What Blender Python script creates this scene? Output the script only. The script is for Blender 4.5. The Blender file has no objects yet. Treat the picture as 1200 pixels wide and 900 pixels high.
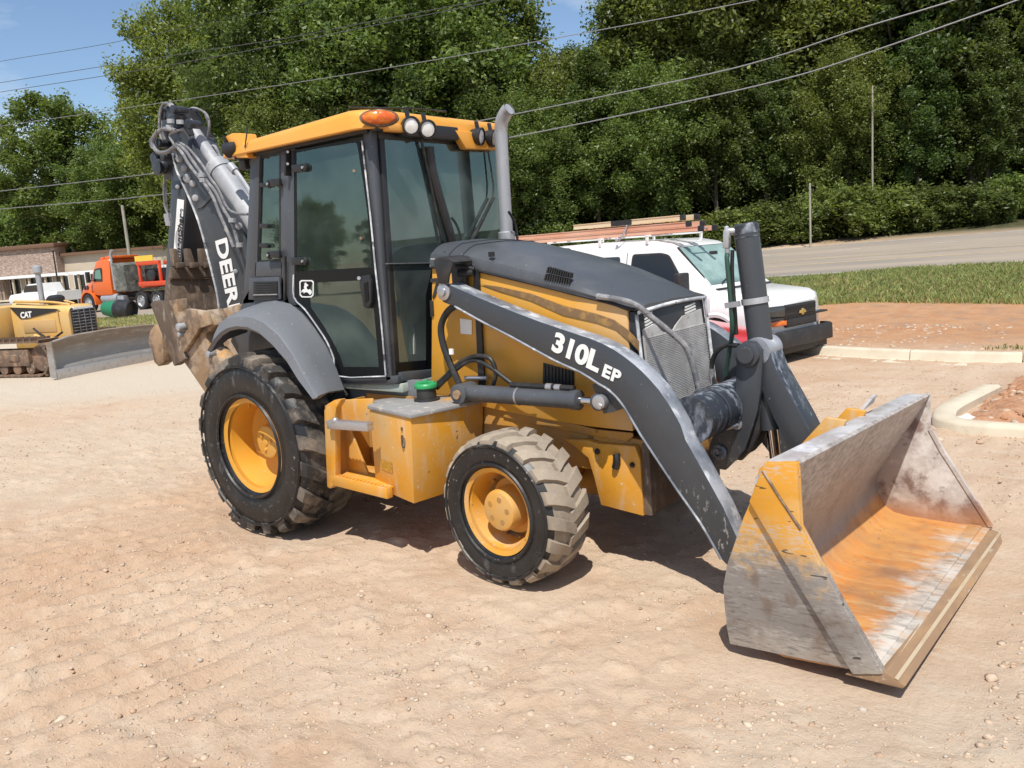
import bpy, bmesh, math, random
import numpy as np
from mathutils import Vector, Matrix, Euler
scene = bpy.context.scene
COL = scene.collection
R = math.radians
PI = math.pi

# ------------------------------------------------------------------ camera
CAM = Vector((5.027, -4.338, 1.906))
YAW, PITCH, ROLL, FPX = R(128.933), R(-9.242), R(-4.034), 974.4     # focal length in pixels of a 1200 px wide picture
_f = Vector((math.cos(YAW)*math.cos(PITCH), math.sin(YAW)*math.cos(PITCH), math.sin(PITCH)))
_r0 = Vector((math.sin(YAW), -math.cos(YAW), 0)); _u0 = _r0.cross(_f)
_r = _r0*math.cos(ROLL) + _u0*math.sin(ROLL)
_u = -_r0*math.sin(ROLL) + _u0*math.cos(ROLL)
cam_d = bpy.data.cameras.new('camera'); cam = bpy.data.objects.new('camera', cam_d); COL.objects.link(cam)
m3 = Matrix((_r, _u, -_f)).transposed()
cam.matrix_world = Matrix.Translation(CAM) @ m3.to_4x4()
cam_d.sensor_fit = 'HORIZONTAL'; cam_d.sensor_width = 36; cam_d.lens = 36*FPX/1200
cam_d.clip_start = .05; cam_d.clip_end = 3000
scene.camera = cam

# ------------------------------------------------------------------ sky, sun, exposure
SUN = Vector((.33, -.50, 1.0)).normalized()                    # towards the sun
SUN_EL = math.asin(SUN.z)
SUN_AZ = math.atan2(SUN.x, SUN.y)                              # clockwise from +Y
world = bpy.data.worlds.new("World"); scene.world = world; world.use_nodes = True
wn, wl = world.node_tree.nodes, world.node_tree.links
for n in list(wn): wn.remove(n)
wo = wn.new('ShaderNodeOutputWorld'); bg = wn.new('ShaderNodeBackground'); bg.inputs['Strength'].default_value = .13
sky = wn.new('ShaderNodeTexSky'); sky.sky_type = 'NISHITA'; sky.sun_disc = False
sky.sun_elevation = SUN_EL; sky.sun_rotation = SUN_AZ; sky.air_density = 1.0; sky.dust_density = .15; sky.ozone_density = 3.0
tc = wn.new('ShaderNodeTexCoord'); mp = wn.new('ShaderNodeMapping'); mp.inputs['Scale'].default_value = (1.0, 1.0, 2.6)
mp.inputs['Location'].default_value = (.86, .4, .31)
cn = wn.new('ShaderNodeTexNoise'); cn.inputs['Scale'].default_value = 3.1; cn.inputs['Detail'].default_value = 9; cn.inputs['Roughness'].default_value = .58
cr = wn.new('ShaderNodeMapRange'); cr.inputs['From Min'].default_value = .44; cr.inputs['From Max'].default_value = .66; cr.inputs['To Max'].default_value = .85
cmix = wn.new('ShaderNodeMix'); cmix.data_type = 'RGBA'; cmix.inputs['B'].default_value = (6.6, 6.9, 7.3, 1)
wl.new(tc.outputs['Generated'], mp.inputs['Vector']); wl.new(mp.outputs['Vector'], cn.inputs['Vector'])
wl.new(cn.outputs['Fac'], cr.inputs['Value']); wl.new(cr.outputs['Result'], cmix.inputs['Factor'])
wl.new(sky.outputs['Color'], cmix.inputs['A']); wl.new(cmix.outputs['Result'], bg.inputs['Color']); wl.new(bg.outputs['Background'], wo.inputs['Surface'])
sl = bpy.data.lights.new('sun', 'SUN'); sl.energy = 5.0; sl.angle = R(.53); sl.color = (1, .955, .88)
so = bpy.data.objects.new('sun', sl); COL.objects.link(so); so.rotation_euler = (-SUN).to_track_quat('-Z', 'Y').to_euler(); so.location = (0, -10, 30)
scene.view_settings.view_transform = 'Standard'; scene.view_settings.look = 'None'
scene.view_settings.exposure = .06; scene.view_settings.gamma = 1.0; scene.view_settings.use_curve_mapping = False
scene.render.engine = 'CYCLES'
scene.cycles.max_bounces = 8; scene.cycles.transparent_max_bounces = 24; scene.cycles.diffuse_bounces = 4
scene.cycles.caustics_reflective = False; scene.cycles.caustics_refractive = False

# ------------------------------------------------------------------ measuring: the ray through a picture point meets a known plane
def ray(px, py):
    return _r*((px-600)/FPX) - _u*((py-450)/FPX) + _f
def on(px, py, ax, val):
    d = ray(px, py); t = (val-CAM[ax])/d[ax]
    return CAM + d*t
def PX(px, py, x): return on(px, py, 0, x)
def PY(px, py, y): return on(px, py, 1, y)
def PZ(px, py, z): return on(px, py, 2, z)
def YZ(pts, y): return [(q.x, q.z) for q in (PY(a, b, y) for a, b in pts)]
FWD2 = Vector((math.cos(YAW), math.sin(YAW))); RGT2 = Vector((math.sin(YAW), -math.cos(YAW)))
def far(px, d):                                               # plan position d metres ahead in picture column px
    v = FWD2 + RGT2*((px-600)/FPX); return Vector((CAM.x + d*v.x, CAM.y + d*v.y))

# ------------------------------------------------------------------ object helpers
def tag(o, label=None, cat=None, group=None, kind=None):
    if label: o['label'] = label
    if cat: o['category'] = cat
    if group: o['group'] = group
    if kind: o['kind'] = kind
    return o
def empty(name, loc=(0, 0, 0), rz=0, **k):
    o = bpy.data.objects.new(name, None); COL.objects.link(o); o.location = loc; o.rotation_euler = (0, 0, rz)
    o.empty_display_size = .2
    return tag(o, **k)
def copy_tree(o, parent=None):
    c = o.copy(); COL.objects.link(c)
    c.parent = parent
    for ch in o.children: copy_tree(ch, c)
    return c

def catmull(pts, n=6):
    pts = [Vector(p) for p in pts]
    if len(pts) < 3: return pts
    out = []
    P = [pts[0]*2-pts[1]] + pts + [pts[-1]*2-pts[-2]]
    for i in range(1, len(P)-2):
        a, b, c, d = P[i-1:i+3]
        for k in range(n):
            t = k/n
            out.append(.5*((2*b)+(c-a)*t+(2*a-5*b+4*c-d)*t*t+(3*b-a-3*c+d)*t**3))
    out.append(pts[-1]); return out

class MB:
    def __init__(s): s.bm = bmesh.new(); s.mi = 0
    def face(s, vs):
        try:
            f = s.bm.faces.new(vs); f.material_index = s.mi; return f
        except ValueError: return None
    def mat(s, i): s.mi = i; return s
    def poly(s, pts, vec):
        """a polygon (3-D points in order) extruded by vec"""
        vec = Vector(vec)
        a = [s.bm.verts.new(Vector(p)) for p in pts]; b = [s.bm.verts.new(Vector(p)+vec) for p in pts]
        n = len(pts)
        s.face(a); s.face(b[::-1])
        for i in range(n): s.face((a[i], b[i], b[(i+1) % n], a[(i+1) % n]))
        return s
    def prism(s, xz, y0, y1):
        return s.poly([(x, y0, z) for x, z in xz], (0, y1-y0, 0))
    def box(s, c, size, rot=None):
        h = Vector(size)/2; M = (rot if isinstance(rot, Matrix) else Euler(rot).to_matrix()) if rot is not None else Matrix.Identity(3)
        v = [s.bm.verts.new(Vector(c) + M @ Vector((x*h.x, y*h.y, z*h.z))) for z in (-1, 1) for x, y in ((-1, -1), (1, -1), (1, 1), (-1, 1))]
        for f in ((3, 2, 1, 0), (4, 5, 6, 7), (0, 1, 5, 4), (1, 2, 6, 5), (2, 3, 7, 6), (3, 0, 4, 7)): s.face([v[i] for i in f])
        return s
    def bar(s, p0, p1, w, h, up=(0, 0, 1)):
        p0, p1 = Vector(p0), Vector(p1); d = p1-p0
        x = d.normalized(); y = Vector(up).cross(x)
        if y.length < 1e-4: y = Vector((0, 1, 0)).cross(x)
        y.normalize(); z = x.cross(y)
        return s.box((p0+p1)/2, (d.length, w, h), Matrix((x, y, z)).transposed())
    def rings(s, rings, cap=(True, True), closed=False):
        V = [[s.bm.verts.new(p) for p in r] for r in rings]
        n = len(V[0])
        for i in range(len(V)-1 + (1 if closed else 0)):
            A, B = V[i], V[(i+1) % len(V)]
            for k in range(n): s.face((A[k], A[(k+1) % n], B[(k+1) % n], B[k]))
        if not closed:
            if cap[0]: s.face(V[0][::-1])
            if cap[1]: s.face(V[-1])
        return s
    def tube(s, path, r, seg=8, smooth=6, cap=True):
        P = catmull(path, smooth) if smooth else [Vector(p) for p in path]
        rr = r if isinstance(r, (list, tuple)) else None
        up = Vector((0, 0, 1)); rings = []
        prev = None
        for i, p in enumerate(P):
            t = (P[min(i+1, len(P)-1)]-P[max(i-1, 0)])
            if t.length < 1e-9: t = Vector((0, 0, 1))
            t.normalize()
            if prev is None:
                a = up.cross(t)
                if a.length < 1e-3: a = Vector((1, 0, 0)).cross(t)
            else:
                a = prev - t*prev.dot(t)
                if a.length < 1e-5: a = up.cross(t)
            a.normalize(); prev = a; b = t.cross(a)
            q = r if rr is None else rr[0]+(rr[1]-rr[0])*i/(len(P)-1)
            rings.append([p + a*(q*math.cos(2*PI*k/seg)) + b*(q*math.sin(2*PI*k/seg)) for k in range(seg)])
        return s.rings(rings, (cap, cap))
    def cyl(s, p0, p1, r0, r1=None, seg=20, cap=True):
        return s.lathe([(0, r0), ((Vector(p1)-Vector(p0)).length, r0 if r1 is None else r1)], p0, Vector(p1)-Vector(p0), seg, (cap, cap))
    def lathe(s, prof, org, axis, seg=24, cap=(True, True), ph=0):
        org = Vector(org); ax = Vector(axis).normalized()
        a = Vector((0, 0, 1)).cross(ax)
        if a.length < 1e-3: a = Vector((1, 0, 0))
        a.normalize(); b = ax.cross(a)
        rings = []
        for h, r in prof:
            rings.append([org + ax*h + (a*math.cos(ph+2*PI*k/seg) + b*math.sin(ph+2*PI*k/seg))*max(r, 1e-4) for k in range(seg)])
        return s.rings(rings, cap)
    def ball(s, c, r, sub=2, sc=(1, 1, 1), jit=0, rnd=None):
        g = bmesh.ops.create_icosphere(s.bm, subdivisions=sub, radius=r)
        for v in g['verts']:
            k = 1 + (rnd.uniform(-jit, jit) if rnd else 0)
            v.co = Vector((v.co.x*sc[0]*k, v.co.y*sc[1]*k, v.co.z*sc[2]*k)) + Vector(c)
            for f in v.link_faces: f.material_index = s.mi
        return s
    def _split(s, name, mats, parent, bevel, seg, ang, smooth):
        """every loose piece becomes an object of its own"""
        left = set(s.bm.verts); first = None
        while left:
            v0 = left.pop(); stack = [v0]; comp = [v0]
            while stack:
                v = stack.pop()
                for e in v.link_edges:
                    w = e.other_vert(v)
                    if w in left: left.discard(w); stack.append(w); comp.append(w)
            m = MB(); mp = {v: m.bm.verts.new(v.co) for v in comp}; done = set()
            for v in comp:
                for f in v.link_faces:
                    if f not in done:
                        done.add(f); m.mi = f.material_index; m.face([mp[q] for q in f.verts])
            o = m.build(name, mats, parent, bevel, seg, ang, True, False, smooth)
            first = first or o
        s.bm.free(); return first
    def build(s, name, mats, parent=None, bevel=0, seg=2, ang=35, recalc=True, mirror=False, smooth=True, split=False):
        bm = s.bm
        if split: return s._split(name, mats, parent, bevel, seg, ang, smooth)
        if mirror:                                            # a copy on the other side of the XZ plane
            for v in bm.verts: v.co.y = -v.co.y
        if recalc: bmesh.ops.recalc_face_normals(bm, faces=bm.faces[:])
        if bevel:
            ed = [e for e in bm.edges if len(e.link_faces) == 2 and e.calc_face_angle(0) > R(28)]
            bmesh.ops.bevel(bm, geom=ed, offset=bevel, segments=seg, profile=.5, affect='EDGES', clamp_overlap=True)
        me = bpy.data.meshes.new(name); bm.to_mesh(me); bm.free()
        for m in (mats if isinstance(mats, (list, tuple)) else [mats]): me.materials.append(m)
        if smooth:
            me.polygons.foreach_set('use_smooth', [True]*len(me.polygons)); me.set_sharp_from_angle(angle=R(ang))
        o = bpy.data.objects.new(name, me); COL.objects.link(o)
        if parent is not None: o.parent = parent
        return o

def npmesh(name, verts, faces, mats, parent=None, smooth=False, mat_idx=None):
    """quick mesh from numpy arrays: verts (n,3), faces (m,k)"""
    me = bpy.data.meshes.new(name); n, m, k = len(verts), len(faces), faces.shape[1]
    me.vertices.add(n); me.vertices.foreach_set('co', np.asarray(verts, np.float32).ravel())
    me.loops.add(m*k); me.loops.foreach_set('vertex_index', faces.astype(np.int32).ravel())
    me.polygons.add(m); me.polygons.foreach_set('loop_start', np.arange(0, m*k, k, dtype=np.int32))
    if smooth: me.polygons.foreach_set('use_smooth', np.ones(m, bool))
    if mat_idx is not None: me.polygons.foreach_set('material_index', mat_idx.astype(np.int32))
    me.update(calc_edges=True)
    for mm in (mats if isinstance(mats, (list, tuple)) else [mats]): me.materials.append(mm)
    o = bpy.data.objects.new(name, me); COL.objects.link(o)
    if parent is not None: o.parent = parent
    return o

def text(name, body, size, mat, org, ex, ez, parent=None, depth=.002, bold=.0, spacing=1.0, shear=0, sx=1.0, align='LEFT'):
    """lettering lying on a surface: ex = reading direction, ez = letter-up direction"""
    cu = bpy.data.curves.new(name, 'FONT'); cu.body = body; cu.size = size; cu.extrude = depth/2; cu.offset = bold
    cu.space_character = spacing; cu.shear = shear; cu.align_x = align; cu.resolution_u = 6
    t = bpy.data.objects.new(name, cu); COL.objects.link(t)
    bpy.context.view_layer.update()
    me = bpy.data.meshes.new_from_object(t.evaluated_get(bpy.context.evaluated_depsgraph_get()))
    bpy.data.objects.remove(t)
    ex, ez = Vector(ex).normalized(), Vector(ez).normalized(); n = ex.cross(ez).normalized(); ez = n.cross(ex)
    M = Matrix.Translation(Vector(org)) @ Matrix((ex*sx, ez, n)).transposed().to_4x4()
    me.transform(M); me.materials.clear(); me.materials.append(mat)
    o = bpy.data.objects.new(name, me); COL.objects.link(o)
    if parent is not None: o.parent = parent
    return o

# ------------------------------------------------------------------ materials
def pm(name, base, rough=.5, metal=0., layers=(), bump=None, coat=0, spec=.5, coords='Object'):
    """Principled material; each layer = dict(col, s=scale, lo, hi, st=stretch, d=detail, r=roughness, ax=(axis, from, to, wobble), f=max)"""
    m = bpy.data.materials.new(name); m.use_nodes = True
    N, L = m.node_tree.nodes, m.node_tree.links
    b = N['Principled BSDF']; b.inputs['Metallic'].default_value = metal; b.inputs['Specular IOR Level'].default_value = spec
    b.inputs['Coat Weight'].default_value = coat; b.inputs['Coat Roughness'].default_value = .12
    t = N.new('ShaderNodeTexCoord')
    def rgb(c):
        n = N.new('ShaderNodeRGB'); n.outputs[0].default_value = (*c, 1); return n.outputs[0]
    def val(v):
        n = N.new('ShaderNodeValue'); n.outputs[0].default_value = v; return n.outputs[0]
    col, ro = rgb(base), val(rough)
    sep = None
    for k, ly in enumerate(layers):
        mp = N.new('ShaderNodeMapping'); mp.inputs['Scale'].default_value = ly.get('st', (1, 1, 1)); mp.inputs['Location'].default_value = (k*3.1+ly.get('o', 0), k*1.7, k*.9)
        mp.inputs['Rotation'].default_value = ly.get('rot', (0, 0, 0))
        L.new(t.outputs[coords], mp.inputs['Vector'])
        nz = N.new('ShaderNodeTexNoise'); nz.inputs['Scale'].default_value = ly.get('s', 5); nz.inputs['Detail'].default_value = ly.get('d', 6); nz.inputs['Roughness'].default_value = ly.get('rg', .6)
        L.new(mp.outputs['Vector'], nz.inputs['Vector'])
        mr = N.new('ShaderNodeMapRange'); mr.inputs['To Max'].default_value = ly.get('f', 1)
        if 'ax' in ly:
            a, lo, hi, wob = ly['ax']
            if sep is None:
                sep = N.new('ShaderNodeSeparateXYZ'); L.new(t.outputs[coords], sep.inputs[0])
            ma = N.new('ShaderNodeMath'); ma.operation = 'MULTIPLY_ADD'; ma.inputs[1].default_value = wob
            sub = N.new('ShaderNodeMath'); sub.operation = 'SUBTRACT'; sub.inputs[1].default_value = .5
            L.new(nz.outputs['Fac'], sub.inputs[0]); L.new(sub.outputs[0], ma.inputs[0]); L.new(sep.outputs[a], ma.inputs[2])
            L.new(ma.outputs[0], mr.inputs['Value']); mr.inputs['From Min'].default_value = lo; mr.inputs['From Max'].default_value = hi
        else:
            L.new(nz.outputs['Fac'], mr.inputs['Value']); mr.inputs['From Min'].default_value = ly.get('lo', .45); mr.inputs['From Max'].default_value = ly.get('hi', .6)
        fac = mr.outputs['Result']
        if 'n2' in ly:                                        # broken up by a second noise
            q = N.new('ShaderNodeTexNoise'); q.inputs['Scale'].default_value = ly['n2'][0]; q.inputs['Detail'].default_value = 5
            L.new(mp.outputs['Vector'], q.inputs['Vector'])
            r2 = N.new('ShaderNodeMapRange'); r2.inputs['From Min'].default_value = ly['n2'][1]; r2.inputs['From Max'].default_value = ly['n2'][2]; L.new(q.outputs['Fac'], r2.inputs['Value'])
            mu = N.new('ShaderNodeMath'); mu.operation = 'MULTIPLY'; L.new(fac, mu.inputs[0]); L.new(r2.outputs['Result'], mu.inputs[1]); fac = mu.outputs[0]
        mx = N.new('ShaderNodeMix'); mx.data_type = 'RGBA'; L.new(fac, mx.inputs['Factor']); L.new(col, mx.inputs['A']); mx.inputs['B'].default_value = (*ly['col'], 1)
        col = mx.outputs['Result']
        if 'r' in ly:
            mf = N.new('ShaderNodeMix'); L.new(fac, mf.inputs['Factor']); L.new(ro, mf.inputs['A']); mf.inputs['B'].default_value = ly['r']; ro = mf.outputs['Result']
    L.new(col, b.inputs['Base Color']); L.new(ro, b.inputs['Roughness'])
    if bump:
        nz = N.new('ShaderNodeTexNoise'); nz.inputs['Scale'].default_value = bump[0]; nz.inputs['Detail'].default_value = 8; L.new(t.outputs[coords], nz.inputs['Vector'])
        bp = N.new('ShaderNodeBump'); bp.inputs['Strength'].default_value = bump[1]; bp.inputs['Distance'].default_value = bump[2] if len(bump) > 2 else .01
        L.new(nz.outputs['Fac'], bp.inputs['Height']); L.new(bp.outputs['Normal'], b.inputs['Normal'])
    return m

def glass_mat(name, tint, haze=.06, hazecol=(.35, .4, .38), refl=1.0):
    m = bpy.data.materials.new(name); m.use_nodes = True; N, L = m.node_tree.nodes, m.node_tree.links
    for n in list(N): N.remove(n)
    out = N.new('ShaderNodeOutputMaterial'); tr = N.new('ShaderNodeBsdfTransparent'); tr.inputs[0].default_value = (*tint, 1)
    df = N.new('ShaderNodeBsdfDiffuse'); df.inputs[0].default_value = (*hazecol, 1)
    gl = N.new('ShaderNodeBsdfGlossy'); gl.inputs['Roughness'].default_value = .015; gl.inputs[0].default_value = (.80, 1, .93, 1)
    t = N.new('ShaderNodeTexCoord'); nz = N.new('ShaderNodeTexNoise'); nz.inputs['Scale'].default_value = 3; nz.inputs['Detail'].default_value = 8
    L.new(t.outputs['Object'], nz.inputs['Vector'])
    mr = N.new('ShaderNodeMapRange'); mr.inputs['From Min'].default_value = .3; mr.inputs['From Max'].default_value = .75; mr.inputs['To Min'].default_value = haze*.3; mr.inputs['To Max'].default_value = haze*1.8
    L.new(nz.outputs['Fac'], mr.inputs['Value'])
    m1 = N.new('ShaderNodeMixShader'); L.new(mr.outputs['Result'], m1.inputs[0]); L.new(tr.outputs[0], m1.inputs[1]); L.new(df.outputs[0], m1.inputs[2])
    fr = N.new('ShaderNodeFresnel'); fr.inputs['IOR'].default_value = 1.52
    mu = N.new('ShaderNodeMath'); mu.operation = 'MULTIPLY'; mu.inputs[1].default_value = refl; mu.use_clamp = True; L.new(fr.outputs[0], mu.inputs[0])
    m2 = N.new('ShaderNodeMixShader'); L.new(mu.outputs[0], m2.inputs[0]); L.new(m1.outputs[0], m2.inputs[1]); L.new(gl.outputs[0], m2.inputs[2])
    L.new(m2.outputs[0], out.inputs['Surface'])
    return m

DUST = (.42, .33, .25)
YEL = (.70, .335, .040)
M = {}
M['yellow'] = pm('yellow_paint', YEL, .38, layers=[dict(col=(.56, .47, .34), s=5, d=10, ax=(0, 2.35, 2.85, .9), st=(1, 1, .35), r=.7, f=.6), dict(col=(.50, .33, .13), s=2.2, lo=.47, hi=.75, r=.7, f=.6), dict(col=(.55, .42, .28), s=28, lo=.64, hi=.74, d=3, r=.8, f=.7), dict(col=(.5, .25, .03), s=1.1, lo=.4, hi=.7, f=.5)], bump=(60, .05), coat=.1)
M['yellow_worn'] = pm('worn_yellow_paint', (.66, .30, .028), .45, layers=[dict(col=(.52, .36, .17), s=3, lo=.42, hi=.7, r=.8, f=.75), dict(col=(.58, .46, .34), s=2.5, st=(4, 4, 1), lo=.55, hi=.72, r=.8, f=.6), dict(col=(.6, .52, .42), s=35, lo=.66, hi=.72, d=3, f=.8), dict(col=(.12, .07, .04), s=14, lo=.7, hi=.74, d=3, f=.8)], bump=(40, .1))
M['yellow_dirty'] = pm('dirty_yellow_paint', (.5, .235, .035), .6, layers=[dict(col=(.30, .19, .09), s=3, lo=.4, hi=.65, r=.85, f=.8), dict(col=(.42, .32, .22), s=6, lo=.56, hi=.7, r=.9, f=.6), dict(col=(.09, .05, .03), s=9, lo=.64, hi=.7, d=3, f=.8)], bump=(40, .1))
M['roof'] = pm('roof_paint', (.74, .335, .045), .33, layers=[dict(col=(.72, .40, .13), s=1.6, lo=.45, hi=.75, r=.5, f=.45)], bump=(80, .02), coat=.15)
GREY = (.062, .068, .078)
M['grey'] = pm('charcoal_paint', GREY, .42, layers=[dict(col=(.16, .165, .17), s=2, lo=.5, hi=.8, r=.65, f=.5), dict(col=(.3, .28, .26), s=60, lo=.68, hi=.76, d=2, f=.6)], bump=(70, .03), coat=.08)
M['grey_light'] = pm('faded_grey_plastic', (.15, .16, .178), .5, layers=[dict(col=(.2, .2, .2), s=3, lo=.45, hi=.75, f=.5), dict(col=(.36, .35, .34), s=40, lo=.67, hi=.74, d=2, f=.7)], bump=(120, .04))
M['arm'] = pm('loader_arm_paint', (.042, .047, .055), .4, layers=[dict(col=(.5, .5, .5), s=70, lo=.74, hi=.77, d=2, f=.5), dict(col=(.08, .085, .09), s=2, lo=.45, hi=.8, f=.5), dict(col=(.55, .53, .5), s=22, st=(1.6, 1, .7), rot=(0, .4, 0), ax=(2, .75, .2, .9), n2=(34, .60, .67), f=.9)], bump=(60, .04), coat=.1)
M['arm_top'] = pm('scuffed_arm_top', (.10, .115, .14), .45, layers=[dict(col=(.42, .44, .48), s=3.5, lo=.35, hi=.62, r=.5, f=.85), dict(col=(.7, .71, .72), s=9, lo=.55, hi=.68, f=.7), dict(col=(.07, .08, .1), s=30, lo=.62, hi=.7, f=.7)], bump=(40, .08))
M['scuff'] = pm('scuffed_dark_steel', (.03, .035, .045), .42, layers=[dict(col=(.3, .33, .38), s=5, st=(1, 1, .6), lo=.5, hi=.63, n2=(24, .42, .6), f=.9), dict(col=(.6, .6, .6), s=40, lo=.66, hi=.72, f=.8)], bump=(40, .1))
M['black'] = pm('black_plastic', (.018, .018, .02), .45, layers=[dict(col=(.09, .08, .07), s=4, lo=.5, hi=.75, r=.7, f=.5)])
M['rubber'] = pm('rubber_hose', (.016, .016, .017), .5, layers=[dict(col=(.1, .09, .08), s=8, lo=.5, hi=.7, f=.5)])
M['hose_grey'] = pm('dusty_hose', (.15, .15, .16), .5, layers=[dict(col=(.42, .41, .4), s=10, lo=.45, hi=.65, f=.7), dict(col=(.04, .04, .04), s=30, lo=.6, hi=.66, f=.8)])
M['steel'] = pm('bare_steel', (.48, .48, .5), .35, metal=.7, layers=[dict(col=(.3, .24, .2), s=12, lo=.55, hi=.7, r=.6, f=.6)])
M['dusty_cylinder'] = pm('dusty_cylinder_paint', (.30, .31, .33), .5, layers=[dict(col=(.45, .45, .45), s=5, lo=.45, hi=.65, f=.7), dict(col=(.16, .15, .15), s=14, lo=.58, hi=.7, f=.6)], bump=(80, .05))
M['chrome'] = pm('chrome_rod', (.7, .7, .72), .12, metal=1)
M['exhaust'] = pm('galvanised_pipe', (.36, .37, .39), .42, metal=.35, layers=[dict(col=(.55, .55, .56), s=5, st=(1, 1, .3), lo=.45, hi=.65, f=.7), dict(col=(.22, .19, .17), s=20, lo=.6, hi=.72, f=.5)], bump=(90, .05))
M['tyre'] = pm('tyre_rubber', (.010, .010, .011), .42, layers=[dict(col=(.05, .046, .042), s=5, lo=.45, hi=.75, r=.8, f=.5), dict(col=(.19, .175, .155), s=9, lo=.60, hi=.74, r=.9, f=.4), dict(col=(.42, .40, .37), s=34, lo=.64, hi=.71, d=5, f=.75, n2=(5, .42, .56)), dict(col=(.20, .195, .19), s=14, lo=.58, hi=.70, d=8, f=.55, st=(1, 1, .35), n2=(3, .42, .6))], bump=(50, .15))
M['tread'] = pm('dusty_tread', (.33, .27, .205), .9, layers=[dict(col=(.2, .165, .13), s=7, lo=.45, hi=.7, f=.6), dict(col=(.42, .35, .27), s=22, lo=.55, hi=.7, f=.6)], bump=(60, .2))
M['tread_dark'] = pm('worn_tread', (.028, .026, .024), .8, layers=[dict(col=(.3, .25, .2), s=5, lo=.42, hi=.68, f=.85), dict(col=(.35, .3, .25), s=30, lo=.62, hi=.7, f=.6)], bump=(60, .2))
M['white'] = pm('white_decal', (.8, .8, .79), .5, layers=[dict(col=(.5, .49, .47), s=30, lo=.65, hi=.75, f=.6)])
M['glass'] = glass_mat('cab_glass', (.88, .97, .92), .08, (.34, .47, .41), 2.2)
M['wind'] = glass_mat('windscreen_glass', (.88, .96, .94), .14, (.34, .44, .43), 2.4)
M['frit'] = pm('black_glass_border', (.006, .007, .008), .35, spec=.25)
M['amber'] = pm('amber_lens', (.62, .10, .008), .15, layers=[dict(col=(.85, .26, .02), s=14, st=(1, 1, 3), lo=.45, hi=.6, f=.8)], coat=.6)
M['lens'] = pm('lamp_lens', (.62, .62, .60), .1, layers=[dict(col=(.8, .8, .78), s=20, lo=.4, hi=.6)], coat=.8)
M['green'] = pm('green_cap', (.03, .30, .10), .4)
M['rust'] = pm('rusty_brown_steel', (.10, .07, .05), .8, layers=[dict(col=(.24, .175, .125), s=5, lo=.47, hi=.68, f=.8), dict(col=(.06, .045, .035), s=8, lo=.55, hi=.7, f=.7), dict(col=(.4, .35, .3), s=24, st=(1, 1, .3), lo=.58, hi=.7, f=.6)], bump=(30, .25))
M['rust_y'] = pm('rusty_yellow_steel', (.32, .21, .12), .75, layers=[dict(col=(.44, .36, .28), s=6, lo=.46, hi=.62, f=.85), dict(col=(.13, .09, .065), s=7, lo=.47, hi=.60, f=.9), dict(col=(.62, .29, .04), s=5, lo=.6, hi=.68, f=.8)], bump=(30, .2))
# ================================================================== THE SETTING
NU, TV = (-.326, .945), (.945, .326)
def sst(a, b, x):
    k = np.clip((np.asarray(x, float)-a)/(b-a), 0, 1); return k*k*(3-2*k)
def zbase(x, y):
    """lie of the land: level where the machine stands, a slight dip, then up to the road"""
    x = np.asarray(x, float); y = np.asarray(y, float)
    u = (x-CAM.x)*NU[0]+(y-CAM.y)*NU[1]; v = (x-CAM.x)*TV[0]+(y-CAM.y)*TV[1]
    z = -.15*sst(7.5, 13, u)*sst(-8, -2, v)
    pl = .43+.045*(np.clip(u, -40, 70)-25)+.026*(np.clip(v, -50, 50)-3)
    k = sst(15.5, 23.5, u)
    return z*(1-k)+pl*k
def zg(x, y): return float(zbase(x, y))
def road_y(x, off=0): return 21.94+.1485*np.asarray(x, float)+off*1.011
_rs = np.random.RandomState(3)
_lat = _rs.rand(256, 256)
def vnoise(x, y, f):
    x = np.asarray(x)*f+71.3; y = np.asarray(y)*f+33.7
    xi = np.floor(x).astype(int); yi = np.floor(y).astype(int); fx = x-xi; fy = y-yi
    fx = fx*fx*(3-2*fx); fy = fy*fy*(3-2*fy)
    g = lambda a, b: _lat[a % 256, b % 256]
    return (g(xi, yi)*(1-fx)+g(xi+1, yi)*fx)*(1-fy)+(g(xi, yi+1)*(1-fx)+g(xi+1, yi+1)*fx)*fy
def fbm(x, y, f, o=4): return sum(vnoise(x, y, f*2.03**k)*.5**k for k in range(o))/(2-.5**(o-1))
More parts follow.
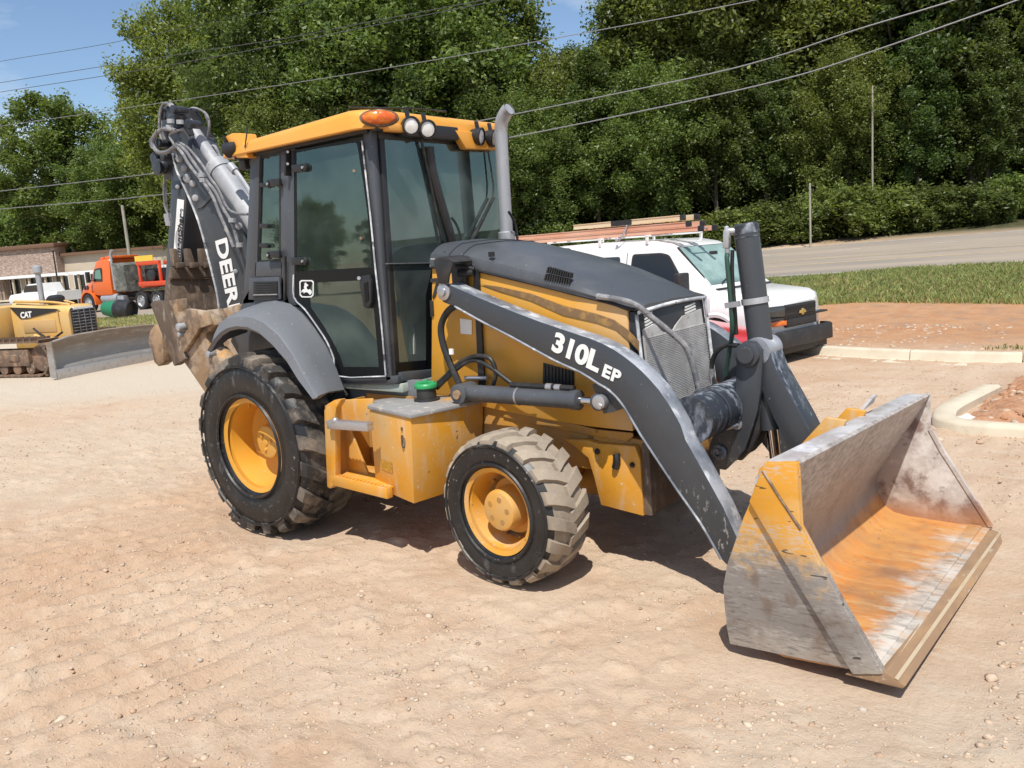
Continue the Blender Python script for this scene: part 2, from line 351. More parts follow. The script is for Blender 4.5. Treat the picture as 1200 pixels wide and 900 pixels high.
def dirt(x, y):
    """small relief of the worked dirt around the machine"""
    d = np.hypot(x-1.5, y+1.0); near = 1-sst(9, 24, d)
    z = (.012+.0135*np.clip(x, -1.2, 4.6))*near*(1-sst(2, 4, np.abs(y+.5))*.6) + (fbm(x, y, .55, 3)-.5)*.05*near + (fbm(x, y, 3.6, 5)-.5)*.030*near + (fbm(x+3, y, 9, 4)-.5)*.022*near + (np.maximum(fbm(x+9, y, 11, 3), .5)-.5)*.075*(fbm(x, y+7, 1.1, 3) > .40)*(1-sst(5, 10, d))
    # old track marks, running diagonally in front of the machine
    a = R(82); p = -math.sin(a)*x+math.cos(a)*y; q = math.cos(a)*x+math.sin(a)*y
    band = sst(-2.1, -1.6, p+.3*fbm(x, y, .6, 2))*(1-sst(.5, 1.3, p))*sst(-5.2, -4.7, q)*(1-sst(-1.4, -.7, q+.9*fbm(x, y, .8, 2)))
    z = z + band*(.055*np.abs(np.sin(p*PI/.21+1.0*fbm(x, y, .7, 2)))**.7-.034)*(.05+1.7*fbm(x, y, 1.3, 3)**1.3)
    for cx, cy, hw in ((0, -.85, .26), (2.145, -.83, .19), (0, .85, .26), (2.145, .83, .19)):
        dd = np.hypot((x-cx)/1.7, (y-cy)/1.0)/hw; k = 1-sst(.8, 1.9, dd); z = z*(1-k) + (.008+.0155*cx)*k + .02*np.exp(-((dd-2.1)/.5)**2)*fbm(x, y, 3, 2)
    kb = (1-sst(.0, .5, np.abs(y)-1.15))*sst(3.2, 3.5, x)*(1-sst(4.4, 4.8, x)); z = z*(1-kb)+(.040+.022*(fbm(x, y, 5, 3)-.45))*kb
    return z
def axis_pts(lo, hi, f0, f1, st):
    a = list(np.arange(f0, f1+1e-6, st)); s = st; x = f1
    while x < hi: s = min(s*1.09, 30); x += s; a.append(x)
    s = st; x = f0; pre = []
    while x > lo: s = min(s*1.09, 30); x -= s; pre.append(x)
    return np.array(pre[::-1]+a)
gx = axis_pts(-900, 900, -3.6, 5.6, .024); gy = axis_pts(-300, 900, -4.0, 1.2, .024)
GX, GY = np.meshgrid(gx, gy); GZ = zbase(GX, GY)+dirt(GX, GY)
dr = (GY-road_y(GX))/1.011; GZ = GZ-.06*sst(-.3, .2, dr)*(1-sst(12.9, 13.5, dr))
GZ = GZ + np.where(dr > 14, np.minimum((dr-14)*.05, 1.2), 0)
nx, ny = len(gx), len(gy)
idx = np.arange(nx*ny).reshape(ny, nx)
faces = np.stack([idx[:-1, :-1], idx[:-1, 1:], idx[1:, 1:], idx[1:, :-1]], -1).reshape(-1, 4)
gm = bpy.data.materials.new('dirt'); gm.use_nodes = True
def ground_material(m):
    N, L = m.node_tree.nodes, m.node_tree.links; b = N['Principled BSDF']; b.inputs['Roughness'].default_value = .95; b.inputs['Specular IOR Level'].default_value = .15
    t = N.new('ShaderNodeTexCoord')
    def nz(s, d, st=(1, 1, 1), off=0, rg=.6, rot=0):
        mp = N.new('ShaderNodeMapping'); mp.inputs['Scale'].default_value = st; mp.inputs['Location'].default_value = (off, off*.7, 0); mp.inputs['Rotation'].default_value = (0, 0, rot)
        n = N.new('ShaderNodeTexNoise'); n.inputs['Scale'].default_value = s; n.inputs['Detail'].default_value = d; n.inputs['Roughness'].default_value = rg
        L.new(t.outputs['Object'], mp.inputs['Vector']); L.new(mp.outputs['Vector'], n.inputs['Vector']); return n.outputs['Fac']
    def rng(x, a, c, lo=0, hi=1):
        r = N.new('ShaderNodeMapRange'); L.new(x, r.inputs['Value']); r.inputs['From Min'].default_value = a; r.inputs['From Max'].default_value = c; r.inputs['To Min'].default_value = lo; r.inputs['To Max'].default_value = hi; return r.outputs['Result']
    def mix(f, a, c):
        x = N.new('ShaderNodeMix'); x.data_type = 'RGBA'
        if isinstance(f, float): x.inputs['Factor'].default_value = f
        else: L.new(f, x.inputs['Factor'])
        for k, q in (('A', a), ('B', c)):
            if isinstance(q, tuple): x.inputs[k].default_value = (*q, 1)
            else: L.new(q, x.inputs[k])
        return x.outputs['Result']
    def mul(a, c):
        x = N.new('ShaderNodeMath'); x.operation = 'MULTIPLY'; L.new(a, x.inputs[0])
        if isinstance(c, float): x.inputs[1].default_value = c
        else: L.new(c, x.inputs[1])
        return x.outputs[0]
    at = N.new('ShaderNodeAttribute'); at.attribute_name = 'soil'; sp = N.new('ShaderNodeSeparateColor'); L.new(at.outputs['Color'], sp.inputs[0])
    c = mix(rng(nz(.55, 6), .38, .66), (.53, .385, .270), (.58, .445, .325))
    c = mix(rng(nz(1.7, 8, off=5), .46, .7, 0, .75), c, (.475, .315, .205))
    c = mix(rng(nz(2.6, 9, (1, 2.2, 1), 9, .65, -.42), .52, .72, 0, .65), c, (.62, .51, .39))
    c = mix(rng(nz(24, 5, off=2), .54, .70, 0, .5), c, (.40, .29, .195))
    c = mix(rng(nz(58, 4, off=4), .60, .70, 0, .55), c, (.56, .47, .38))
    g = mix(rng(nz(30, 6), .35, .7), (.50, .42, .325), (.60, .52, .415)); c = mix(sp.outputs[1], c, g)           # pale gravel
    r = mix(rng(nz(3, 8), .35, .68), (.43, .22, .11), (.47, .285, .165)); r = mix(rng(nz(2.2, 8, off=3), .5, .66, 0, .7), r, (.30, .20, .14)); r = mix(rng(nz(34, 5), .54, .68, 0, .7), r, (.27, .18, .125)); c = mix(sp.outputs[0], c, r)   # red clay
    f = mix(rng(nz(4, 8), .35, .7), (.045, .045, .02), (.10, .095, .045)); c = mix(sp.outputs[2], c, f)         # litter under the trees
    L.new(c, b.inputs['Base Color'])
    h1 = nz(26, 8, off=1, rg=.7); h2 = nz(90, 6, off=3, rg=.7)
    ad = N.new('ShaderNodeMath'); ad.operation = 'MULTIPLY_ADD'; ad.inputs[1].default_value = .4; L.new(h2, ad.inputs[0]); L.new(h1, ad.inputs[2])
    bp = N.new('ShaderNodeBump'); bp.inputs['Strength'].default_value = .65; bp.inputs['Distance'].default_value = .03; L.new(ad.outputs[0], bp.inputs['Height']); L.new(bp.outputs['Normal'], b.inputs['Normal'])
ground_material(gm)
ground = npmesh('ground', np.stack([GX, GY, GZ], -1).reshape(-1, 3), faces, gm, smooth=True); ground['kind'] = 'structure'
X, Y = GX.ravel(), GY.ravel(); DRr = dr.ravel()
U = (X-CAM.x)*NU[0]+(Y-CAM.y)*NU[1]; V = (X-CAM.x)*TV[0]+(Y-CAM.y)*TV[1]
wob = (fbm(X, Y, .35, 4)-.5)
red = sst(13.2, 13.6, U+wob*.6+np.clip(2.2-V, -1, 1)*.05)*sst(-3, -1, V)*(.45+.55*sst(15.2, 16.4, U+wob*2.5))*(1-sst(24, 26, U))
red = np.maximum(red, .75*sst(7.0, 9.0, U+wob*3)*sst(-1.5, .6, V+wob*2)*(1-sst(11.2, 12.6, U+wob))*sst(1.9, 2.6, V))
red = np.maximum(red, .35*sst(.55, .75, fbm(X, Y, .22, 3)))
grav = sst(8.5, 11.5, U+wob*4)*(1-sst(-5.5, -3, V+wob*3))
grav = np.maximum(grav, .8*np.exp(-(((U-11.6+.25*(V-3))/.8)**2))*sst(1.8, 3.2, V))
grav = np.maximum(grav, .35*sst(.50, .66, fbm(X+40, Y, .30, 4))*(1-sst(14, 18, U)))
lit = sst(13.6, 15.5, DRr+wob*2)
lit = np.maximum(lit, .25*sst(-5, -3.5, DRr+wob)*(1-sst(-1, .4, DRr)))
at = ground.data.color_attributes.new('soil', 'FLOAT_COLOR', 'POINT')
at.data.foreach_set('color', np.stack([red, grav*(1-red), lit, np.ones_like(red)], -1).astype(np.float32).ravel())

# ---- road across the picture
def strip(name, o0, o1, x0, x1, mat, dz=0., n=120, parent=None, kind='structure', dash=None):
    xs = np.linspace(x0, x1, n+1); v = []; f = []
    for x in xs:
        for o in (o0, o1):
            y = float(road_y(x, o)); v.append((x, y, zg(x, y)+dz))
    for i in range(n):
        if dash and ((xs[i]-x0) % dash[0]) > dash[1]: continue
        f.append((2*i, 2*i+2, 2*i+3, 2*i+1))
    o = npmesh(name, np.array(v), np.array(f), mat, parent)
    if kind: o['kind'] = kind
    return o
m_asph = pm('worn_asphalt', (.25, .215, .18), .9, layers=[dict(col=(.36, .295, .225), s=.25, st=(.3, 1.6, 1), lo=.4, hi=.62), dict(col=(.21, .195, .18), s=.6, st=(.2, 2.2, 1), lo=.5, hi=.7, f=.7), dict(col=(.3, .28, .26), s=40, lo=.6, hi=.7, f=.5)], bump=(90, .2))
m_wl = pm('worn_white_line', (.62, .61, .57), .8, layers=[dict(col=(.3, .28, .26), s=8, lo=.5, hi=.66, f=.8)])
m_yl = pm('worn_yellow_line', (.62, .47, .24), .8, layers=[dict(col=(.35, .3, .24), s=6, lo=.48, hi=.66, f=.8)])
strip('road', 0, 13.2, -160, 120, m_asph)
strip('road_marking', 3.85, 3.99, -160, 120, m_yl, .006); strip('road_marking', 5.9, 6.02, -160, 120, m_yl, .006)
strip('road_marking', 9.5, 9.62, -160, 120, m_wl, .006, 560, dash=(3.5, .9)); strip('road_marking', 12.75, 12.87, -160, 120, m_wl, .006)
strip('road_marking', .35, .47, -160, 120, m_wl, .006)
m_conc = pm('new_concrete', (.60, .525, .40), .85, layers=[dict(col=(.52, .44, .33), s=3, lo=.45, hi=.7), dict(col=(.42, .32, .22), s=9, lo=.6, hi=.72, f=.7)], bump=(60, .12))
def kerb_path(name, pts, prof, mat, sm=5, kind='structure'):
    P = catmull([Vector((x, y, 0)) for x, y in pts], sm); rg = []
    for i, p in enumerate(P):
        d = (P[min(i+1, len(P)-1)]-P[max(i-1, 0)]); d.normalize(); nrm = Vector((-d.y, d.x, 0)); z = zg(p.x, p.y)
        rg.append([p+nrm*a+Vector((0, 0, z+h)) for a, h in prof])
    b = MB(); b.rings(rg); o = b.build(name, mat, None, ang=50)
    if kind: o['kind'] = kind
    return o
KP = [(-.50, -.2), (-.50, .018), (-.2, .008), (-.17, .03), (-.155, .125), (-.13, .150), (-.02, .155), (.0, .14), (.0, -.2)]
_kb = catmull([Vector((x, y, 0)) for x, y in [(-7, 10.9), (-3, 10.4), (-1, 9.95), (.6, 9.30), (2.0, 9.02), (3.4, 9.0), (5.4, 9.6), (9, 11)]], 8)
for k in range(0, len(_kb)-8, 8):
    seg_ = [(q.x, q.y) for q in _kb[k:k+9]]; d0 = Vector(seg_[-1])-Vector(seg_[-2]); seg_[-1] = tuple(Vector(seg_[-1])-d0.normalized()*.012); kerb_path('kerb', seg_, KP, m_conc, 1)
IK = [(0, -.2), (0, .10), (.025, .128), (.17, .132), (.20, .11), (.20, -.2)]
kerb_path('kerb', [(9.0, 3.9), (6.0, 3.62), (4.6, 3.60), (4.08, 3.60), (3.77, 3.60), (3.52, 3.67), (3.34, 3.86), (3.26, 4.2), (3.25, 4.55), (3.29, 5.1), (3.37, 6.05)], [(-a, h) for a, h in IK], m_conc)
kerb_path('sidewalk', [(-70, float(road_y(-70, -6.0))), (-45, float(road_y(-45, -6.0))), (-22, float(road_y(-22, -6.0))), (-14, float(road_y(-14, -6.6)))], [(-.9, -.2), (-.9, .1), (.9, .1), (.9, -.2)], pm('grey_concrete', (.40, .38, .34), .9, layers=[dict(col=(.32, .3, .27), s=.7, lo=.45, hi=.65)]), 4)
# mound of broken red clay inside the kerb island
rs = np.random.RandomState(11)
xs = np.linspace(3.52, 9, 150); ys = np.linspace(3.9, 8.2, 130); MX, MY = np.meshgrid(xs, ys)
edge_ = np.minimum(np.minimum(MX-3.45, (MY-3.82)), 8.2-MY+.0)
mz = zbase(MX, MY)+.02+.24*sst(0, 1.1, edge_+(fbm(MX, MY, 1.1, 3)-.5)*.6)*(1-.55*sst(5.6, 7.2, MY)) + (fbm(MX, MY, 3.6, 4)-.5)*.17*sst(0, .3, edge_)
m_clay = pm('broken_red_clay', (.40, .195, .10), .95, layers=[dict(col=(.47, .27, .16), s=5, lo=.42, hi=.65), dict(col=(.27, .13, .07), s=14, lo=.5, hi=.68, f=.8), dict(col=(.5, .36, .25), s=40, lo=.58, hi=.7, f=.6)], bump=(30, .6, .03))
idx = np.arange(MX.size).reshape(MX.shape)
npmesh('soil_mound', np.stack([MX, MY, mz], -1).reshape(-1, 3), np.stack([idx[:-1, :-1], idx[:-1, 1:], idx[1:, 1:], idx[1:, :-1]], -1).reshape(-1, 4), m_clay, smooth=True)['kind'] = 'structure'

# ---- loose stones: template lumps scattered with numpy, one mesh per kind of ground cover
def lump(seed, sub=1):
    bm = bmesh.new(); bmesh.ops.create_icosphere(bm, subdivisions=sub, radius=1); r_ = random.Random(seed)
    for v in bm.verts: v.co *= r_.uniform(.62, 1.15)
    V_ = np.array([v.co[:] for v in bm.verts]); F_ = np.array([[v.index for v in f.verts] for f in bm.faces]); bm.free(); return V_, F_
LUMPS = [lump(s) for s in range(8)]
def scatter(name, P, size, flat, mat, seed=0):
    r_ = np.random.RandomState(seed); n = len(P); Vs, Fs, Ms = [], [], []; o = 0; kind = r_.randint(8, size=n)
    for kq in range(8):
        ii = np.nonzero(kind == kq)[0]; m = len(ii)
        if not m: continue
        V_, F_ = LUMPS[kq]; s = np.asarray(size)[ii]; u = r_.uniform
        q = V_[None]*np.stack([s*u(.7, 1.4, m), s*u(.6, 1.1, m), s*flat*u(.6, 1.2, m)], -1)[:, None]
        t, a = u(-.4, .4, m)[:, None], (u(0, 1, m)*2*PI)[:, None]
        y_, z_ = q[..., 1]*np.cos(t)-q[..., 2]*np.sin(t), q[..., 1]*np.sin(t)+q[..., 2]*np.cos(t)
        q = np.stack([q[..., 0]*np.cos(a)-y_*np.sin(a), q[..., 0]*np.sin(a)+y_*np.cos(a), z_], -1)+P[ii][:, None]
        Vs.append(q.reshape(-1, 3)); Fs.append((F_[None]+(np.arange(m)*len(V_))[:, None, None]+o).reshape(-1, 3)); Ms.append(np.repeat(r_.randint(len(mat), size=m) if isinstance(mat, list) else np.zeros(m, int), len(F_))); o += m*len(V_)
    return npmesh(name, np.concatenate(Vs), np.concatenate(Fs), mat, None, False, np.concatenate(Ms))
m_st = [pm('stone_%s' % n_, c, .9, layers=[dict(col=tuple(k*.7 for k in c), s=20, lo=.45, hi=.7)], bump=(60, .3)) for n_, c in (('tan', (.54, .41, .295)), ('pale', (.57, .46, .345)), ('grey', (.47, .40, .33)), ('red', (.48, .33, .22)))]
n = 78000
ang = rs.rand(n)*1.55+R(85); rad = 1.8+rs.rand(n)**1.1*13
sx_, sy_ = CAM.x+rad*np.cos(ang), CAM.y+rad*np.sin(ang)
keep = ((fbm(sx_, sy_, .9, 3)+rs.rand(n)*.45) > .62) & ~((np.abs(sy_) < 1.2) & (sx_ > 3.3) & (sx_ < 4.45)) & ~((np.abs(np.abs(sy_)-.85) < .32) & ((np.abs(sx_) < .5) | (np.abs(sx_-2.14) < .4))) & (np.hypot(sx_+12.5, sy_-4) > 2.5)
sx_, sy_ = sx_[keep], sy_[keep]
sz_ = (.0030+.0085*rs.rand(len(sx_))**3.0+.014*(rs.rand(len(sx_)) > .985)*rs.rand(len(sx_)))
zz_ = zbase(sx_, sy_)+dirt(sx_, sy_)+sz_*.1
scatter('gravel', np.stack([sx_, sy_, zz_], -1), sz_, .7, [m_st[0], m_st[0], m_st[1], m_st[3], m_st[0], m_st[2]], 4)['kind'] = 'stuff'
n = 9000
ang = rs.rand(n)*1.55+R(85); rad = 2.0+rs.rand(n)**1.2*11; cx_, cy_ = CAM.x+rad*np.cos(ang), CAM.y+rad*np.sin(ang)
keep = (fbm(cx_+5, cy_, .7, 3)+rs.rand(n)*.3 > .62) & ~((np.abs(cy_) < 1.3) & (cx_ > -.7) & (cx_ < 4.5)); cx_, cy_ = cx_[keep], cy_[keep]
scatter('clods', np.stack([cx_, cy_, zbase(cx_, cy_)+dirt(cx_, cy_)], -1), (.006+.016*rs.rand(len(cx_))**2), .6, [m_st[0], m_st[0], m_st[3], m_st[1]], 12)['kind'] = 'stuff'
n = 1500
cx_ = 3.62+rs.rand(n)**1.4*3.2; cy_ = 3.95+rs.rand(n)*3.8; e2 = np.minimum(cx_-3.45, cy_-3.82)
cz_ = zbase(cx_, cy_)+.02+.24*sst(0, 1.1, e2+(fbm(cx_, cy_, 1.1, 3)-.5)*.6)*(1-.55*sst(5.6, 7.2, cy_))
scatter('clods', np.stack([cx_, cy_, cz_], -1), .012+.05*rs.rand(n)**2.5, .8, [m_clay, m_clay, m_st[3], m_st[0]], 8)['kind'] = 'stuff'
n = 7000                                                     # rubble on the red verge behind the kerb
vx = -3+rs.rand(n)*14; vy = 9.3+rs.rand(n)*3.8+np.abs(vx)*.05; scatter('rubble', np.stack([vx, vy, zbase(vx, vy)+.005], -1), .008+.05*rs.rand(n)**4, .7, [m_clay, m_st[3], m_st[0], m_st[2]], 9)['kind'] = 'stuff'
for i, (px, py, r_, fl, mt, lab) in enumerate((
    (659, 855, .020, .45, 2, 'flat grey stone shard lying at the bottom middle'), (1162, 796, .026, .7, 0, 'rounded tan stone in front of the bucket lip'),
    (72, 845, .028, .6, 1, 'pale stone near the bottom left corner'), (181, 862, .026, .55, 1, 'pale flat stone at the bottom, left of centre'),
    (284, 702, .016, .7, 1, 'small pale stone on the dirt below the rear wheel'), (680, 811, .017, .7, 1, 'pale pebble on the bare dirt below the front wheel'),
    (1132, 494, .10, .55, 1, 'large whitish rock inside the corner of the kerb'), (1100, 517, .035, .7, 0, 'tan rock at the foot of the curved kerb'),
    (1148, 520, .03, .7, 3, 'reddish rock in front of the kerb island'))):
    q = PZ(px, py, 0); z = zg(q.x, q.y)+float(dirt(np.array(q.x), np.array(q.y))); q = PZ(px, py, z)
    V_, F_ = lump(40+i, 2); V_ = V_*np.array([r_*1.25, r_, r_*fl]); o = npmesh('stone', V_, F_, m_st[mt] if i != 6 else pm('whitish_rock', (.68, .66, .60), .9, bump=(20, .3)), None, True); o.location = q+Vector((0, 0, r_*fl*.35)); o.rotation_euler = (0, 0, i*1.3)
    tag(o, lab, 'stone')

# ---- verge grass
def grass(name, X_, Y_, h, seed, cols):
    r_ = np.random.RandomState(seed); n = len(X_); Z_ = zbase(X_, Y_)
    a = r_.rand(n)*2*PI; w = .006+.006*r_.rand(n); ln = h*(.5+.8*r_.rand(n)); bx_, by_ = r_.normal(0, .35, n)*ln, r_.normal(0, .35, n)*ln
    dx, dy = np.cos(a)*w, np.sin(a)*w
    v = np.stack([np.stack([X_-dx, Y_-dy, Z_-.02], -1), np.stack([X_+dx, Y_+dy, Z_-.02], -1), np.stack([X_+bx_*.4+dx*.7, Y_+by_*.4+dy*.7, Z_+ln*.6], -1), np.stack([X_+bx_, Y_+by_, Z_+ln], -1)], 1).reshape(-1, 3)
    k = np.arange(n)[:, None]*4; f = np.concatenate([k+0, k+1, k+2, k+3], 1)
    o = npmesh(name, v, f, cols, None, False, r_.choice(len(cols), n, p=[.36, .34, .22, .08])); o['kind'] = 'stuff'; return o
def leafmat(name, c, tr=.35, var=.35, rough=.6):
    m = bpy.data.materials.new(name); m.use_nodes = True; N, L = m.node_tree.nodes, m.node_tree.links
    for q in list(N): N.remove(q)
    out = N.new('ShaderNodeOutputMaterial'); g = N.new('ShaderNodeNewGeometry'); oi = N.new('ShaderNodeObjectInfo')
    hs = N.new('ShaderNodeHueSaturation'); hs.inputs['Color'].default_value = (*c, 1)
    r1 = N.new('ShaderNodeMapRange'); r1.inputs['To Min'].default_value = 1-var; r1.inputs['To Max'].default_value = 1+var; L.new(g.outputs['Random Per Island'], r1.inputs['Value'])
    r2 = N.new('ShaderNodeMapRange'); r2.inputs['To Min'].default_value = .482; r2.inputs['To Max'].default_value = .522; L.new(oi.outputs['Random'], r2.inputs['Value'])
    L.new(r1.outputs[0], hs.inputs['Value']); L.new(r2.outputs[0], hs.inputs['Hue'])
    d = N.new('ShaderNodeBsdfPrincipled'); d.inputs['Roughness'].default_value = rough; d.inputs['Specular IOR Level'].default_value = .45; L.new(hs.outputs[0], d.inputs['Base Color'])
    t = N.new('ShaderNodeBsdfTranslucent'); hs2 = N.new('ShaderNodeHueSaturation'); hs2.inputs['Hue'].default_value = .49; hs2.inputs['Saturation'].default_value = 1.15; hs2.inputs['Value'].default_value = 1.3; L.new(hs.outputs[0], hs2.inputs['Color']); L.new(hs2.outputs[0], t.inputs[0])
    mx = N.new('ShaderNodeMixShader'); mx.inputs[0].default_value = tr; L.new(d.outputs[0], mx.inputs[1]); L.new(t.outputs[0], mx.inputs[2]); L.new(mx.outputs[0], out.inputs['Surface']); return m
G1, G2, G3, G4 = leafmat('grass_green', (.27, .33, .09)), leafmat('grass_light', (.42, .44, .17)), leafmat('grass_straw', (.42, .34, .17)), leafmat('grass_dark', (.085, .12, .035))
n = 190000
gx_ = -9+rs.rand(n)*24; go = -6.6+rs.rand(n)*6.2+(fbm(gx_, gx_*0, .3, 2)-.5)*1.6; gy_ = road_y(gx_, go)
k = (fbm(gx_, gy_, .9, 3)+rs.rand(n)*.5 > .56) & (gx_ > -8)
grass('grass', gx_[k], gy_[k], .12, 5, [G1, G2, G3, G4])
n = 40000
gx_ = -62+rs.rand(n)*44; go = -5.0+rs.rand(n)*4.6; gy_ = road_y(gx_, go)
grass('grass', gx_, gy_, .12, 6, [G3, G1, G2, G4])
# a few tufts on the clay
n = 900; tx = 3.05+rs.normal(0, .16, n//6); ty = 10.25+rs.normal(0, .12, n//6)
grass('grass', tx, ty, .06, 7, [G1, G4, G2, G3])

# ---- trees: tapered trunk, limbs, and a crown of many leaf sprays gathered in clumps
m_bark = pm('bark', (.13, .10, .075), .9, layers=[dict(col=(.06, .048, .038), s=6, st=(4, 4, .7), lo=.45, hi=.65), dict(col=(.22, .19, .15), s=9, lo=.55, hi=.7, f=.6)], bump=(20, .6, .03))
m_pale = pm('pale_bark', (.38, .35, .29), .85, layers=[dict(col=(.20, .17, .13), s=4, st=(2, 2, .8), lo=.48, hi=.62)], bump=(20, .4, .03))
LM = {'dark': [leafmat('leaf_dark', (.078, .112, .030), tr=.45, rough=.45), leafmat('leaf_mid', (.140, .180, .048), tr=.45, rough=.45)], 'mid': [leafmat('leaf_mid', (.130, .172, .042), tr=.45, rough=.45), leafmat('leaf_light', (.215, .258, .072), tr=.45, rough=.45)], 'bright': [leafmat('leaf_bright', (.155, .220, .052), tr=.45, rough=.45), leafmat('leaf_lime', (.23, .30, .08), tr=.45, rough=.45)]}
def crown_mesh(name, seed, H, rx, z0, nclump, nleaf, ls, mats, droop=0., shape='oval'):
    r_ = np.random.RandomState(seed)
    C_ = []
    while len(C_) < nclump:
        p = r_.uniform(-1, 1, 3); d = np.linalg.norm(p)
        if d > 1 or d < .25: continue
        z = p[2]
        wid = {'oval': 1.0, 'cone': 1.05-.55*(z+1)/2, 'vase': .65+.35*(z+1)/2, 'bush': 1.0}[shape]
        ph = math.atan2(p[1], p[0]); wid *= .92+.10*math.sin(ph*2+seed)+.09*math.sin(ph*5+seed*2+z*3)
        C_.append((p[0]*rx*wid, p[1]*rx*wid, z0+(z+1)/2*(H-z0)))
    C_ = np.array(C_); cr = rx*r_.uniform(.10, .25, nclump)
    per = nleaf//nclump; V_, F_, MI = [], [], []
    c = np.repeat(C_, per, 0); rr = np.repeat(cr, per); n = len(c)
    q = r_.normal(0, 1, (n, 3)); q /= np.linalg.norm(q, axis=1)[:, None]; q *= (rr*r_.rand(n)**.45)[:, None]
    an = np.stack([r_.uniform(.65, 1.25, nclump), r_.uniform(.65, 1.25, nclump), r_.uniform(.6, 1.5, nclump)], -1); q *= np.repeat(an, per, 0)
    out_ = c-np.array([0, 0, z0+(H-z0)*.45]); out_ /= np.maximum(np.linalg.norm(out_, axis=1), .1)[:, None]
    P = c+q+out_*(r_.rand(n)**3*rr*1.1)[:, None]
    loose = r_.rand(n) < .22; P[loose] = (c+(C_[r_.randint(nclump, size=n)]-c)*r_.rand(n)[:, None]*.5+r_.normal(0, .35, (n, 3)))[loose]
    nrm = q/np.maximum(np.linalg.norm(q, axis=1), 1e-6)[:, None]*.35+r_.normal(0, .75, (n, 3))+np.array([0, 0, .45]); nrm /= np.linalg.norm(nrm, axis=1)[:, None]
    t = np.cross(nrm, r_.normal(0, 1, (n, 3))); t /= np.linalg.norm(t, axis=1)[:, None]; bt = np.cross(nrm, t)
    s = ls*r_.uniform(.55, 1.35, n)[:, None]; bend = nrm*s*.28
    v = np.stack([P-t*s-bend, P-bt*s*.5, P+t*s*1.05-bend, P+bt*s*.5], 1).reshape(-1, 3)
    k = np.arange(n)[:, None]*4; f = np.concatenate([k, k+1, k+2, k+3], 1)
    me_o = npmesh(name, v, f, mats, None, False, (r_.rand(n) > .6).astype(int)); me = me_o.data; bpy.data.objects.remove(me_o); return me, C_
def trunk_mesh(name, seed, H, r0, z0, C_, mat, nl=9):
    r_ = random.Random(seed); b = MB()
    top = Vector((r_.uniform(-.4, .4), r_.uniform(-.4, .4), H*.86)); base = Vector((0, 0, -.6))
    P = [base, Vector((r_.uniform(-.1, .1), r_.uniform(-.1, .1), z0*.5)), Vector((top.x*.4, top.y*.4, H*.45)), top]
    b.tube(P, (r0, r0*.22), 9, 4)
    for k in range(nl):
        c = Vector(C_[r_.randrange(len(C_))]); h = max(z0*.8, c.z*r_.uniform(.5, .75)); a = Vector((top.x*h/H, top.y*h/H, h))
        b.tube([a, a.lerp(c, .5)+Vector((0, 0, .25)), c], (r0*.32, r0*.07), 6, 3)
    o = b.build(name, mat); me = o.data; bpy.data.objects.remove(o); return me
KINDS_ = {}
for kn, seed, H, rx, z0, nc, nl, ls, pal, shp, bark, r0 in (
    ('dense', 1, 18, 4.6, 2.2, 190, 80000, .115, 'dark', 'oval', m_bark, .30), ('broad', 2, 17, 5.2, 2.5, 190, 82000, .12, 'mid', 'oval', m_bark, .32), ('tall', 3, 21, 4.2, 4.0, 180, 76000, .115, 'mid', 'cone', m_bark, .30),
    ('bright', 4, 19, 4.6, 3.0, 160, 64000, .13, 'bright', 'oval', m_pale, .30), ('slim', 5, 17, 3.4, 3.0, 140, 56000, .115, 'dark', 'cone', m_bark, .22), ('open', 6, 18, 4.4, 2.4, 150, 60000, .14, 'mid', 'oval', m_pale, .26)):
    cm, C_ = crown_mesh('crown', seed, H, rx, z0, nc, nl, ls, LM[pal], shape=shp); KINDS_[kn] = (trunk_mesh('trunk', seed, H, r0, z0, C_, bark), cm, H)
for kn, seed, pal in (('shrub', 21, 'mid'), ('shrub_pale', 22, 'bright'), ('shrub_dark', 23, 'dark')):
    cm, C_ = crown_mesh('foliage', seed, 2.4, 1.7, .0, 60, 14000, .085, LM[pal], shape='bush'); KINDS_[kn] = (trunk_mesh('stem', seed, 2.0, .05, .2, C_, m_bark, 6), cm, 2.4)
trnd = random.Random(77)
def plant(kind, x, y, H, wide=1., rz=None, label=None, cat='tree', group=None, name=None):
    tm, cm, h0 = KINDS_[kind]; s = H/h0
    root = empty(name or ('tree' if cat == 'tree' else 'shrub'), (x, y, zg(x, y)+(max(0, min(((y-float(road_y(x)))/1.011-14)*.05, 1.2)))), trnd.uniform(0, 6.28) if rz is None else rz, label=label, cat=cat, group=group)
    root.scale = (s*wide, s*wide, s)
    for nm, me in (('trunk' if cat == 'tree' else 'stem', tm), ('crown' if cat == 'tree' else 'foliage', cm)):
        o = bpy.data.objects.new(nm, me); COL.objects.link(o); o.parent = root
    return root
WOOD = 'trees of the dense wood beyond the road'
_seen = {}
def uniq(lab, px):
    """a second of the same look in the same place is told by which side of the first it stands on"""
    k = _seen.setdefault(lab, []); k.append(px)
    return lab if len(k) == 1 else lab+(', further right' if px > k[0] else ', further left')+('' if len(k) == 2 else ' still')
def where(px):
    return 'left of the cab roof' if px < 335 else 'above the rear of the cab roof' if px < 405 else 'above the middle of the cab roof' if px < 470 else 'above the cab windscreen' if px < 535 else 'just right of the exhaust stack' if px < 635 else 'above the rear of the van' if px < 715 else 'above the van ladders' if px < 800 else 'above the tall tilt cylinder' if px < 880 else 'left of the thin road post' if px < 950 else 'right of the thin road post' if px < 1030 else 'beside the tall pale pole' if px < 1100 else 'near the right picture edge' if px < 1180 else 'at the right picture edge'
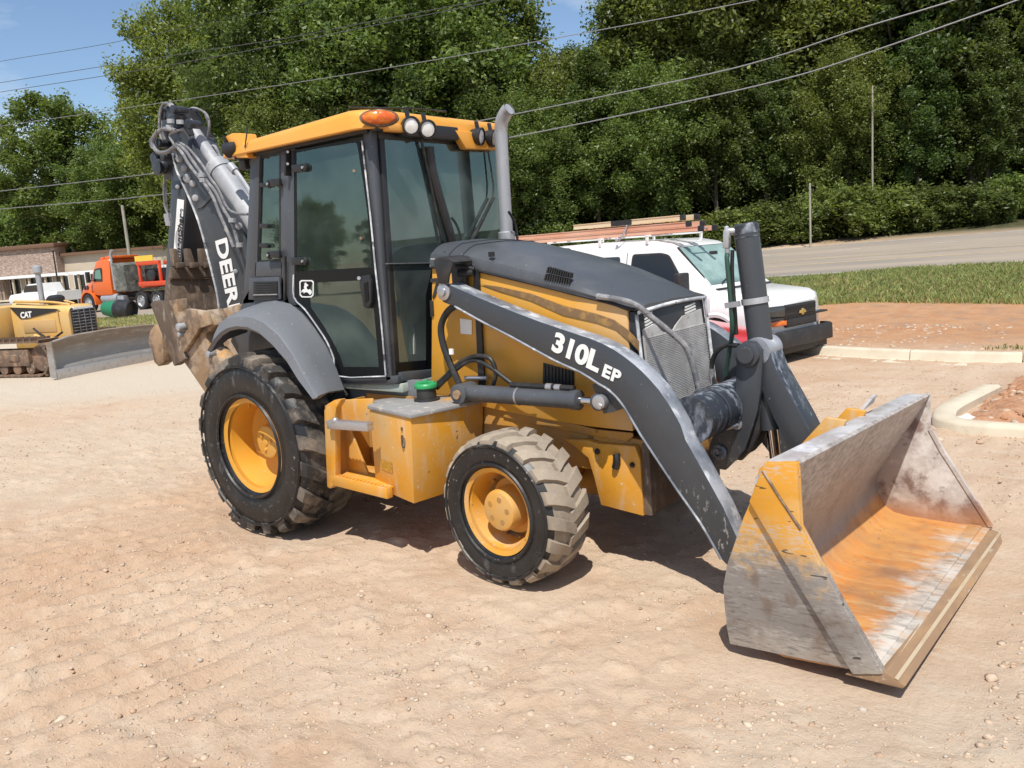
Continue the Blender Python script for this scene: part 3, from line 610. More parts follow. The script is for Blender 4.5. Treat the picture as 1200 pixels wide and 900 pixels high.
def wood(kind, px, d, H, wide=1.):
    p = far(px, d); k_ = {'dense': 'dark dense broadleaf tree', 'broad': 'broad mid green tree', 'tall': 'tall tapering green tree', 'slim': 'slim dark tree', 'open': 'open crowned pale stemmed tree'}[kind]
    lab = ('low ' if H < 13 else '')+k_+' in woods '+where(px)+(', back row' if d > 61 else '')
    lab = uniq(lab, px)
    return plant(kind, p.x, p.y, H, wide, None, lab, 'tree', WOOD)
p = far(108, 84); plant('open', p.x, p.y, 18.4, 1.3, .4, 'rounded green tree standing alone against the sky behind the brick building', 'tree')
p = far(252, 64); plant('bright', p.x, p.y, 20.6, .98, 1.1, 'tall bright green tree behind the raised digger arm', 'tree')
p = far(22, 100); plant('dense', p.x, p.y, 14.5, 1.2, 2.0, 'low dark tree at the left picture edge behind the building', 'tree')
for px, d, H, k in ((-30, 95, 14, 'broad'), (60, 104, 13, 'dense'), (150, 100, 15, 'dense'), (165, 78, 13, 'broad'), (200, 92, 17, 'dense'), (290, 80, 17, 'broad'), (262, 100, 18, 'dense')):
    p = far(px, d); plant(k, p.x, p.y, H, 1.2, None, uniq({'broad': 'mid green tree in the row behind the low building', 'dense': 'dark tree in the row behind the low building'}[k]+(', by the left edge' if px < 70 else ', above the orange truck' if px < 190 else ', behind the digger arm'), px), 'tree', 'trees behind the low building')
for i, (k, px, d, H, w) in enumerate([('tall', 338, 60, 24, 1.0), ('dense', 352, 54, 19, 1.0), ('broad', 395, 58, 22, 1.1), ('tall', 440, 52, 23, 1.1), ('dense', 480, 60, 23, 1.1), ('broad', 520, 52, 20, 1.1), ('open', 572, 54, 20, 1.0), ('tall', 590, 60, 19.5, .9), ('broad', 650, 52, 12.4, 1.0), ('slim', 695, 56, 12.4, 1.2), ('dense', 775, 60, 17.0, .9), ('tall', 790, 54, 20, 1.1),
        ('dense', 820, 52, 20, 1.15), ('broad', 870, 49, 20, 1.1), ('dense', 925, 52, 21, 1.1), ('tall', 965, 48, 22, 1.15), ('dense', 1010, 50, 21, 1.15), ('dense', 1060, 47, 21, 1.1), ('slim', 1105, 50, 20, 1.3), ('dense', 1140, 46, 21, 1.2), ('dense', 1190, 48, 22, 1.2), ('dense', 1250, 46, 20, 1.2),
        ('dense', 380, 70, 24, 1.2), ('dense', 460, 72, 24, 1.2), ('dense', 545, 70, 22, 1.2), ('dense', 625, 72, 15.0, 1.1), ('dense', 700, 74, 14.5, 1.25), ('dense', 825, 68, 23, 1.1), ('dense', 890, 64, 23, 1.2), ('dense', 990, 62, 24, 1.2), ('dense', 1085, 60, 24, 1.2), ('dense', 1170, 60, 24, 1.2),
        ('slim', 505, 47, 11, 1.2), ('slim', 600, 47, 12, 1.2), ('broad', 640, 46, 9, 1.2), ('slim', 715, 47, 11, 1.3), ('broad', 790, 46, 10, 1.2), ('slim', 850, 45, 11, 1.2), ('broad', 1000, 44, 9, 1.1), ('slim', 905, 45, 10, 1.2), ('slim', 1080, 43, 9.5, 1.2), ('slim', 1160, 42, 9, 1.2), ('slim', 450, 48, 11, 1.2), ('slim', 400, 49, 11, 1.2), ('broad', 355, 50, 11, 1.1)]):
    wood(k, px, d, H, w)
sh = random.Random(8)
for i in range(30):
    px = 330+i*31+sh.uniform(-9, 9); d = 45.5-7.5*max(0, (px-600)/600)+sh.uniform(-.8, 1.6); k = sh.choice(['shrub', 'shrub', 'shrub_pale', 'shrub_dark'])
    if 700 < px < 770: k = 'shrub_pale'
    p = far(px, d); plant(k, p.x, p.y, sh.uniform(.8, 2.4), sh.uniform(.9, 1.6), None, uniq({'shrub': 'leafy green', 'shrub_pale': 'pale leafy', 'shrub_dark': 'dark leafy'}[k]+' shrub at the wood edge, '+where(px), px), 'shrub', 'shrubs along the edge of the wood')
for i in range(30):
    px = 320+i*32+sh.uniform(-9, 9); d = 57-9*max(0, (px-600)/600)+sh.uniform(-1, 1.6); p = far(px, d); k = 'shrub_dark'
    plant(k, p.x, p.y, sh.uniform(3.5, 6.0), sh.uniform(.9, 1.2), None, uniq({'shrub': 'tall leafy green', 'shrub_dark': 'tall dark'}[k]+' undergrowth shrub in the wood, '+where(px), px), 'shrub', 'undergrowth shrubs in the wood')
for i in range(7):
    p = far(20+i*28, 88+sh.uniform(-2, 2)); plant(sh.choice(['shrub', 'shrub_dark']), p.x, p.y, sh.uniform(3.5, 6), 1.1, None, ('leftmost', 'second from the left', 'third from the left', 'middle', 'third from the right', 'second from the right', 'rightmost')[i]+' of the bushy shrubs close behind the low building', 'shrub', 'shrubs behind the low building')
p = far(38, 86); plant('shrub_pale', p.x, p.y, 7.4, .8, None, 'yellow green shrub showing above the brick building roof', 'shrub')

# ---- poles and overhead wires
m_wood = pm('grey_pole_wood', (.36, .33, .28), .9, layers=[dict(col=(.22, .2, .17), s=5, st=(4, 4, .4), lo=.45, hi=.65)])
p = far(171, 66); b = MB(); b.cyl((p.x, p.y, zg(p.x, p.y)-.5), (p.x-.05, p.y, zg(p.x, p.y)+7.0), .15, .12, 12); up_ = b.build('utility_pole', m_wood); tag(up_, 'grey wooden utility pole left of the raised digger arm', 'utility pole')
p = PZ(957, 286, 1.25); p = far(957, 37.6); z = zg(p.x, p.y); b = MB(); b.cyl((p.x, p.y, z-.3), (p.x, p.y, z+2.75), .045, seg=8); b.cyl((p.x, p.y, z+2.75), (p.x, p.y, z+2.80), .05, .02, 8); q = b.build('marker_post', m_wood); tag(q, 'thin grey post at the far edge of the road', 'post')
p = far(1029, 41); z = zg(p.x, p.y)+.4; b = MB(); b.cyl((p.x, p.y, z-.3), (p.x, p.y, z+6.6), .05, .04, 8); q = b.build('marker_post', m_wood); tag(q, 'tall thin pale pole half hidden among the roadside trees', 'post')
m_wire = pm('overhead_wire', (.07, .07, .075), .5); m_wire2 = pm('bare_overhead_wire', (.30, .30, .31), .4, metal=.5)
WN = Vector((-.147, .989, 0)); WO = Vector((0, 26.0, 0))
def onwire(px, py, off):
    d = ray(px, py); o_ = WO+WN*off; t_ = (o_-CAM).dot(WN)/d.dot(WN); return CAM+d*t_
for pts, off, r_, mt, lab in (
    ([(-60, 86), (0, 72), (110, 54), (220, 32), (300, 16), (377, 0), (440, -14)], 6, .016, 0, 'topmost overhead wire at the upper left'),
    ([(-60, 108), (0, 97), (183, 68), (333, 45), (400, 32), (567, 0), (640, -15)], 4, .018, 0, 'overhead wire just above another, rising through the middle tree tops'),
    ([(-60, 119), (0, 108), (177, 80), (340, 50), (400, 37.5), (587, 0), (660, -15)], 3, .018, 0, 'overhead wire just below its twin, rising through the middle tree tops'),
    ([(-60, 158), (0, 148), (240, 113), (400, 88.5), (533, 66), (660, 43), (790, 19), (900, -3)], 0, .016, 1, 'pale overhead wire passing right above the cab roof'),
    ([(-60, 232), (0, 224), (190, 202), (400, 170), (560, 142), (800, 93.5), (907, 67), (1000, 36), (1100, 6), (1200, -26)], -1, .022, 1, 'thick overhead wire reaching the cab exhaust tip from the left edge'),
    ([(-60, 252), (0, 245), (190, 228), (400, 196), (593, 162), (800, 120), (933, 89), (1020, 61), (1100, 33), (1260, -24)], -2, .022, 1, 'lowest overhead wire, passing behind the exhaust stack')):
    b = MB(); b.tube([onwire(x, y, off) for x, y in pts], r_, 6, 5); q = b.build('overhead_wire', (m_wire, m_wire2)[mt]); tag(q, lab, 'wire', 'overhead wires along the road')
# trees across the lot, behind the photographer: the door glass mirrors them
for x, y, H, k in ((-34, -28, 5.5, 'broad'), (-31, -31, 5.0, 'dense'), (-40, -22, 6.0, 'dense'), (-24, -38, 5, 'broad'), (-46, -16, 5.5, 'broad')):
    plant(k, x, y, H, 1.3, None, 'broadleaf tree across the lot, mirrored in the cab door glass', 'tree', 'trees across the lot')
# ================================================================== BACKHOE LOADER (x forward, y left, z up; rear axle over the origin)
BH = empty('backhoe_loader', (0, 0, 0), label='yellow and charcoal backhoe loader with cab, parked on dirt, its rusty bucket lowered', cat='backhoe loader')
rnd = random.Random(5)

def make_wheel(kind):
    """a wheel about the Y axis, outer face towards -Y, at its own origin"""
    w = empty(kind+'_wheel', parent_to := (0, 0, 0))
    if kind == 'rear': Rt, half, rf, n, h, lw = .622, .25, .335, 20, .034, .098
    else: Rt, half, rf, n, h, lw = .413, .165, .247, 19, .022, .080
    b = MB()
    sb = .8 if kind == 'rear' else .86
    prof = [(-half*.86, rf), (-half*1.0, rf+.035), (-half*1.05, rf+(Rt-rf)*.45), (-half*1.03, rf+(Rt-rf)*.72), (-half*.93, Rt-.035), (-half*.78, Rt-.012), (-half*.4, Rt), (half*.4, Rt), (half*.78, Rt-.012),
            (half*.93, Rt-.035), (half*1.03, rf+(Rt-rf)*.72), (half*1.05, rf+(Rt-rf)*.45), (half, rf+.035), (half*.86, rf)]
    b.lathe(prof[:6], (0, 0, 0), (0, 1, 0), 72, cap=(False, False)); b.lathe(prof[8:], (0, 0, 0), (0, 1, 0), 72, cap=(False, False))
    b.mat(1); b.lathe(prof[5:9], (0, 0, 0), (0, 1, 0), 72, cap=(False, False)); b.mat(0)
    # moulded ring and rim guard on the side wall
    for rr, dr in ((rf+.028, .012), (rf+(Rt-rf)*.80, .008)):
        b.lathe([(-half*1.04, rr-dr), (-half*1.085, rr-dr*.4), (-half*1.085, rr+dr*.4), (-half*1.03, rr+dr)], (0, 0, 0), (0, 1, 0), 72, cap=(False, False))
    b.mat(1)
    sl_ = R(15) if kind == 'rear' else R(11)
    for side in (-1, 1):
        for k in range(n):
            t0 = 2*PI*(k + (.5 if side > 0 else 0))/n
            st = [(-.10*half, Rt+h, 0, .92), (.32*half, Rt+h, .45, .95), (.80*half, Rt+h-.008, .86, 1.06), (.985*half, Rt+h-.026, 1.0, 1.12), (1.02*half, Rt-.058, 1.02, .95), (.99*half, Rt-.088, 1.0, .75)]
            top, bot = [], []
            for a, r, q, ww in st:
                th = t0 - q*sl_
                for lst, rr, kw in ((top, r, .78), (bot, r-h-.03, 1.05)):
                    d = lw*ww*kw/2/Rt
                    lst.append([Vector((rr*math.sin(th+e*d), side*a, rr*math.cos(th+e*d))) for e in (-1, 1)])
            rg = [[top[i][0], top[i][1], bot[i][1], bot[i][0]] for i in range(len(st))]
            b.rings(rg)
    ty = b.build('tyre', [M['tyre'], M['tread'] if kind == 'front' else M['tread_dark']], w, ang=40)
    c = MB()
    if kind == 'rear':
        pr = [(-half*.86, rf-.03), (-half*.90, rf+.004), (-half*.80, rf+.004), (-half*.76, rf-.035), (-half*.45, rf-.05), (-half*.10, rf-.055), (-.0, rf-.10), (.005, .14), (.004, .001)]
    else:
        pr = [(-half*.86, rf-.022), (-half*.92, rf+.004), (-half*.80, rf+.004), (-half*.74, rf-.028), (-half*.3, rf-.045), (-half*.02, rf-.055), (half*.1, rf-.075), (half*.1, .12), (half*.1, .001)]
    c.lathe(pr if kind == 'rear' else pr[:6], (0, 0, 0), (0, 1, 0), 56, cap=(False, False))
    if kind == 'front':
        dk = MB(); dk.lathe(pr[5:], (0, 0, 0), (0, 1, 0), 56, cap=(False, False)); dk.build('wheel_disc', pm('greasy_disc', (.34, .17, .04), .45, layers=[dict(col=(.09, .07, .055), s=5, lo=.42, hi=.6, f=.9), dict(col=(.45, .38, .3), s=9, lo=.6, hi=.72, f=.6)]), w)
    c.lathe([(half*.1, rf-.05), (half*.8, rf-.03), (half*.9, rf+.0)], (0, 0, 0), (0, 1, 0), 40, cap=(False, False))
    if kind == 'rear': c.box((-.11, -half*.62, rf-.075), (.014, .02, .03))
    rim = c.build('rim', M['yellow'] if kind == 'rear' else M['yellow_worn'], w)
    d = MB()
    if kind == 'rear':
        d.lathe([(.02, .132), (-.085, .122), (-.10, .115), (-.104, .1), (-.104, .001)], (0, 0, 0), (0, 1, 0), 40, cap=(False, False))
        for k in range(3): d.lathe([(-.104, .013), (-.116, .012), (-.118, .001)], (.058*math.cos(k*2.09+.4), 0, .058*math.sin(k*2.09+.4)), (0, 1, 0), 12, cap=(False, False))
        d.lathe([(-.104, .024), (-.111, .022), (-.112, .001)], (0, 0, 0), (0, 1, 0), 16, cap=(False, False))
        hub = d.build('hub', M['yellow'], w)
    else:
        d.lathe([(.05, .125), (-.118, .118), (-.132, .11), (-.136, .098), (-.136, .001)], (0, 0, 0), (0, 1, 0), 40, cap=(False, False))
        d.lathe([(.012, .16), (-.004, .16), (-.006, .11)], (0, 0, 0), (0, 1, 0), 40, cap=(False, False))
        hub = d.build('hub', M['yellow_worn'], w)
        e = MB()
        for k in range(5): e.lathe([(-.128, .017), (-.1372, .017), (-.1376, .001)], (.067*math.cos(k*1.257+.2), 0, .067*math.sin(k*1.257+.2)), (0, 1, 0), 12, cap=(False, False))
        e.build('hub_bolt', M['yellow_dirty'], w, split=True)
        e = MB()
        for k in range(10): e.cyl((.185*math.cos(k*.628), .012, .185*math.sin(k*.628)), (.185*math.cos(k*.628), -.018, .185*math.sin(k*.628)), .011, seg=6)
        e.build('lug_nut', M['yellow_dirty'], w, split=True)
    return w
wr = make_wheel('rear'); wr.location = (0, -.835, .668); wr.parent = BH; wr.rotation_euler = (0, R(7), 0)
wf = make_wheel('front'); wf.location = (2.145, -.825, .474); wf.parent = BH; wf.rotation_euler = (0, R(5), R(-4))
for w_, loc, rz in ((wr, (0, .835, .668), PI), (wf, (2.145, .825, .474), PI-R(4))):
    c = copy_tree(w_, BH); c.location = loc; c.rotation_euler = (0, R(3), rz)

# ---- chassis
b = MB()
b.prism([(1.15, .98), (1.15, .62), (2.1, .60), (2.80, .60), (2.80, .80), (1.9, .90)], -.40, -.32)
b.prism([(1.15, .98), (1.15, .62), (2.1, .60), (2.80, .60), (2.80, .80), (1.9, .90)], .32, .40)
b.box((2.0, 0, .68), (1.7, .64, .12)); b.box((.2, 0, .72), (2.2, .8, .40)); b.box((.0, 0, .65), (.4, 1.2, .3))
b.build('chassis_frame', M['yellow_dirty'], BH, bevel=.006)
b = MB()                                                     # front frame nose around the axle
nose = YZ([(660.7, 515), (689, 516), (700, 520), (744, 523), (750, 539), (754, 605), (704, 592), (696, 560), (689, 537), (674, 524)], -.45)
b.prism(nose, -.45, -.40); b.prism(nose, .40, .45)
b.build('front_frame_plate', M['yellow_worn'], BH, bevel=.006, split=True)
b = MB()
b.poly([(2.762, -.445, .39), (2.762, -.445, .80), (2.762, .445, .80), (2.762, .445, .39)], (.05, 0, 0))
b.prism([(2.47, .42), (2.75, .38), (2.75, .41), (2.47, .45)], -.4, .4)
b.build('front_weight', M['rust'], BH, bevel=.008)
b = MB(); b.tube([PY(722, 532, -.46), PY(723, 540, -.465), PY(721, 548, -.46)], .022, 8, 3); b.ball(PY(700, 529, -.455), .02, 1); b.ball(PY(741, 545, -.455), .018, 1)
b.build('drain_plug', M['black'], BH, split=True)
b = MB()
b.lathe([(-.62, .07), (-.45, .085), (-.2, .10), (0, .17), (.2, .10), (.45, .085), (.62, .07)], (2.145, 0, .47), (0, 1, 0), 20)
b.cyl((2.03, -.55, .50), (2.03, .55, .50), .035); b.box((2.2, -.55, .60), (.3, .09, .05)); b.box((2.2, .55, .60), (.3, .09, .05))
b.box((2.33, -.60, .52), (.12, .05, .05)); b.box((2.145, 0, .6), (.3, .3, .25))
b.build('front_axle', M['yellow_dirty'], BH, bevel=.006)
b = MB(); b.lathe([(-.7, .12), (-.3, .15), (0, .2), (.3, .15), (.7, .12)], (0, 0, .648), (0, 1, 0), 20); b.build('rear_axle', M['yellow_dirty'], BH)

# ---- engine cover: yellow sides under a charcoal bonnet
HS = -.43
low = YZ([(506, 312), (545, 311), (557, 315), (600, 325), (650, 337), (700, 350), (752, 364)], HS)
def capx(q, m=2.705): return [(min(x, m), z) for x, z in q]
side = low + YZ([(757, 400), (766, 490), (745, 506), (690, 500), (640, 492), (580, 480), (505, 462)], HS)
for s_, nm in ((HS, 'near'), (-HS, 'other')):
    b = MB(); b.prism(capx(side), s_, s_ + (.05 if s_ < 0 else -.05))
    p_ = b.build('engine_cover', M['yellow'], BH, bevel=.008)
    if s_ < 0: cover = p_
# arm's reflection painted as a dark band, panel seams, white maker's plate, hose decals
def on_side(pts, y, t=.003):
    b = MB(); b.prism(YZ(pts, y), y, y-t); return b
on_side([(563, 333), (585, 341), (622, 352), (660, 369), (700, 378), (722, 386), (740, 402), (749, 412), (749, 400), (738, 388), (720, 375), (700, 368), (660, 358), (622, 344), (585, 336)], HS-.004, .002).build('painted_arm_reflection', pm('arm_reflection_tone', (.22, .13, .06), .45, layers=[dict(col=(.45, .25, .07), s=20, lo=.5, hi=.66, f=.7)]), cover, smooth=False)
on_side([(556, 316), (562, 316), (570, 471), (563, 470)], HS-.01, .012).build('cover_strap', M['black'], cover)
on_side([(539, 373), (553, 375), (553, 392), (540, 391)], HS-.003, .002).build('maker_plate', M['white'], cover, smooth=False)
b = on_side([(637, 425), (673, 435), (673, 470), (636, 468)], HS-.002, .004); b.build('vent_screen', M['black'], cover)
b = MB()
for k in range(9):
    x0 = 638+k*4; b.poly([PY(x0, 427+k, HS-.007), PY(x0+1.2, 427.3+k, HS-.007), PY(x0+1.2, 469, HS-.007), PY(x0, 469, HS-.007)], (0, -.006, 0))
b.build('vent_bar', M['rubber'], cover, split=True)
on_side([(504.5, 326.5), (515, 325.5), (515, 329), (510.5, 347), (507.5, 350.5), (507, 347.5), (511.5, 330), (504.5, 331)], HS-.004, .003).build('cover_number', M['black'], cover, smooth=False)
on_side([(505, 303), (530, 304), (530, 314), (504, 312)], HS-.006, .003).build('warning_label', M['white'], cover, smooth=False)
b = MB(); b.prism(YZ([(505, 352), (508, 353), (509, 370), (506, 371)], HS), HS-.012, HS+.01); b.build('cover_latch', M['black'], cover)
# lower yellow skirt panel with the dark seam along the frame
b = MB(); b.prism(YZ([(600, 478), (640, 488), (700, 503), (742, 507), (743, 511), (736, 517), (700, 511), (640, 500), (590, 488)], -.405), -.415, -.40); b.build('lower_skirt', M['yellow_dirty'], BH, bevel=.004)

def hoodsec(x, zl, zs, zt, hw, front=False):
    pts = []
    hs = hw-.075
    prof = [(-hw, zl), (-hw-.004, zl+(zs-zl)*.35), (-hw+.012, zl+(zs-zl)*.8), (-hs, zs+(zt-zs)*.35), (-hs+.06, zs+(zt-zs)*.72), (-hs*.45, zt-.006), (0, zt)]
    prof = prof + [(-y, z) for y, z in prof[-2::-1]]
    return [Vector((x, y, z)) for y, z in prof]
lx_, lz_ = [q[0] for q in low], [q[1] for q in low]
tx_, tz_ = [1.2, 1.35, 1.60, 1.75, 2.0, 2.2, 2.36, 2.5, 2.6, 2.72, 2.76], [1.985, 1.985, 1.950, 1.915, 1.850, 1.795, 1.742, 1.685, 1.638, 1.556, 1.535]
secs = []
for x in (1.275, 1.33, 1.38, 1.44, 1.55, 1.70, 1.85, 2.0, 2.15, 2.28, 2.36, 2.42, 2.50, 2.60, 2.70, 2.755):
    zl = float(np.interp(x, lx_, lz_)); zt = float(np.interp(x, tx_, tz_)); nose_ = max(0, (x-2.36)/.4)
    zs = zl+(zt-zl)*(.62-.25*nose_); secs.append((x, zl-.006, zs, max(zt, zl+.02), .44-.02*nose_))
b = MB(); b.rings([hoodsec(*s_) for s_ in secs]); hood = b.build('hood', M['grey'], BH, ang=32)
b = MB()                                                     # lip under the bonnet edge
for sg in (-1, 1):
    b.tube([(x, sg*(hw+.002), zl) for x, zl, zs, zt, hw in secs], .009, 6, 2)
b.build('hood_edge', M['black'], hood, split=True)
b = MB()                                                     # two rows of vent slots
g0, g1, g2, g3 = PY(643, 312, -.437), PY(671, 320, -.437), PY(669, 333.5, -.437), PY(638, 328, -.437)
for row in (0, 1):
    for k in range(11):
        s0, s1 = (k+.12)/11, (k+.68)/11
        t0, t1 = (.03, .46) if row == 0 else (.55, .98)
        q = [(g0.lerp(g1, s)).lerp(g3.lerp(g2, s), t) for s, t in ((s0, t0), (s1, t0), (s1, t1), (s0, t1))]
        q = [p+Vector((0, .0-.006*0, 0)) for p in q]
        b.poly([(p.x, -.449, p.z) for p in q], (0, .03, 0))
b.build('hood_vent_slot', M['black'], hood, split=True)
b = MB(); b.box(PY(576, 298, -.42), (.035, .02, .03)); b.box(PY(521, 297, -.41), (.02, .01, .02)); b.build('hood_catch', M['black'], hood, split=True)
b = MB()
for k in (3, 4):
    b.tube([p+Vector((0, 0, .001)) for p in hoodsec(*secs[k])], .004, 5, 0)
b.build('hood_seam', M['black'], hood, split=True)

# ---- front grille
gt = [Vector((2.745, -.415, 1.525)), Vector((2.745, .415, 1.525)), Vector((2.80, .43, .90)), Vector((2.80, -.43, .90))]
def gq(s, t, o=0): return gt[0].lerp(gt[1], s).lerp(gt[3].lerp(gt[2], s), t) + Vector((o, 0, o*.09))
b = MB()
b.poly([gq(0, 0), gq(1, 0), gq(1, 1), gq(0, 1)], (-.10, 0, 0))
grille = b.build('front_grille', M['black'], BH, bevel=.01)
gdust = pm('dust_clogged_screen', (.38, .37, .355), .8, layers=[dict(col=(.52, .51, .50), s=5, lo=.4, hi=.65), dict(col=(.2, .195, .19), s=16, lo=.6, hi=.7, f=.7)], bump=(90, .3))
b = MB()
b.poly([gq(.05, .17, .004), gq(.22, .14, .004), gq(.30, .22, .004), gq(.42, .27, .004), gq(.50, .20, .004), gq(.62, .13, .004), gq(.92, .10, .004), gq(.95, .97, .004), gq(.05, .97, .004)], (.008, 0, 0))
gs = b.build('grille_screen', gdust, grille)
b = MB()
for k in range(46):
    t = .25+k*.0158
    b.bar(gq(.055, t, .013), gq(.945, t, .013), .006, .0045)
b.build('screen_wire', gdust, grille)['kind'] = 'stuff'
b = MB()
for s0, s1 in ((.10, .20), (.68, .84)):
    for k in range(5):
        t = .035+k*.028; b.bar(gq(s0, t+.02, .006), gq(s1, t, .006), .008, .010)
b.build('louver', M['white'], grille, split=True)
scf = pm('scuffed_light_edge', (.33, .35, .38), .5, layers=[dict(col=(.72, .73, .74), s=7, lo=.45, hi=.6), dict(col=(.06, .06, .07), s=12, lo=.6, hi=.66)])
b = MB(); b.tube([gq(.02, .015, .012), gq(.5, -.012, .014), gq(.97, .0, .012), gq(1.0, .03, .01), gq(1.0, .5, .01), gq(1.0, 1, .01)], .011, 8, 3); b.tube([gq(.0, .03, .006), gq(.0, .5, .006), gq(.0, .95, .006)], .010, 8, 2); b.bar(gq(.1, .985, .02), gq(.5, .965, .02), .03, .02)
b.build('grille_frame', scf, grille)

# ---- exhaust stack
b = MB()
b.tube([(1.262, .38, 1.93), (1.266, .38, 2.3), (1.272, .38, 2.62), (1.277, .38, 2.72), (1.296, .375, 2.785), (1.34, .37, 2.835), (1.375, .366, 2.852)], .047, 18, 6, cap=False)
b.lathe([(-.01, .060), (.06, .060), (.068, .052)], (1.262, .38, 1.96), (0, 0, 1), 18)
b.tube([(1.34, .366, 2.836), (1.375, .366, 2.852)], .040, 18, 0, cap=True)
b.build('exhaust_stack', M['exhaust'], BH)
b = MB(); b.tube([PX(607, 288, 1.36), PX(605, 268, 1.36), PX(601, 256, 1.36), PX(596, 248, 1.36)], .010, 6, 4); b.build('guard_rod', M['black'], BH)

# ---- loader arms
AY0, AY1 = -.62, -.49
top = [(516, 337), (520, 333), (526, 333.5), (533, 337), (567, 351.7), (600, 365), (633, 377.5), (667, 389), (690, 396.5), (705, 402.5), (719, 410), (731, 418), (743, 427.5), (752, 435.5), (762, 446), (772, 457.5), (780, 469), (787, 480), (797, 498), (803, 516), (815, 537), (825, 555), (847, 595), (862, 628), (872, 650)]
bot = [(868, 668), (857, 668), (845, 655), (830, 628), (817, 607), (793, 573), (772, 541.5), (750, 508), (735, 482.5), (729, 473.5), (723, 466), (717, 460), (710, 454.5), (702, 450), (680, 436), (650, 422.5), (600, 395), (567, 378), (533, 359), (526, 357), (519, 354), (515.5, 347), (514.6, 342)]
aprof = YZ(top+bot, AY0)
def arm(sgn):
    b = MB(); n = len(aprof); nt = len(top)
    y0, y1 = sgn*abs(AY0), sgn*abs(AY1)
    A = [b.bm.verts.new((x, y0, z)) for x, z in aprof]; B = [b.bm.verts.new((x, y1, z)) for x, z in aprof]
    b.face(A); b.face(B[::-1])
    for i in range(n):
        b.mi = 1 if i < nt-1 else 0
        b.face((A[i], B[i], B[(i+1) % n], A[(i+1) % n]))
    o = b.build('loader_arm', [M['arm'], M['arm_top']], BH, bevel=.004, ang=30)
    # raised rim along the lower edge
    b = MB(); lo_ = [(x, y0+sgn*.001, z) for x, z in YZ(bot[2:-4], AY0)]
    b.tube(lo_, .007, 6, 2); b.build('arm_edge_weld', M['arm_top'], o)
    pv = PY(520.5, 342, AY0)
    b = MB(); b.cyl((pv.x, y0+sgn*-.01, pv.z), (pv.x, y0+sgn*.012, pv.z), .052, seg=24); b.cyl((pv.x, y0, pv.z), (pv.x, y0+sgn*.03, pv.z), .026, seg=18); b.build('pivot_pin', [M['steel']], o, bevel=.004)
    pv = PY(703, 471, AY0)
    b = MB(); b.prism(YZ([(690, 452), (704, 451), (722, 465), (727, 480), (716, 484), (704, 486)], AY0), y0+sgn*-.03, y0+sgn*-.09); b.build('cylinder_lug', M['arm'], o)
    b = MB(); b.cyl((pv.x, y0-sgn*.05, pv.z), (pv.x, y0+sgn*.018, pv.z), .040, seg=20); b.box((pv.x+.008, y0+sgn*.022, pv.z-.018), (.035, .012, .028), (0, .5, 0)); b.build('cylinder_pin', M['steel'], o, bevel=.003)
    return o
armR = arm(-1); armL = arm(1)
ba, bb = PY(647, 411, AY0), PY(700, 438, AY0); ex = (bb-ba)
def arm_text(body, px, size, sx=1., sp=1.0, bd=.004):
    o = PY(*px, AY0-.0035)
    e = Vector((PY(px[0]+40, px[1]+19.5, AY0).x-PY(*px, AY0).x, 0, PY(px[0]+40, px[1]+19.5, AY0).z-PY(*px, AY0).z))
    return text('arm_lettering', body, size, M['white'], o, e, (-e.z, 0, e.x), armR, .003, bd, sp, 0, sx)
arm_text('310L', (645.5, 409), .148, 1.10, .98, .0062); arm_text('EP', (704.5, 439.5), .094, 1.12, 1.10, .0036)
# tower that carries the arms, beside the cab front
for sg in (-1, 1):
    b = MB(); b.prism([(x, z) for x, z in YZ([(513, 305), (520, 301), (531, 302), (536, 308), (531, 326), (532, 350), (517, 350)], -.60)], sg*.46, sg*.49); b.prism(YZ([(513, 305), (520, 301), (531, 302), (536, 308), (531, 323), (530, 332), (519, 332)], -.60), sg*.625, sg*.640)
    b.prism(YZ([(514, 303.5), (520, 300.5), (531, 301.5), (537, 307)], -.60), sg*.46, sg*.642)
    b.build('arm_tower', M['black'], BH, bevel=.004)
# cross tube between the arms
b = MB(); b.cyl((3.09, -.50, .965), (3.09, .50, .965), .125, seg=32)
for y in (-.30, -.16, .2, .34): b.lathe([(0, .128), (.015, .133), (.03, .128)], (3.09, y, .965), (0, 1, 0), 32, cap=(False, False))
b.build('torque_tube', M['scuff'], BH)

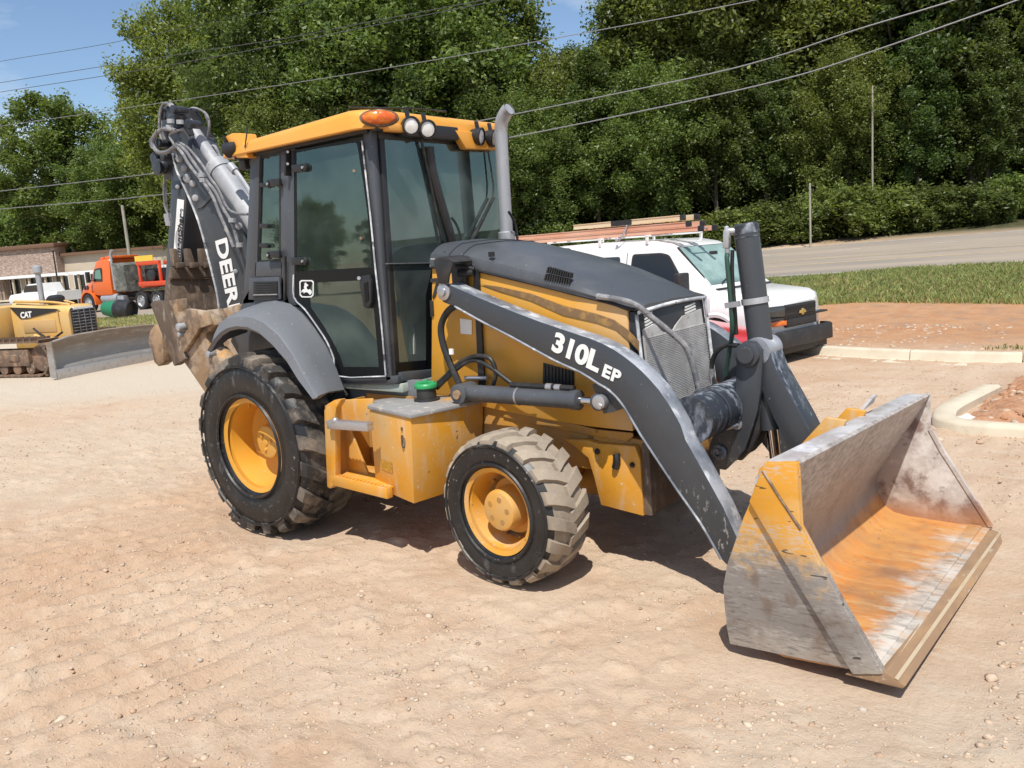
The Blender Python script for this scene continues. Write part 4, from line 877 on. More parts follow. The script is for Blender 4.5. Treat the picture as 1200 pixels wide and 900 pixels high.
# ---- lift cylinders
def cylinder(name, p0, p1, rb, rr, frac, mat_b, parent, mat_r=None):
    p0, p1 = Vector(p0), Vector(p1); d = p1-p0; pe = p0+d*frac; u = d.normalized()
    b = MB(); b.cyl(p0, pe, rb, seg=24); b.lathe([(0, rb*1.1), (rb*.9, rb*1.1), (rb*1.0, rb*.9)], pe-u*rb*.8, u, 24)
    o = b.build(name, mat_b, parent, ang=30)
    b = MB(); b.cyl(pe-u*.02, p1, rr, seg=18); b.build('piston_rod', mat_r or M['chrome'], o)
    return o
for sg in (-1, 1):
    p0, p1 = PY(545, 460, -.575), PY(703, 470.5, -.575)
    p0.y *= -sg; p1.y *= -sg
    cy = cylinder('lift_cylinder', p0, p1, .052, .024, .86, M['grey'], BH)
    b = MB(); b.cyl(p0+Vector((0, -.07, 0)), p0+Vector((0, .07, 0)), .062, seg=20); b.cyl(p1+Vector((0, -.03, 0)), p1+Vector((0, .03, 0)), .048, seg=20); b.build('cylinder_eye', M['grey'], cy, bevel=.004)
    b = MB(); b.cyl(p0+Vector((0, -.085, 0)), p0+Vector((0, .085, 0)), .028, seg=14); b.build('cylinder_pin', M['rust_y'], cy)
    u = (p1-p0).normalized(); q = p0+u*.42
    b = MB(); b.lathe([(0, .055), (.012, .055)], q, u, 24); b.build('hose_clamp', M['steel'], cy)
    b = MB(); b.tube([q+Vector((-.05, 0, .066)), q+Vector((.25, 0, .066)), q+Vector((.40, 0, .066))], .017, 8, 3); b.build('cylinder_port', M['black'], cy)
    b = MB(); b.cyl(q+Vector((.21, 0, .066)), q+Vector((.25, 0, .066)), .021); b.cyl(q+Vector((.27, 0, .066)), q+Vector((.31, 0, .066)), .019); b.build('port_nut', M['steel'], cy, split=True)

# ---- bucket linkage in the middle
LY = .125
boss = PY(877, 415.3, -LY)
crank = [(862.7, 431), (861.5, 455), (861, 480), (848, 492), (838.7, 501), (831, 522), (829, 537), (836, 549), (850, 551), (861, 540), (873, 527), (882, 500), (888, 480), (891, 458), (893, 426), (892, 410), (884, 400), (872, 400), (863, 408)]
cp = YZ(crank, -LY)
b = MB()
for y0, y1 in ((-LY, -LY+.03), (LY-.03, LY)): b.prism(cp, y0, y1)
bell = b.build('bell_crank', M['arm'], BH, bevel=.004)
tower = YZ([(898, 474), (897, 500), (889, 520), (879, 531), (861, 540), (845, 545), (838, 520), (860, 480), (885, 455)], 0)
b = MB(); b.prism(tower, -.08, -.05); b.prism(tower, .05, .08); b.build('tube_bracket', M['black'], BH, bevel=.006, split=True)
b = MB(); b.cyl((boss.x, -LY-.035, boss.z), (boss.x, LY+.03, boss.z), .066, seg=32); b.lathe([(-LY-.052, .036), (-LY-.052, .046), (-LY-.034, .047)], (boss.x, 0, boss.z), (0, 1, 0), 32); b.build('crank_boss', M['arm'], bell, bevel=.004)
lp = PY(843, 530, -LY)
b = MB(); b.lathe([(-LY-.02, .012), (-LY-.03, .016), (-LY-.03, .026), (-LY-.012, .027), (-LY-.012, .046), (LY, .046)], (lp.x, 0, lp.z), (0, 1, 0), 24); b.build('crank_pin', M['scuff'], bell)
gp = PY(864, 497, -LY)
b = MB(); b.tube([PY(846, 502.5, -LY-.05), gp+Vector((0, -.05, 0)), gp], .013, 10, 3); b.lathe([(0, .03), (.012, .03)], gp+Vector((0, -.008, 0)), (0, 1, 0), 16); b.build('grease_fitting', M['steel'], bell)
lk = YZ([(893, 410), (901, 411), (909, 433), (927, 465), (941, 490), (952, 512), (958, 533), (945, 545), (927, 531), (905, 487), (893, 458), (884, 430)], -LY+.035)
b = MB()
n = len(lk); y0, y1 = -LY+.033, LY-.033
A = [b.bm.verts.new((x, y0, z)) for x, z in lk]; B_ = [b.bm.verts.new((x, y1, z)) for x, z in lk]
b.face(A); b.face(B_[::-1])
for i in range(n):
    b.mi = 1 if i < 6 else 0
    b.face((A[i], B_[i], B_[(i+1) % n], A[(i+1) % n]))
link = b.build('bucket_link', [M['arm'], M['scuff']], BH, bevel=.006)
b = MB(); b.cyl((boss.x+.03, -LY+.03, boss.z+.01), (boss.x+.03, LY-.03, boss.z+.01), .075, seg=24); b.build('link_eye', M['arm_top'], link)
# tall tilt cylinder standing through the linkage
c0, c1 = PY(873.5, 262, 0), PY(909, 540, 0)
cu_ = (c0-c1).normalized()
b = MB(); b.cyl(c0-cu_*1.12, c0-cu_*.05, .066, seg=28)
tilt = b.build('tilt_cylinder', M['arm'], BH)
b = MB(); b.lathe([(0, .068), (.045, .069), (.055, .06), (.056, .001)], c0-cu_*.055, cu_, 28); b.lathe([(0, .068), (.006, .0685)], c0-cu_*.075, cu_, 28, cap=(False, False)); b.build('end_cap', M['scuff'], tilt)
b = MB(); b.cyl(c0-cu_*1.0, c1-cu_*.12, .030, seg=20); b.build('piston_rod', M['chrome'], tilt)
h0 = c0-cu_*.045+Vector((-.085, -.06, -.03))
b = MB(); b.box(h0, (.036, .036, .10), (0, .08, 0)); b.cyl(h0+Vector((0, 0, -.10)), h0+Vector((0, 0, .07)), .013); b.cyl(h0+Vector((0, 0, .04)), h0+Vector((.07, .04, .04)), .018); b.build('hose_fitting', M['exhaust'], tilt, bevel=.008)
b = MB()
b.tube([h0+Vector((0, 0, -.08)), PY(852, 305, -.08), PY(856, 350, -.07), PY(858, 385, -.05), PY(856, 405, 0), PY(850, 440, .05)], .013, 8, 5)
b.build('supply_hose', pm('green_hose', (.03, .075, .055), .45), tilt)
b = MB(); b.tube([h0+Vector((.025, .01, -.06)), PY(858, 320, -.05), PY(861, 360, -.04), PY(863, 392, -.02)], .011, 8, 5); b.build('supply_pipe', M['rubber'], tilt)
sp_ = PY(874, 355, -.075)
b = MB(); b.lathe([(-.016, .070), (-.016, .074), (.016, .074), (.016, .070)], c0-cu_*.66*0 - cu_*((c0-PY(875, 353, 0)).length), cu_, 28, cap=(False, False)); b.bar(PY(851, 358, -.06), PY(866, 356, -.075), .03, .03, (0, 0, 1)); b.build('hose_strap', M['exhaust'], tilt)
# hoses looping from the tube to the crank
b = MB()
b.tube([PY(866, 405, -.02), PY(850, 405, 0), PY(838, 415, .02), PY(834, 432, .03), PY(838, 452, .02), PY(848, 470, .0), PY(862, 486, -.05)], .014, 8, 6)
b.build('loop_hose', M['rubber'], BH)
b = MB(); b.tube([PY(834, 432, .03), PY(834, 440, .03), PY(836, 449, .03)], .020, 8, 3); b.build('hose_sleeve', M['hose_grey'], BH)
b = MB(); b.tube([PY(838, 448, .15), PY(850, 466, .12), PY(862, 482, .08)], .012, 8, 5); b.build('loop_hose', pm('green_loop_hose', (.03, .07, .05), .5), BH)
# bent steel pipes in front of the grille
bp_ = [(600, 336), (650, 340), (700, 347), (730, 352), (748, 359), (765, 373), (790, 393), (803, 406), (810, 422), (815, 440), (820, 462), (827, 484), (836, 498), (846, 502)]
b = MB()
b.tube([PY(x, y, v) for (x, y), v in zip(bp_[2:], (-.452, -.452, -.445, -.40, -.33, -.29, -.27, -.25, -.23, -.21, -.19, -.178))], .0165, 10, 5)
b.build('hydraulic_pipe', M['hose_grey'], BH)
b = MB(); b.tube([PY(x, y, v) for (x, y), v in zip([(812, 430), (818, 448), (822, 466), (831, 480), (843, 498)], (-.24, -.22, -.2, -.18, -.17))], .012, 8, 5); b.build('hydraulic_pipe', M['rubber'], BH)
# black hoses on the engine side
for pts, r_ in (([(545, 357), (535, 358), (524, 366), (517, 382), (519, 402), (527, 425), (537, 447), (544, 468)], .022),
                ([(508, 453), (520, 443), (536, 427), (548, 420), (562, 417), (575, 421), (581, 437), (577, 453), (572, 463)], .014),
                ([(512, 455), (525, 442), (541, 428), (556, 422), (574, 430), (594, 445), (612, 458), (625, 462)], .014)):
    b = MB(); b.tube([PY(x, y, -.52+.01*math.sin(i)) for i, (x, y) in enumerate(pts)], r_, 10, 6); b.build('hydraulic_hose', M['rubber'], BH)
b = MB(); b.cyl(PY(540, 355, -.53), PY(552, 361, -.53), .012); b.box(PY(529, 412, -.545), (.03, .012, .035)); b.build('hose_tag', M['white'], BH)
b = MB(); b.tube([PY(545, 443, -.47), PY(556, 443, -.47), PY(571, 443, -.47)], .014, 8, 3); b.build('elbow_fitting', M['steel'], BH)
b = MB(); b.tube([PY(534, 312, -.5), PY(545, 312.5, -.49), PY(556, 315, -.47)], .012, 8, 3); b.tube([PY(537, 320, -.5), PY(555, 319, -.47)], .022, 8, 3); b.build('tower_hose', M['rubber'], BH)
# ---- loader bucket: side plates measured on their own planes, shell lofted between them
NY, FY = -1.09, 1.09
def shellpt(xz, y): return Vector((xz[0], y, xz[1]))
inN = [(4.20, .150), (3.95, .128), (3.78, .118), (3.70, .135), (3.645, .18), (3.61, .25), (3.60, .33), (3.62, .43), (3.68, .57), (3.78, .78), (3.862, .962)]
inF = [(4.225, .070), (3.97, .074), (3.78, .078), (3.69, .092), (3.635, .13), (3.60, .19), (3.585, .27), (3.61, .36), (3.70, .52), (3.80, .69), (3.892, .858)]
BK = empty('loader_bucket'); BK.parent = BH
m_in = pm('bucket_inside', (.40, .20, .085), .55, layers=[
    dict(col=(.56, .21, .045), s=4, lo=.35, hi=.6),
    dict(col=(.60, .36, .15), s=5, lo=.47, hi=.66, st=(.6, 3, 1), f=.6),
    dict(col=(.55, .50, .44), s=7, st=(.6, 2.0, 1), d=12, rg=.72, ax=(0, 4.00, 4.12, .7), r=.45),
    dict(col=(.30, .26, .22), s=14, st=(.6, 1.6, 1), d=12, rg=.7, ax=(0, 4.02, 4.12, .5), n2=(16, .50, .62), f=.7),
    dict(col=(.55, .27, .08), s=3.2, d=12, rg=.68, st=(.8, 1, 1), ax=(1, -.35, .75, 1.9), n2=(6, .36, .56), f=.8),
    dict(col=(.54, .26, .07), s=7, st=(.8, 1.4, 1), d=10, lo=.55, hi=.66, f=.7),
    dict(col=(.27, .24, .22), s=5, ax=(2, .17, .23, .10), r=.5),
    dict(col=(.50, .46, .43), s=9, st=(.8, .8, 1.6), d=10, rg=.7, ax=(2, .25, .75, .5), n2=(26, .36, .60), f=.8),
    dict(col=(.11, .085, .08), s=3.2, lo=.50, hi=.72, f=.55),
    dict(col=(.10, .08, .07), s=26, st=(1, 1, 2), lo=.60, hi=.72, f=.5)], bump=(26, .22))
b = MB()
t = .022
def lerp2(p, q, k): return [(a[0]+(c[0]-a[0])*k, a[1]+(c[1]-a[1])*k) for a, c in zip(p, q)]
# direction: running from the lip (front) to the heel and up; the outside lies below / behind
def outline(pin, y, th):
    out = []
    for i, (x, z) in enumerate(pin):
        a, c = pin[max(i-1, 0)], pin[min(i+1, len(pin)-1)]; d = Vector((c[0]-a[0], c[1]-a[1])).normalized()
        # left of travel is (-dz, dx): travelling -x on the floor it is (0,-1): outside
        out.append((x - d.y*th, z + d.x*th))
    return [Vector((x, y, z)) for x, z in pin] + [Vector((x, y, z)) for x, z in out[::-1]]
ks = [0, .1, .25, .4, .6, .75, .9, 1]
b.rings([outline(lerp2(inN, inF, k), NY+.02+(FY-NY-.04)*k, t) for k in ks])
b.build('bucket_shell', m_in, BK, ang=50, bevel=0)
m_lip = pm('worn_top_lip', (.50, .49, .49), .5, layers=[dict(col=(.33, .30, .29), s=5, st=(1, .4, 1), lo=.45, hi=.62), dict(col=(.62, .62, .66), s=4, lo=.5, hi=.65), dict(col=(.25, .2, .17), s=25, lo=.62, hi=.7, f=.7)], bump=(30, .2))
b = MB()                                                     # box beam behind the top edge
def beam(pin, y):
    x, z = pin[-1]
    return [Vector((x, y, z)), Vector((x-.135, y, z+.003)), Vector((x-.20, y, z-.10)), Vector((x-.13, y, z-.22)), Vector((x-.035, y, z-.06))]
b.rings([beam(inN, NY+.02), beam(inF, FY-.02)])
b.build('top_beam', m_lip, BK, bevel=.006)
b = MB()                                                     # straps and ears on the back
for y, k in ((-.62, .2), (-.50, .25), (.50, .73), (.62, .8), (-.16, .42), (.16, .57)):
    q = lerp2(inN, inF, k); x, z = q[-1]
    e_ = .03 if abs(y) < .3 else -.06
    b.prism([(x-.10, z+e_), (x-.20, z+e_+.01), (x-.36, z-.15), (x-.44, z-.45), (x-.42, z-.70), (x-.36, z-.74), (x-.34, z-.50), (x-.30, z-.38), (x-.2, z-.2)], y-.015, y+.015)
b.build('back_ear', M['yellow_worn'], BK, bevel=.006, split=True)
b = MB(); b.poly([(3.735, .18, .93), (3.77, .22, .985), (3.765, .33, .99), (3.73, .40, .93)], (.02, 0, 0)); b.build('torn_guard', m_lip, BK)
# near side plate
m_side = pm('bucket_side_plate', (.64, .295, .03), .42, layers=[
    dict(col=(.62, .40, .16), s=7, lo=.52, hi=.66, f=.55),
    dict(col=(.56, .36, .15), s=9, ax=(2, .72, .52, .5), f=.8),
    dict(col=(.24, .215, .195), s=8, d=14, rg=.72, st=(1, 1, 1.3), ax=(2, .60, .46, .75), r=.55),
    dict(col=(.46, .43, .40), s=70, st=(.35, 1, 1.6), rot=(0, -.25, 0), lo=.50, hi=.62, n2=(5, .40, .6), f=.7),
    dict(col=(.17, .12, .09), s=4.2, ax=(2, .58, .44, .5), n2=(7, .52, .62), f=.8),
    dict(col=(.50, .44, .37), s=6, ax=(2, .24, .12, .25), f=.55),
    dict(col=(.13, .11, .10), s=60, st=(.3, 1, 1.6), rot=(0, -.25, 0), ax=(2, .55, .35, .5), n2=(70, .55, .65), f=.6),
    dict(col=(.05, .04, .03), s=9, st=(.7, 1, 3.2), rot=(0, .5, 0), lo=.69, hi=.705, d=2, f=.9)], bump=(30, .15))
near = YZ([(897, 542), (934.5, 542.6), (936.5, 580), (938.5, 617), (960, 658), (988.5, 708.5), (1036, 789), (996, 785.5), (925, 771), (854, 756), (850, 735), (847.5, 712), (846, 688.5), (850.5, 663), (870, 607), (879, 587)], NY)
b = MB(); b.prism(near, NY+.012, NY+.034); b.build('side_plate', m_side, BK, bevel=.003)
wear = YZ([(897, 542), (934.5, 542.6), (936.5, 580), (938.5, 617), (960, 658), (988.5, 708.5), (1036, 789), (1000, 789), (970, 740), (930, 674), (879, 587)], NY)
b = MB(); b.prism(wear, NY-.012, NY+.012); b.build('side_wear_plate', m_side, BK, bevel=.004)
b = MB(); b.tube([PY(x, y, NY-.013) for x, y in ((894, 551), (910, 577), (925, 600), (938.5, 620))], .006, 6, 3); b.build('weld_bead', M['rust_y'], BK)
m_far = pm('bucket_far_plate', (.47, .42, .385), .6, layers=[dict(col=(.22, .15, .13), s=5, lo=.5, hi=.62), dict(col=(.62, .58, .54), s=7, lo=.52, hi=.64), dict(col=(.17, .13, .12), s=14, lo=.6, hi=.7, f=.8), dict(col=(.44, .20, .08), s=5, ax=(2, .22, .10, .08), f=.7)], bump=(26, .25))
farp = YZ([(1090, 461), (1090.5, 503), (1104, 528), (1119, 551), (1140, 584), (1163, 620)], FY-.02) + [(3.69, .05), (3.50, .10), (3.48, .30), (3.52, .50), (3.70, .83)]
b = MB(); b.prism(farp, FY-.02, FY); b.build('side_plate', m_far, BK, bevel=.003)
b = MB(); fe = YZ([(1090.5, 503), (1104, 528), (1119, 551), (1140, 584), (1161, 617)], FY-.02)
b.rings([[Vector((x-.012, FY-.026, z-.004)), Vector((x+.010, FY-.026, z)), Vector((x+.010, FY+.005, z)), Vector((x-.012, FY+.005, z-.004))] for x, z in fe]); b.build('side_wear_plate', m_far, BK)
# cutting edge
m_edge = pm('cutting_edge', (.26, .16, .09), .6, layers=[dict(col=(.36, .22, .11), s=6, st=(1, .4, 1), lo=.42, hi=.62), dict(col=(.5, .42, .33), s=22, st=(1, .3, 1), lo=.6, hi=.68, f=.6)], bump=(30, .15))
a0, a1 = Vector((4.19, NY-.005, .155)), Vector((4.225, FY+.005, .058))
e0, e1 = PY(1061.5, 804, NY-.005), PY(1181, 627, FY+.005)
b = MB(); b.rings([[a0, e0, e0+Vector((-.012, 0, -.016)), a0+Vector((-.15, 0, -.055))], [a1, e1, e1+Vector((-.012, 0, -.016)), a1+Vector((-.15, 0, -.045))]])
edge = b.build('cutting_edge', m_edge, BK, bevel=.003)
b = MB(); w0, w1 = a0.lerp(e0, .50), a0.lerp(e0, .66); w2, w3 = a1.lerp(e1, .66), a1.lerp(e1, .50); up_ = Vector((0, 0, .0025))
b.poly([w0+up_, w1+up_, w2+up_, w3+up_], (0, 0, .002)); b.build('polished_strip', pm('polished_edge', (.48, .38, .25), .4, layers=[dict(col=(.4, .28, .16), s=8, st=(1, .5, 1), lo=.5, hi=.65, f=.7)]), edge)
b = MB(); b.bar(Vector((4.12, NY+.03, .147)), Vector((4.15, FY-.03, .077)), .07, .012, (0, 0, 1)); b.build('edge_backing_strip', m_in, BK, bevel=.003)

# ---- fuel tank and step box
ZT = .975
m_tank = M['yellow_worn']
L0, L1, L2, L3, L4 = (Vector(PZ(x, y, ZT)) for x, y in ((433, 478.5), (483, 489), (570, 478), (578, 470), (450, 468)))
tankpl = [(1.045, -.865), (1.535, -.985), (1.62, -.42), (1.05, -.42)]
tankb = [(1.02, -.855), (1.475, -.965), (1.55, -.42), (1.02, -.42)]
b = MB(); zb = .425
b.rings([[Vector((x, y, zb+(.015 if i in (0, 3) else 0))) for i, (x, y) in enumerate(tankb)], [Vector((x, y, ZT-.012)) for x, y in tankpl]])
tank = b.build('fuel_tank', m_tank, BH, bevel=.006)
lid = [(1.035, -.872), (1.546, -.998), (1.66, -.41), (1.10, -.45), (.93, -.70)]
b = MB(); b.poly([(x, y, ZT-.012) for x, y in lid], (0, 0, .024)); b.build('tank_lid', pm('scuffed_lid', (.55, .29, .06), .6, layers=[dict(col=(.27, .265, .26), s=3, lo=.3, hi=.42), dict(col=(.5, .44, .38), s=18, lo=.56, hi=.68, f=.9), dict(col=(.12, .12, .12), s=30, lo=.62, hi=.7, f=.6)], bump=(40, .15)), tank, bevel=.004)
fc = PZ(503, 470, ZT+.012)
fc = Vector((1.30, -.60, ZT+.012))
b = MB(); b.lathe([(0, .085), (.012, .083), (.015, .064), (.075, .062), (.08, .055), (.081, .001)], fc, (0, 0, 1), 28, cap=(False, False)); b.build('filler_neck', M['black'], tank)
b = MB(); b.lathe([(.078, .066), (.082, .075), (.100, .075), (.112, .068), (.112, .040), (.100, .036), (.100, .001)], fc, (0, 0, 1), 28, cap=(False, False))
b.box(fc+Vector((0, 0, .112)), (.12, .022, .022), (0, 0, .5)); b.box(fc+Vector((-.0, 0, .115)), (.03, .03, .03), (0, 0, .5)); b.build('filler_cap', M['green'], tank, bevel=.003)
def ontank(s, z, o=.003):
    """point on the outer (camera side) face of the tank: s from rear to front"""
    p0 = Vector((tankb[0][0], tankb[0][1])).lerp(Vector((tankpl[0][0], tankpl[0][1])), (z-zb)/(ZT-zb)); p1 = Vector(tankb[1]).lerp(Vector(tankpl[1]), (z-zb)/(ZT-zb))
    q = p0.lerp(p1, s); n = Vector((p1.y-p0.y, -(p1.x-p0.x))).normalized()
    return Vector((q.x+n.x*o, q.y+n.y*o, z))
b = MB(); b.poly([ontank(.22, .585), ontank(.50, .578), ontank(.50, .645), ontank(.22, .65)], (0, -.002, 0)); b.build('worn_label', pm('worn_label', (.42, .22, .02), .5, layers=[dict(col=(.6, .3, .04), s=40, lo=.5, hi=.6, f=.7)]), tank)
b = MB(); b.tube([ontank(.80, .845, .005), ontank(.80, .80, .005), ontank(.805, .78, .006), ontank(.83, .775, .006), ontank(.85, .81, .006), ontank(.83, .83, .006)], .008, 6, 3); b.box(ontank(.8, .885, .004), (.012, .006, .02)); b.build('tank_scar', M['rust'], tank)
# step bay behind the tank: rounded rear plate, tread plates, grab bar
SY = -.975
bay = YZ([(380, 500), (379.5, 480), (383, 474), (392, 469), (404, 467), (404, 481), (398, 482), (396, 486), (395, 500), (392, 566), (384, 572), (382, 560)], SY)
b = MB(); b.prism(YZ([(380, 500), (379.5, 481), (382.5, 474), (391, 469), (399, 468), (398, 472), (394, 478), (392.5, 488), (393, 566), (387, 573), (383, 571)], SY), SY, SY+.05)
b.prism(YZ([(394, 469), (436, 467), (437, 486), (433, 500), (411, 506), (434, 563), (392, 570)], -.82), -.82, -.80)
bayp = b.build('step_bay', m_tank, BH, bevel=.008)
b = MB(); x0 = PY(392, 569, SY).x; x1 = PY(444, 575, SY).x
b.poly([(x0-.03, SY, .520), (x1+.075, SY-.004, .498), (x1+.075, SY-.004, .428), (x0-.01, SY, .450), (x0-.03, SY, .470)], (0, .05, 0)); b.poly([(x0-.02, SY+.045, .512), (x1+.06, SY+.045, .490), (x1+.06, -.6, .490), (x0-.02, -.6, .512)], (0, 0, -.012))
b.build('lower_step', M['yellow_worn'], bayp, bevel=.003)
b = MB()
for k in range(16):
    q = Vector((x0-.02, SY+.012, .522)).lerp(Vector((x1+.06, SY+.010, .500)), k/15); b.box(q, (.011, .02, .012))
b.build('step_tooth', M['yellow_worn'], bayp, split=True)
b = MB(); b.poly([(x0-.03, -.62, .45), (x1+.16, -.62, .43), (x1+.16, -.60, 1.0), (x0-.03, -.60, 1.0)], (0, .02, 0)); b.poly([(x0-.035, SY+.03, .46), (x0-.035, -.6, .46), (x0-.035, -.6, .98), (x0-.035, SY+.03, .98)], (-.015, 0, 0))
b.build('bay_back', M['yellow_dirty'], bayp)
b = MB(); b.bar(PY(386, 497, SY-.02), PY(434, 500, SY-.03), .05, .055); b.ball(PY(393, 493, SY-.03), .028, 1)
tr = b.build('upper_step', M['steel'], bayp, bevel=.006)
b = MB()
for k in range(12):
    q = PY(388, 493, SY-.02).lerp(PY(433, 496, SY-.03), k/11); b.box(q, (.014, .05, .014))
b.build('step_tooth', M['steel'], bayp, split=True)

# ---- rear wings
cre = [(-.395, 1.37), (-.33, 1.46), (-.25, 1.535), (-.16, 1.572), (-.02, 1.587), (.155, 1.580), (.276, 1.545), (.42, 1.466), (.543, 1.344), (.630, 1.22), (.748, 1.062)]
lip = [(-.42, 1.335), (-.32, 1.415), (-.23, 1.465), (-.13, 1.498), (-.02, 1.512), (.11, 1.505), (.23, 1.472), (.36, 1.395), (.50, 1.285), (.60, 1.165), (.728, 1.045)]
inn = [(-.46, 1.44), (-.38, 1.54), (-.30, 1.61), (-.20, 1.645), (-.05, 1.655), (.12, 1.628), (.24, 1.560), (.36, 1.455), (.46, 1.335), (.535, 1.20), (.610, 1.035)]
for sg in (-1, 1):
    b = MB(); rg = []
    for (cx, cz), (lx, lz), (ix, iz) in zip(cre, lip, inn):
        A = Vector((ix, sg*.69, iz)); Bm = Vector((cx+(ix-cx)*.45, sg*.88, cz+(iz-cz)*.45+.010)); Cc = Vector((cx, sg*1.02, cz)); C2 = Vector((cx, sg*1.04, cz-.012)); D = Vector((lx, sg*1.055, lz))
        ctr = Vector((.07, 0, .64)); 
        def ins(p): q = Vector((p.x-ctr.x, 0, p.z-ctr.z)).normalized()*.022; return p-q
        rg.append([A, Bm, Cc, C2, D, ins(D)+Vector((0, -sg*.02, 0)), ins(C2)+Vector((0, -sg*.04, 0)), ins(Bm), ins(A)])
    b.rings(rg); b.build('rear_wing', M['grey_light'], BH, ang=38)

# ---- cab
CY = -.66
CAB = empty('cab'); CAB.parent = BH
def frame_px(pts, y, y1, name, mat, parent, bevel=.004):
    b = MB(); b.prism(YZ(pts, y), y, y1); return b.build(name, mat, parent, bevel=bevel)
def both(pts, name, mat, parent, y=CY, th=.06, bevel=.006):
    b = MB(); q = YZ(pts, y); b.prism(q, y, y+th); b.prism(q, -y, -y-th); return b.build(name, mat, parent, bevel=bevel, split=True)
both([(424, 148), (434, 148), (445, 282), (459, 446), (452, 448), (438, 283)], 'front_pillar', M['grey'], CAB, th=.055, bevel=.010)
both([(294, 176), (305, 176), (304, 182), (301, 308), (298, 355), (284, 357), (288, 308)], 'rear_pillar', M['grey'], CAB)
both([(329, 172), (345, 168), (345, 345), (348, 358), (339, 358), (329, 352)], 'door_pillar', M['grey'], CAB)
both([(294, 172), (424, 146), (441, 142), (441, 153), (426, 157), (360, 171), (305, 183), (294, 184)], 'roof_rail', M['black'], CAB, th=.08)
both([(396, 440), (452, 441), (466, 440), (466, 449), (455, 451), (398, 450)], 'door_sill', M['grey'], CAB, th=.08)
both([(299, 307), (331, 306), (331, 324), (298, 325)], 'side_rail', M['grey'], CAB, th=.05)
both([(284, 353), (299, 325), (331, 324), (340, 358), (352, 362), (372, 385), (388, 412), (398, 440), (398, 452), (300, 452), (270, 400)], 'lower_body', M['grey'], CAB, th=.03)
b = MB()                                                     # side skirt below the cab
q = YZ([(386, 446), (455, 446), (488, 446), (496, 456), (492, 469), (440, 468), (390, 466)], -.585); b.prism(q, -.585, -.53); b.prism(q, .53, .585); b.build('cab_skirt', M['grey_light'], BH, bevel=.008, split=True)
b = MB(); b.box((-.38, 0, 1.35), (.06, 1.3, .6)); b.box((-.36, 0, 2.66), (.08, 1.25, .1)); b.build('cab_rear_panel', M['black'], CAB, bevel=.01, split=True)
b = MB(); b.box((.45, 0, 1.06), (1.35, 1.28, .06)); b.build('cab_floor', pm('dusty_floor_mat', (.34, .38, .33), .9, layers=[dict(col=(.2, .21, .19), s=6, lo=.5, hi=.66)]), CAB, bevel=.01)
# front frame: sill, far and near posts come from the pillars; header
b = MB(); b.box((1.05, 0, 2.665), (.06, 1.2, .09)); b.box((1.055, 0, 1.12), (.05, 1.2, .09)); b.build('windscreen_header', M['black'], CAB, bevel=.006, split=True)
b = MB(); b.poly([PX(462, 436, 1.06), PX(504, 432, 1.06), PX(504, 447, 1.06), PX(464, 446, 1.06)], (.06, 0, 0)); b.build('front_sill', M['grey'], CAB, bevel=.008)
b = MB()
for sg in (-1, 1):
    b.bar((1.075, sg*.575, 2.64), (1.075, sg*.63, 1.14), .05, .03, (1, 0, 0))
b.build('windscreen_seal', M['black'], CAB, bevel=.004, split=True)
b = MB(); b.poly([(1.085, -.565, 2.635), (1.085, .565, 2.635), (1.085, .615, 1.15), (1.085, -.615, 1.15)], (.006, 0, 0)); b.build('windscreen', M['wind'], CAB, smooth=False)
b = MB(); b.bar(PX(453, 309, 1.095), PX(506, 308, 1.095), .006, .022, (1, 0, 0)); b.build('windscreen_trim', M['hose_grey'], CAB)
b = MB(); b.poly([PX(464, 425, 1.094), PX(500, 422, 1.094), PX(504, 431, 1.094), PX(463, 436, 1.094)], (.004, 0, 0)); b.poly([PX(499, 345, 1.094), PX(507, 310, 1.094), PX(510, 310, 1.094), PX(505, 430, 1.094), PX(499, 430, 1.094)], (.004, 0, 0)); b.build('windscreen_border', M['frit'], CAB, split=True)
# door: glass with a black printed border, upper pane and lower pane
DY = CY-.012
DOOR = empty('cab_door'); DOOR.parent = BH
upq = [(344, 176), (372, 171.5), (410, 165.5), (418, 164.5), (421.5, 167), (429, 216), (434, 253), (440, 316), (345, 321)]
loq = [(345, 321), (440, 316), (446, 370), (451.5, 440), (397, 440), (391, 420), (383, 400), (370, 380), (357, 362), (345.5, 348)]
b = MB(); b.prism(YZ(upq, DY), DY, DY+.006); b.build('upper_glass', M['glass'], DOOR, smooth=False)
b = MB(); b.prism(YZ(loq, DY), DY, DY+.006); b.build('lower_glass', M['glass'], DOOR, smooth=False)
def border(outer, inner, name, y=None, th=.004, mat=None, par=None):
    y = DY-.002 if y is None else y
    b = MB(); o_, i_ = YZ(outer, y), YZ(inner, y); n = len(o_)
    V = [[b.bm.verts.new((x, yy, z)) for x, z in L] for L in (o_, i_) for yy in (y, y+th)]
    oa, ob, ia, ib = V
    for k in range(n):
        j = (k+1) % n
        for fs in ((oa[k], oa[j], ia[j], ia[k]), (ob[k], ib[k], ib[j], ob[j]), (oa[k], ob[k], ob[j], oa[j]), (ia[k], ia[j], ib[j], ib[k])): b.face(fs)
    return b.build(name, mat or M['frit'], par or DOOR)
border(loq, [(366, 331), (434, 328), (439, 372), (444, 430), (402, 430), (398, 417), (389, 399), (376.5, 378), (364, 360), (362, 340)], 'lower_border')
border(upq, [(347, 179), (372, 174), (409, 168), (416, 167), (418.5, 169), (426, 217), (431, 253), (436, 313), (348, 318)], 'upper_border')
rim_ = [(344.5, 176), (344, 321), (344.5, 348.5)]
b = MB(); b.tube([PY(x, y, DY-.006) for x, y in [(344, 322), (344.5, 348.5), (357, 362.5), (370, 380.5), (383, 400.5), (391, 420), (397, 441), (452, 441)]], .006, 6, 3)
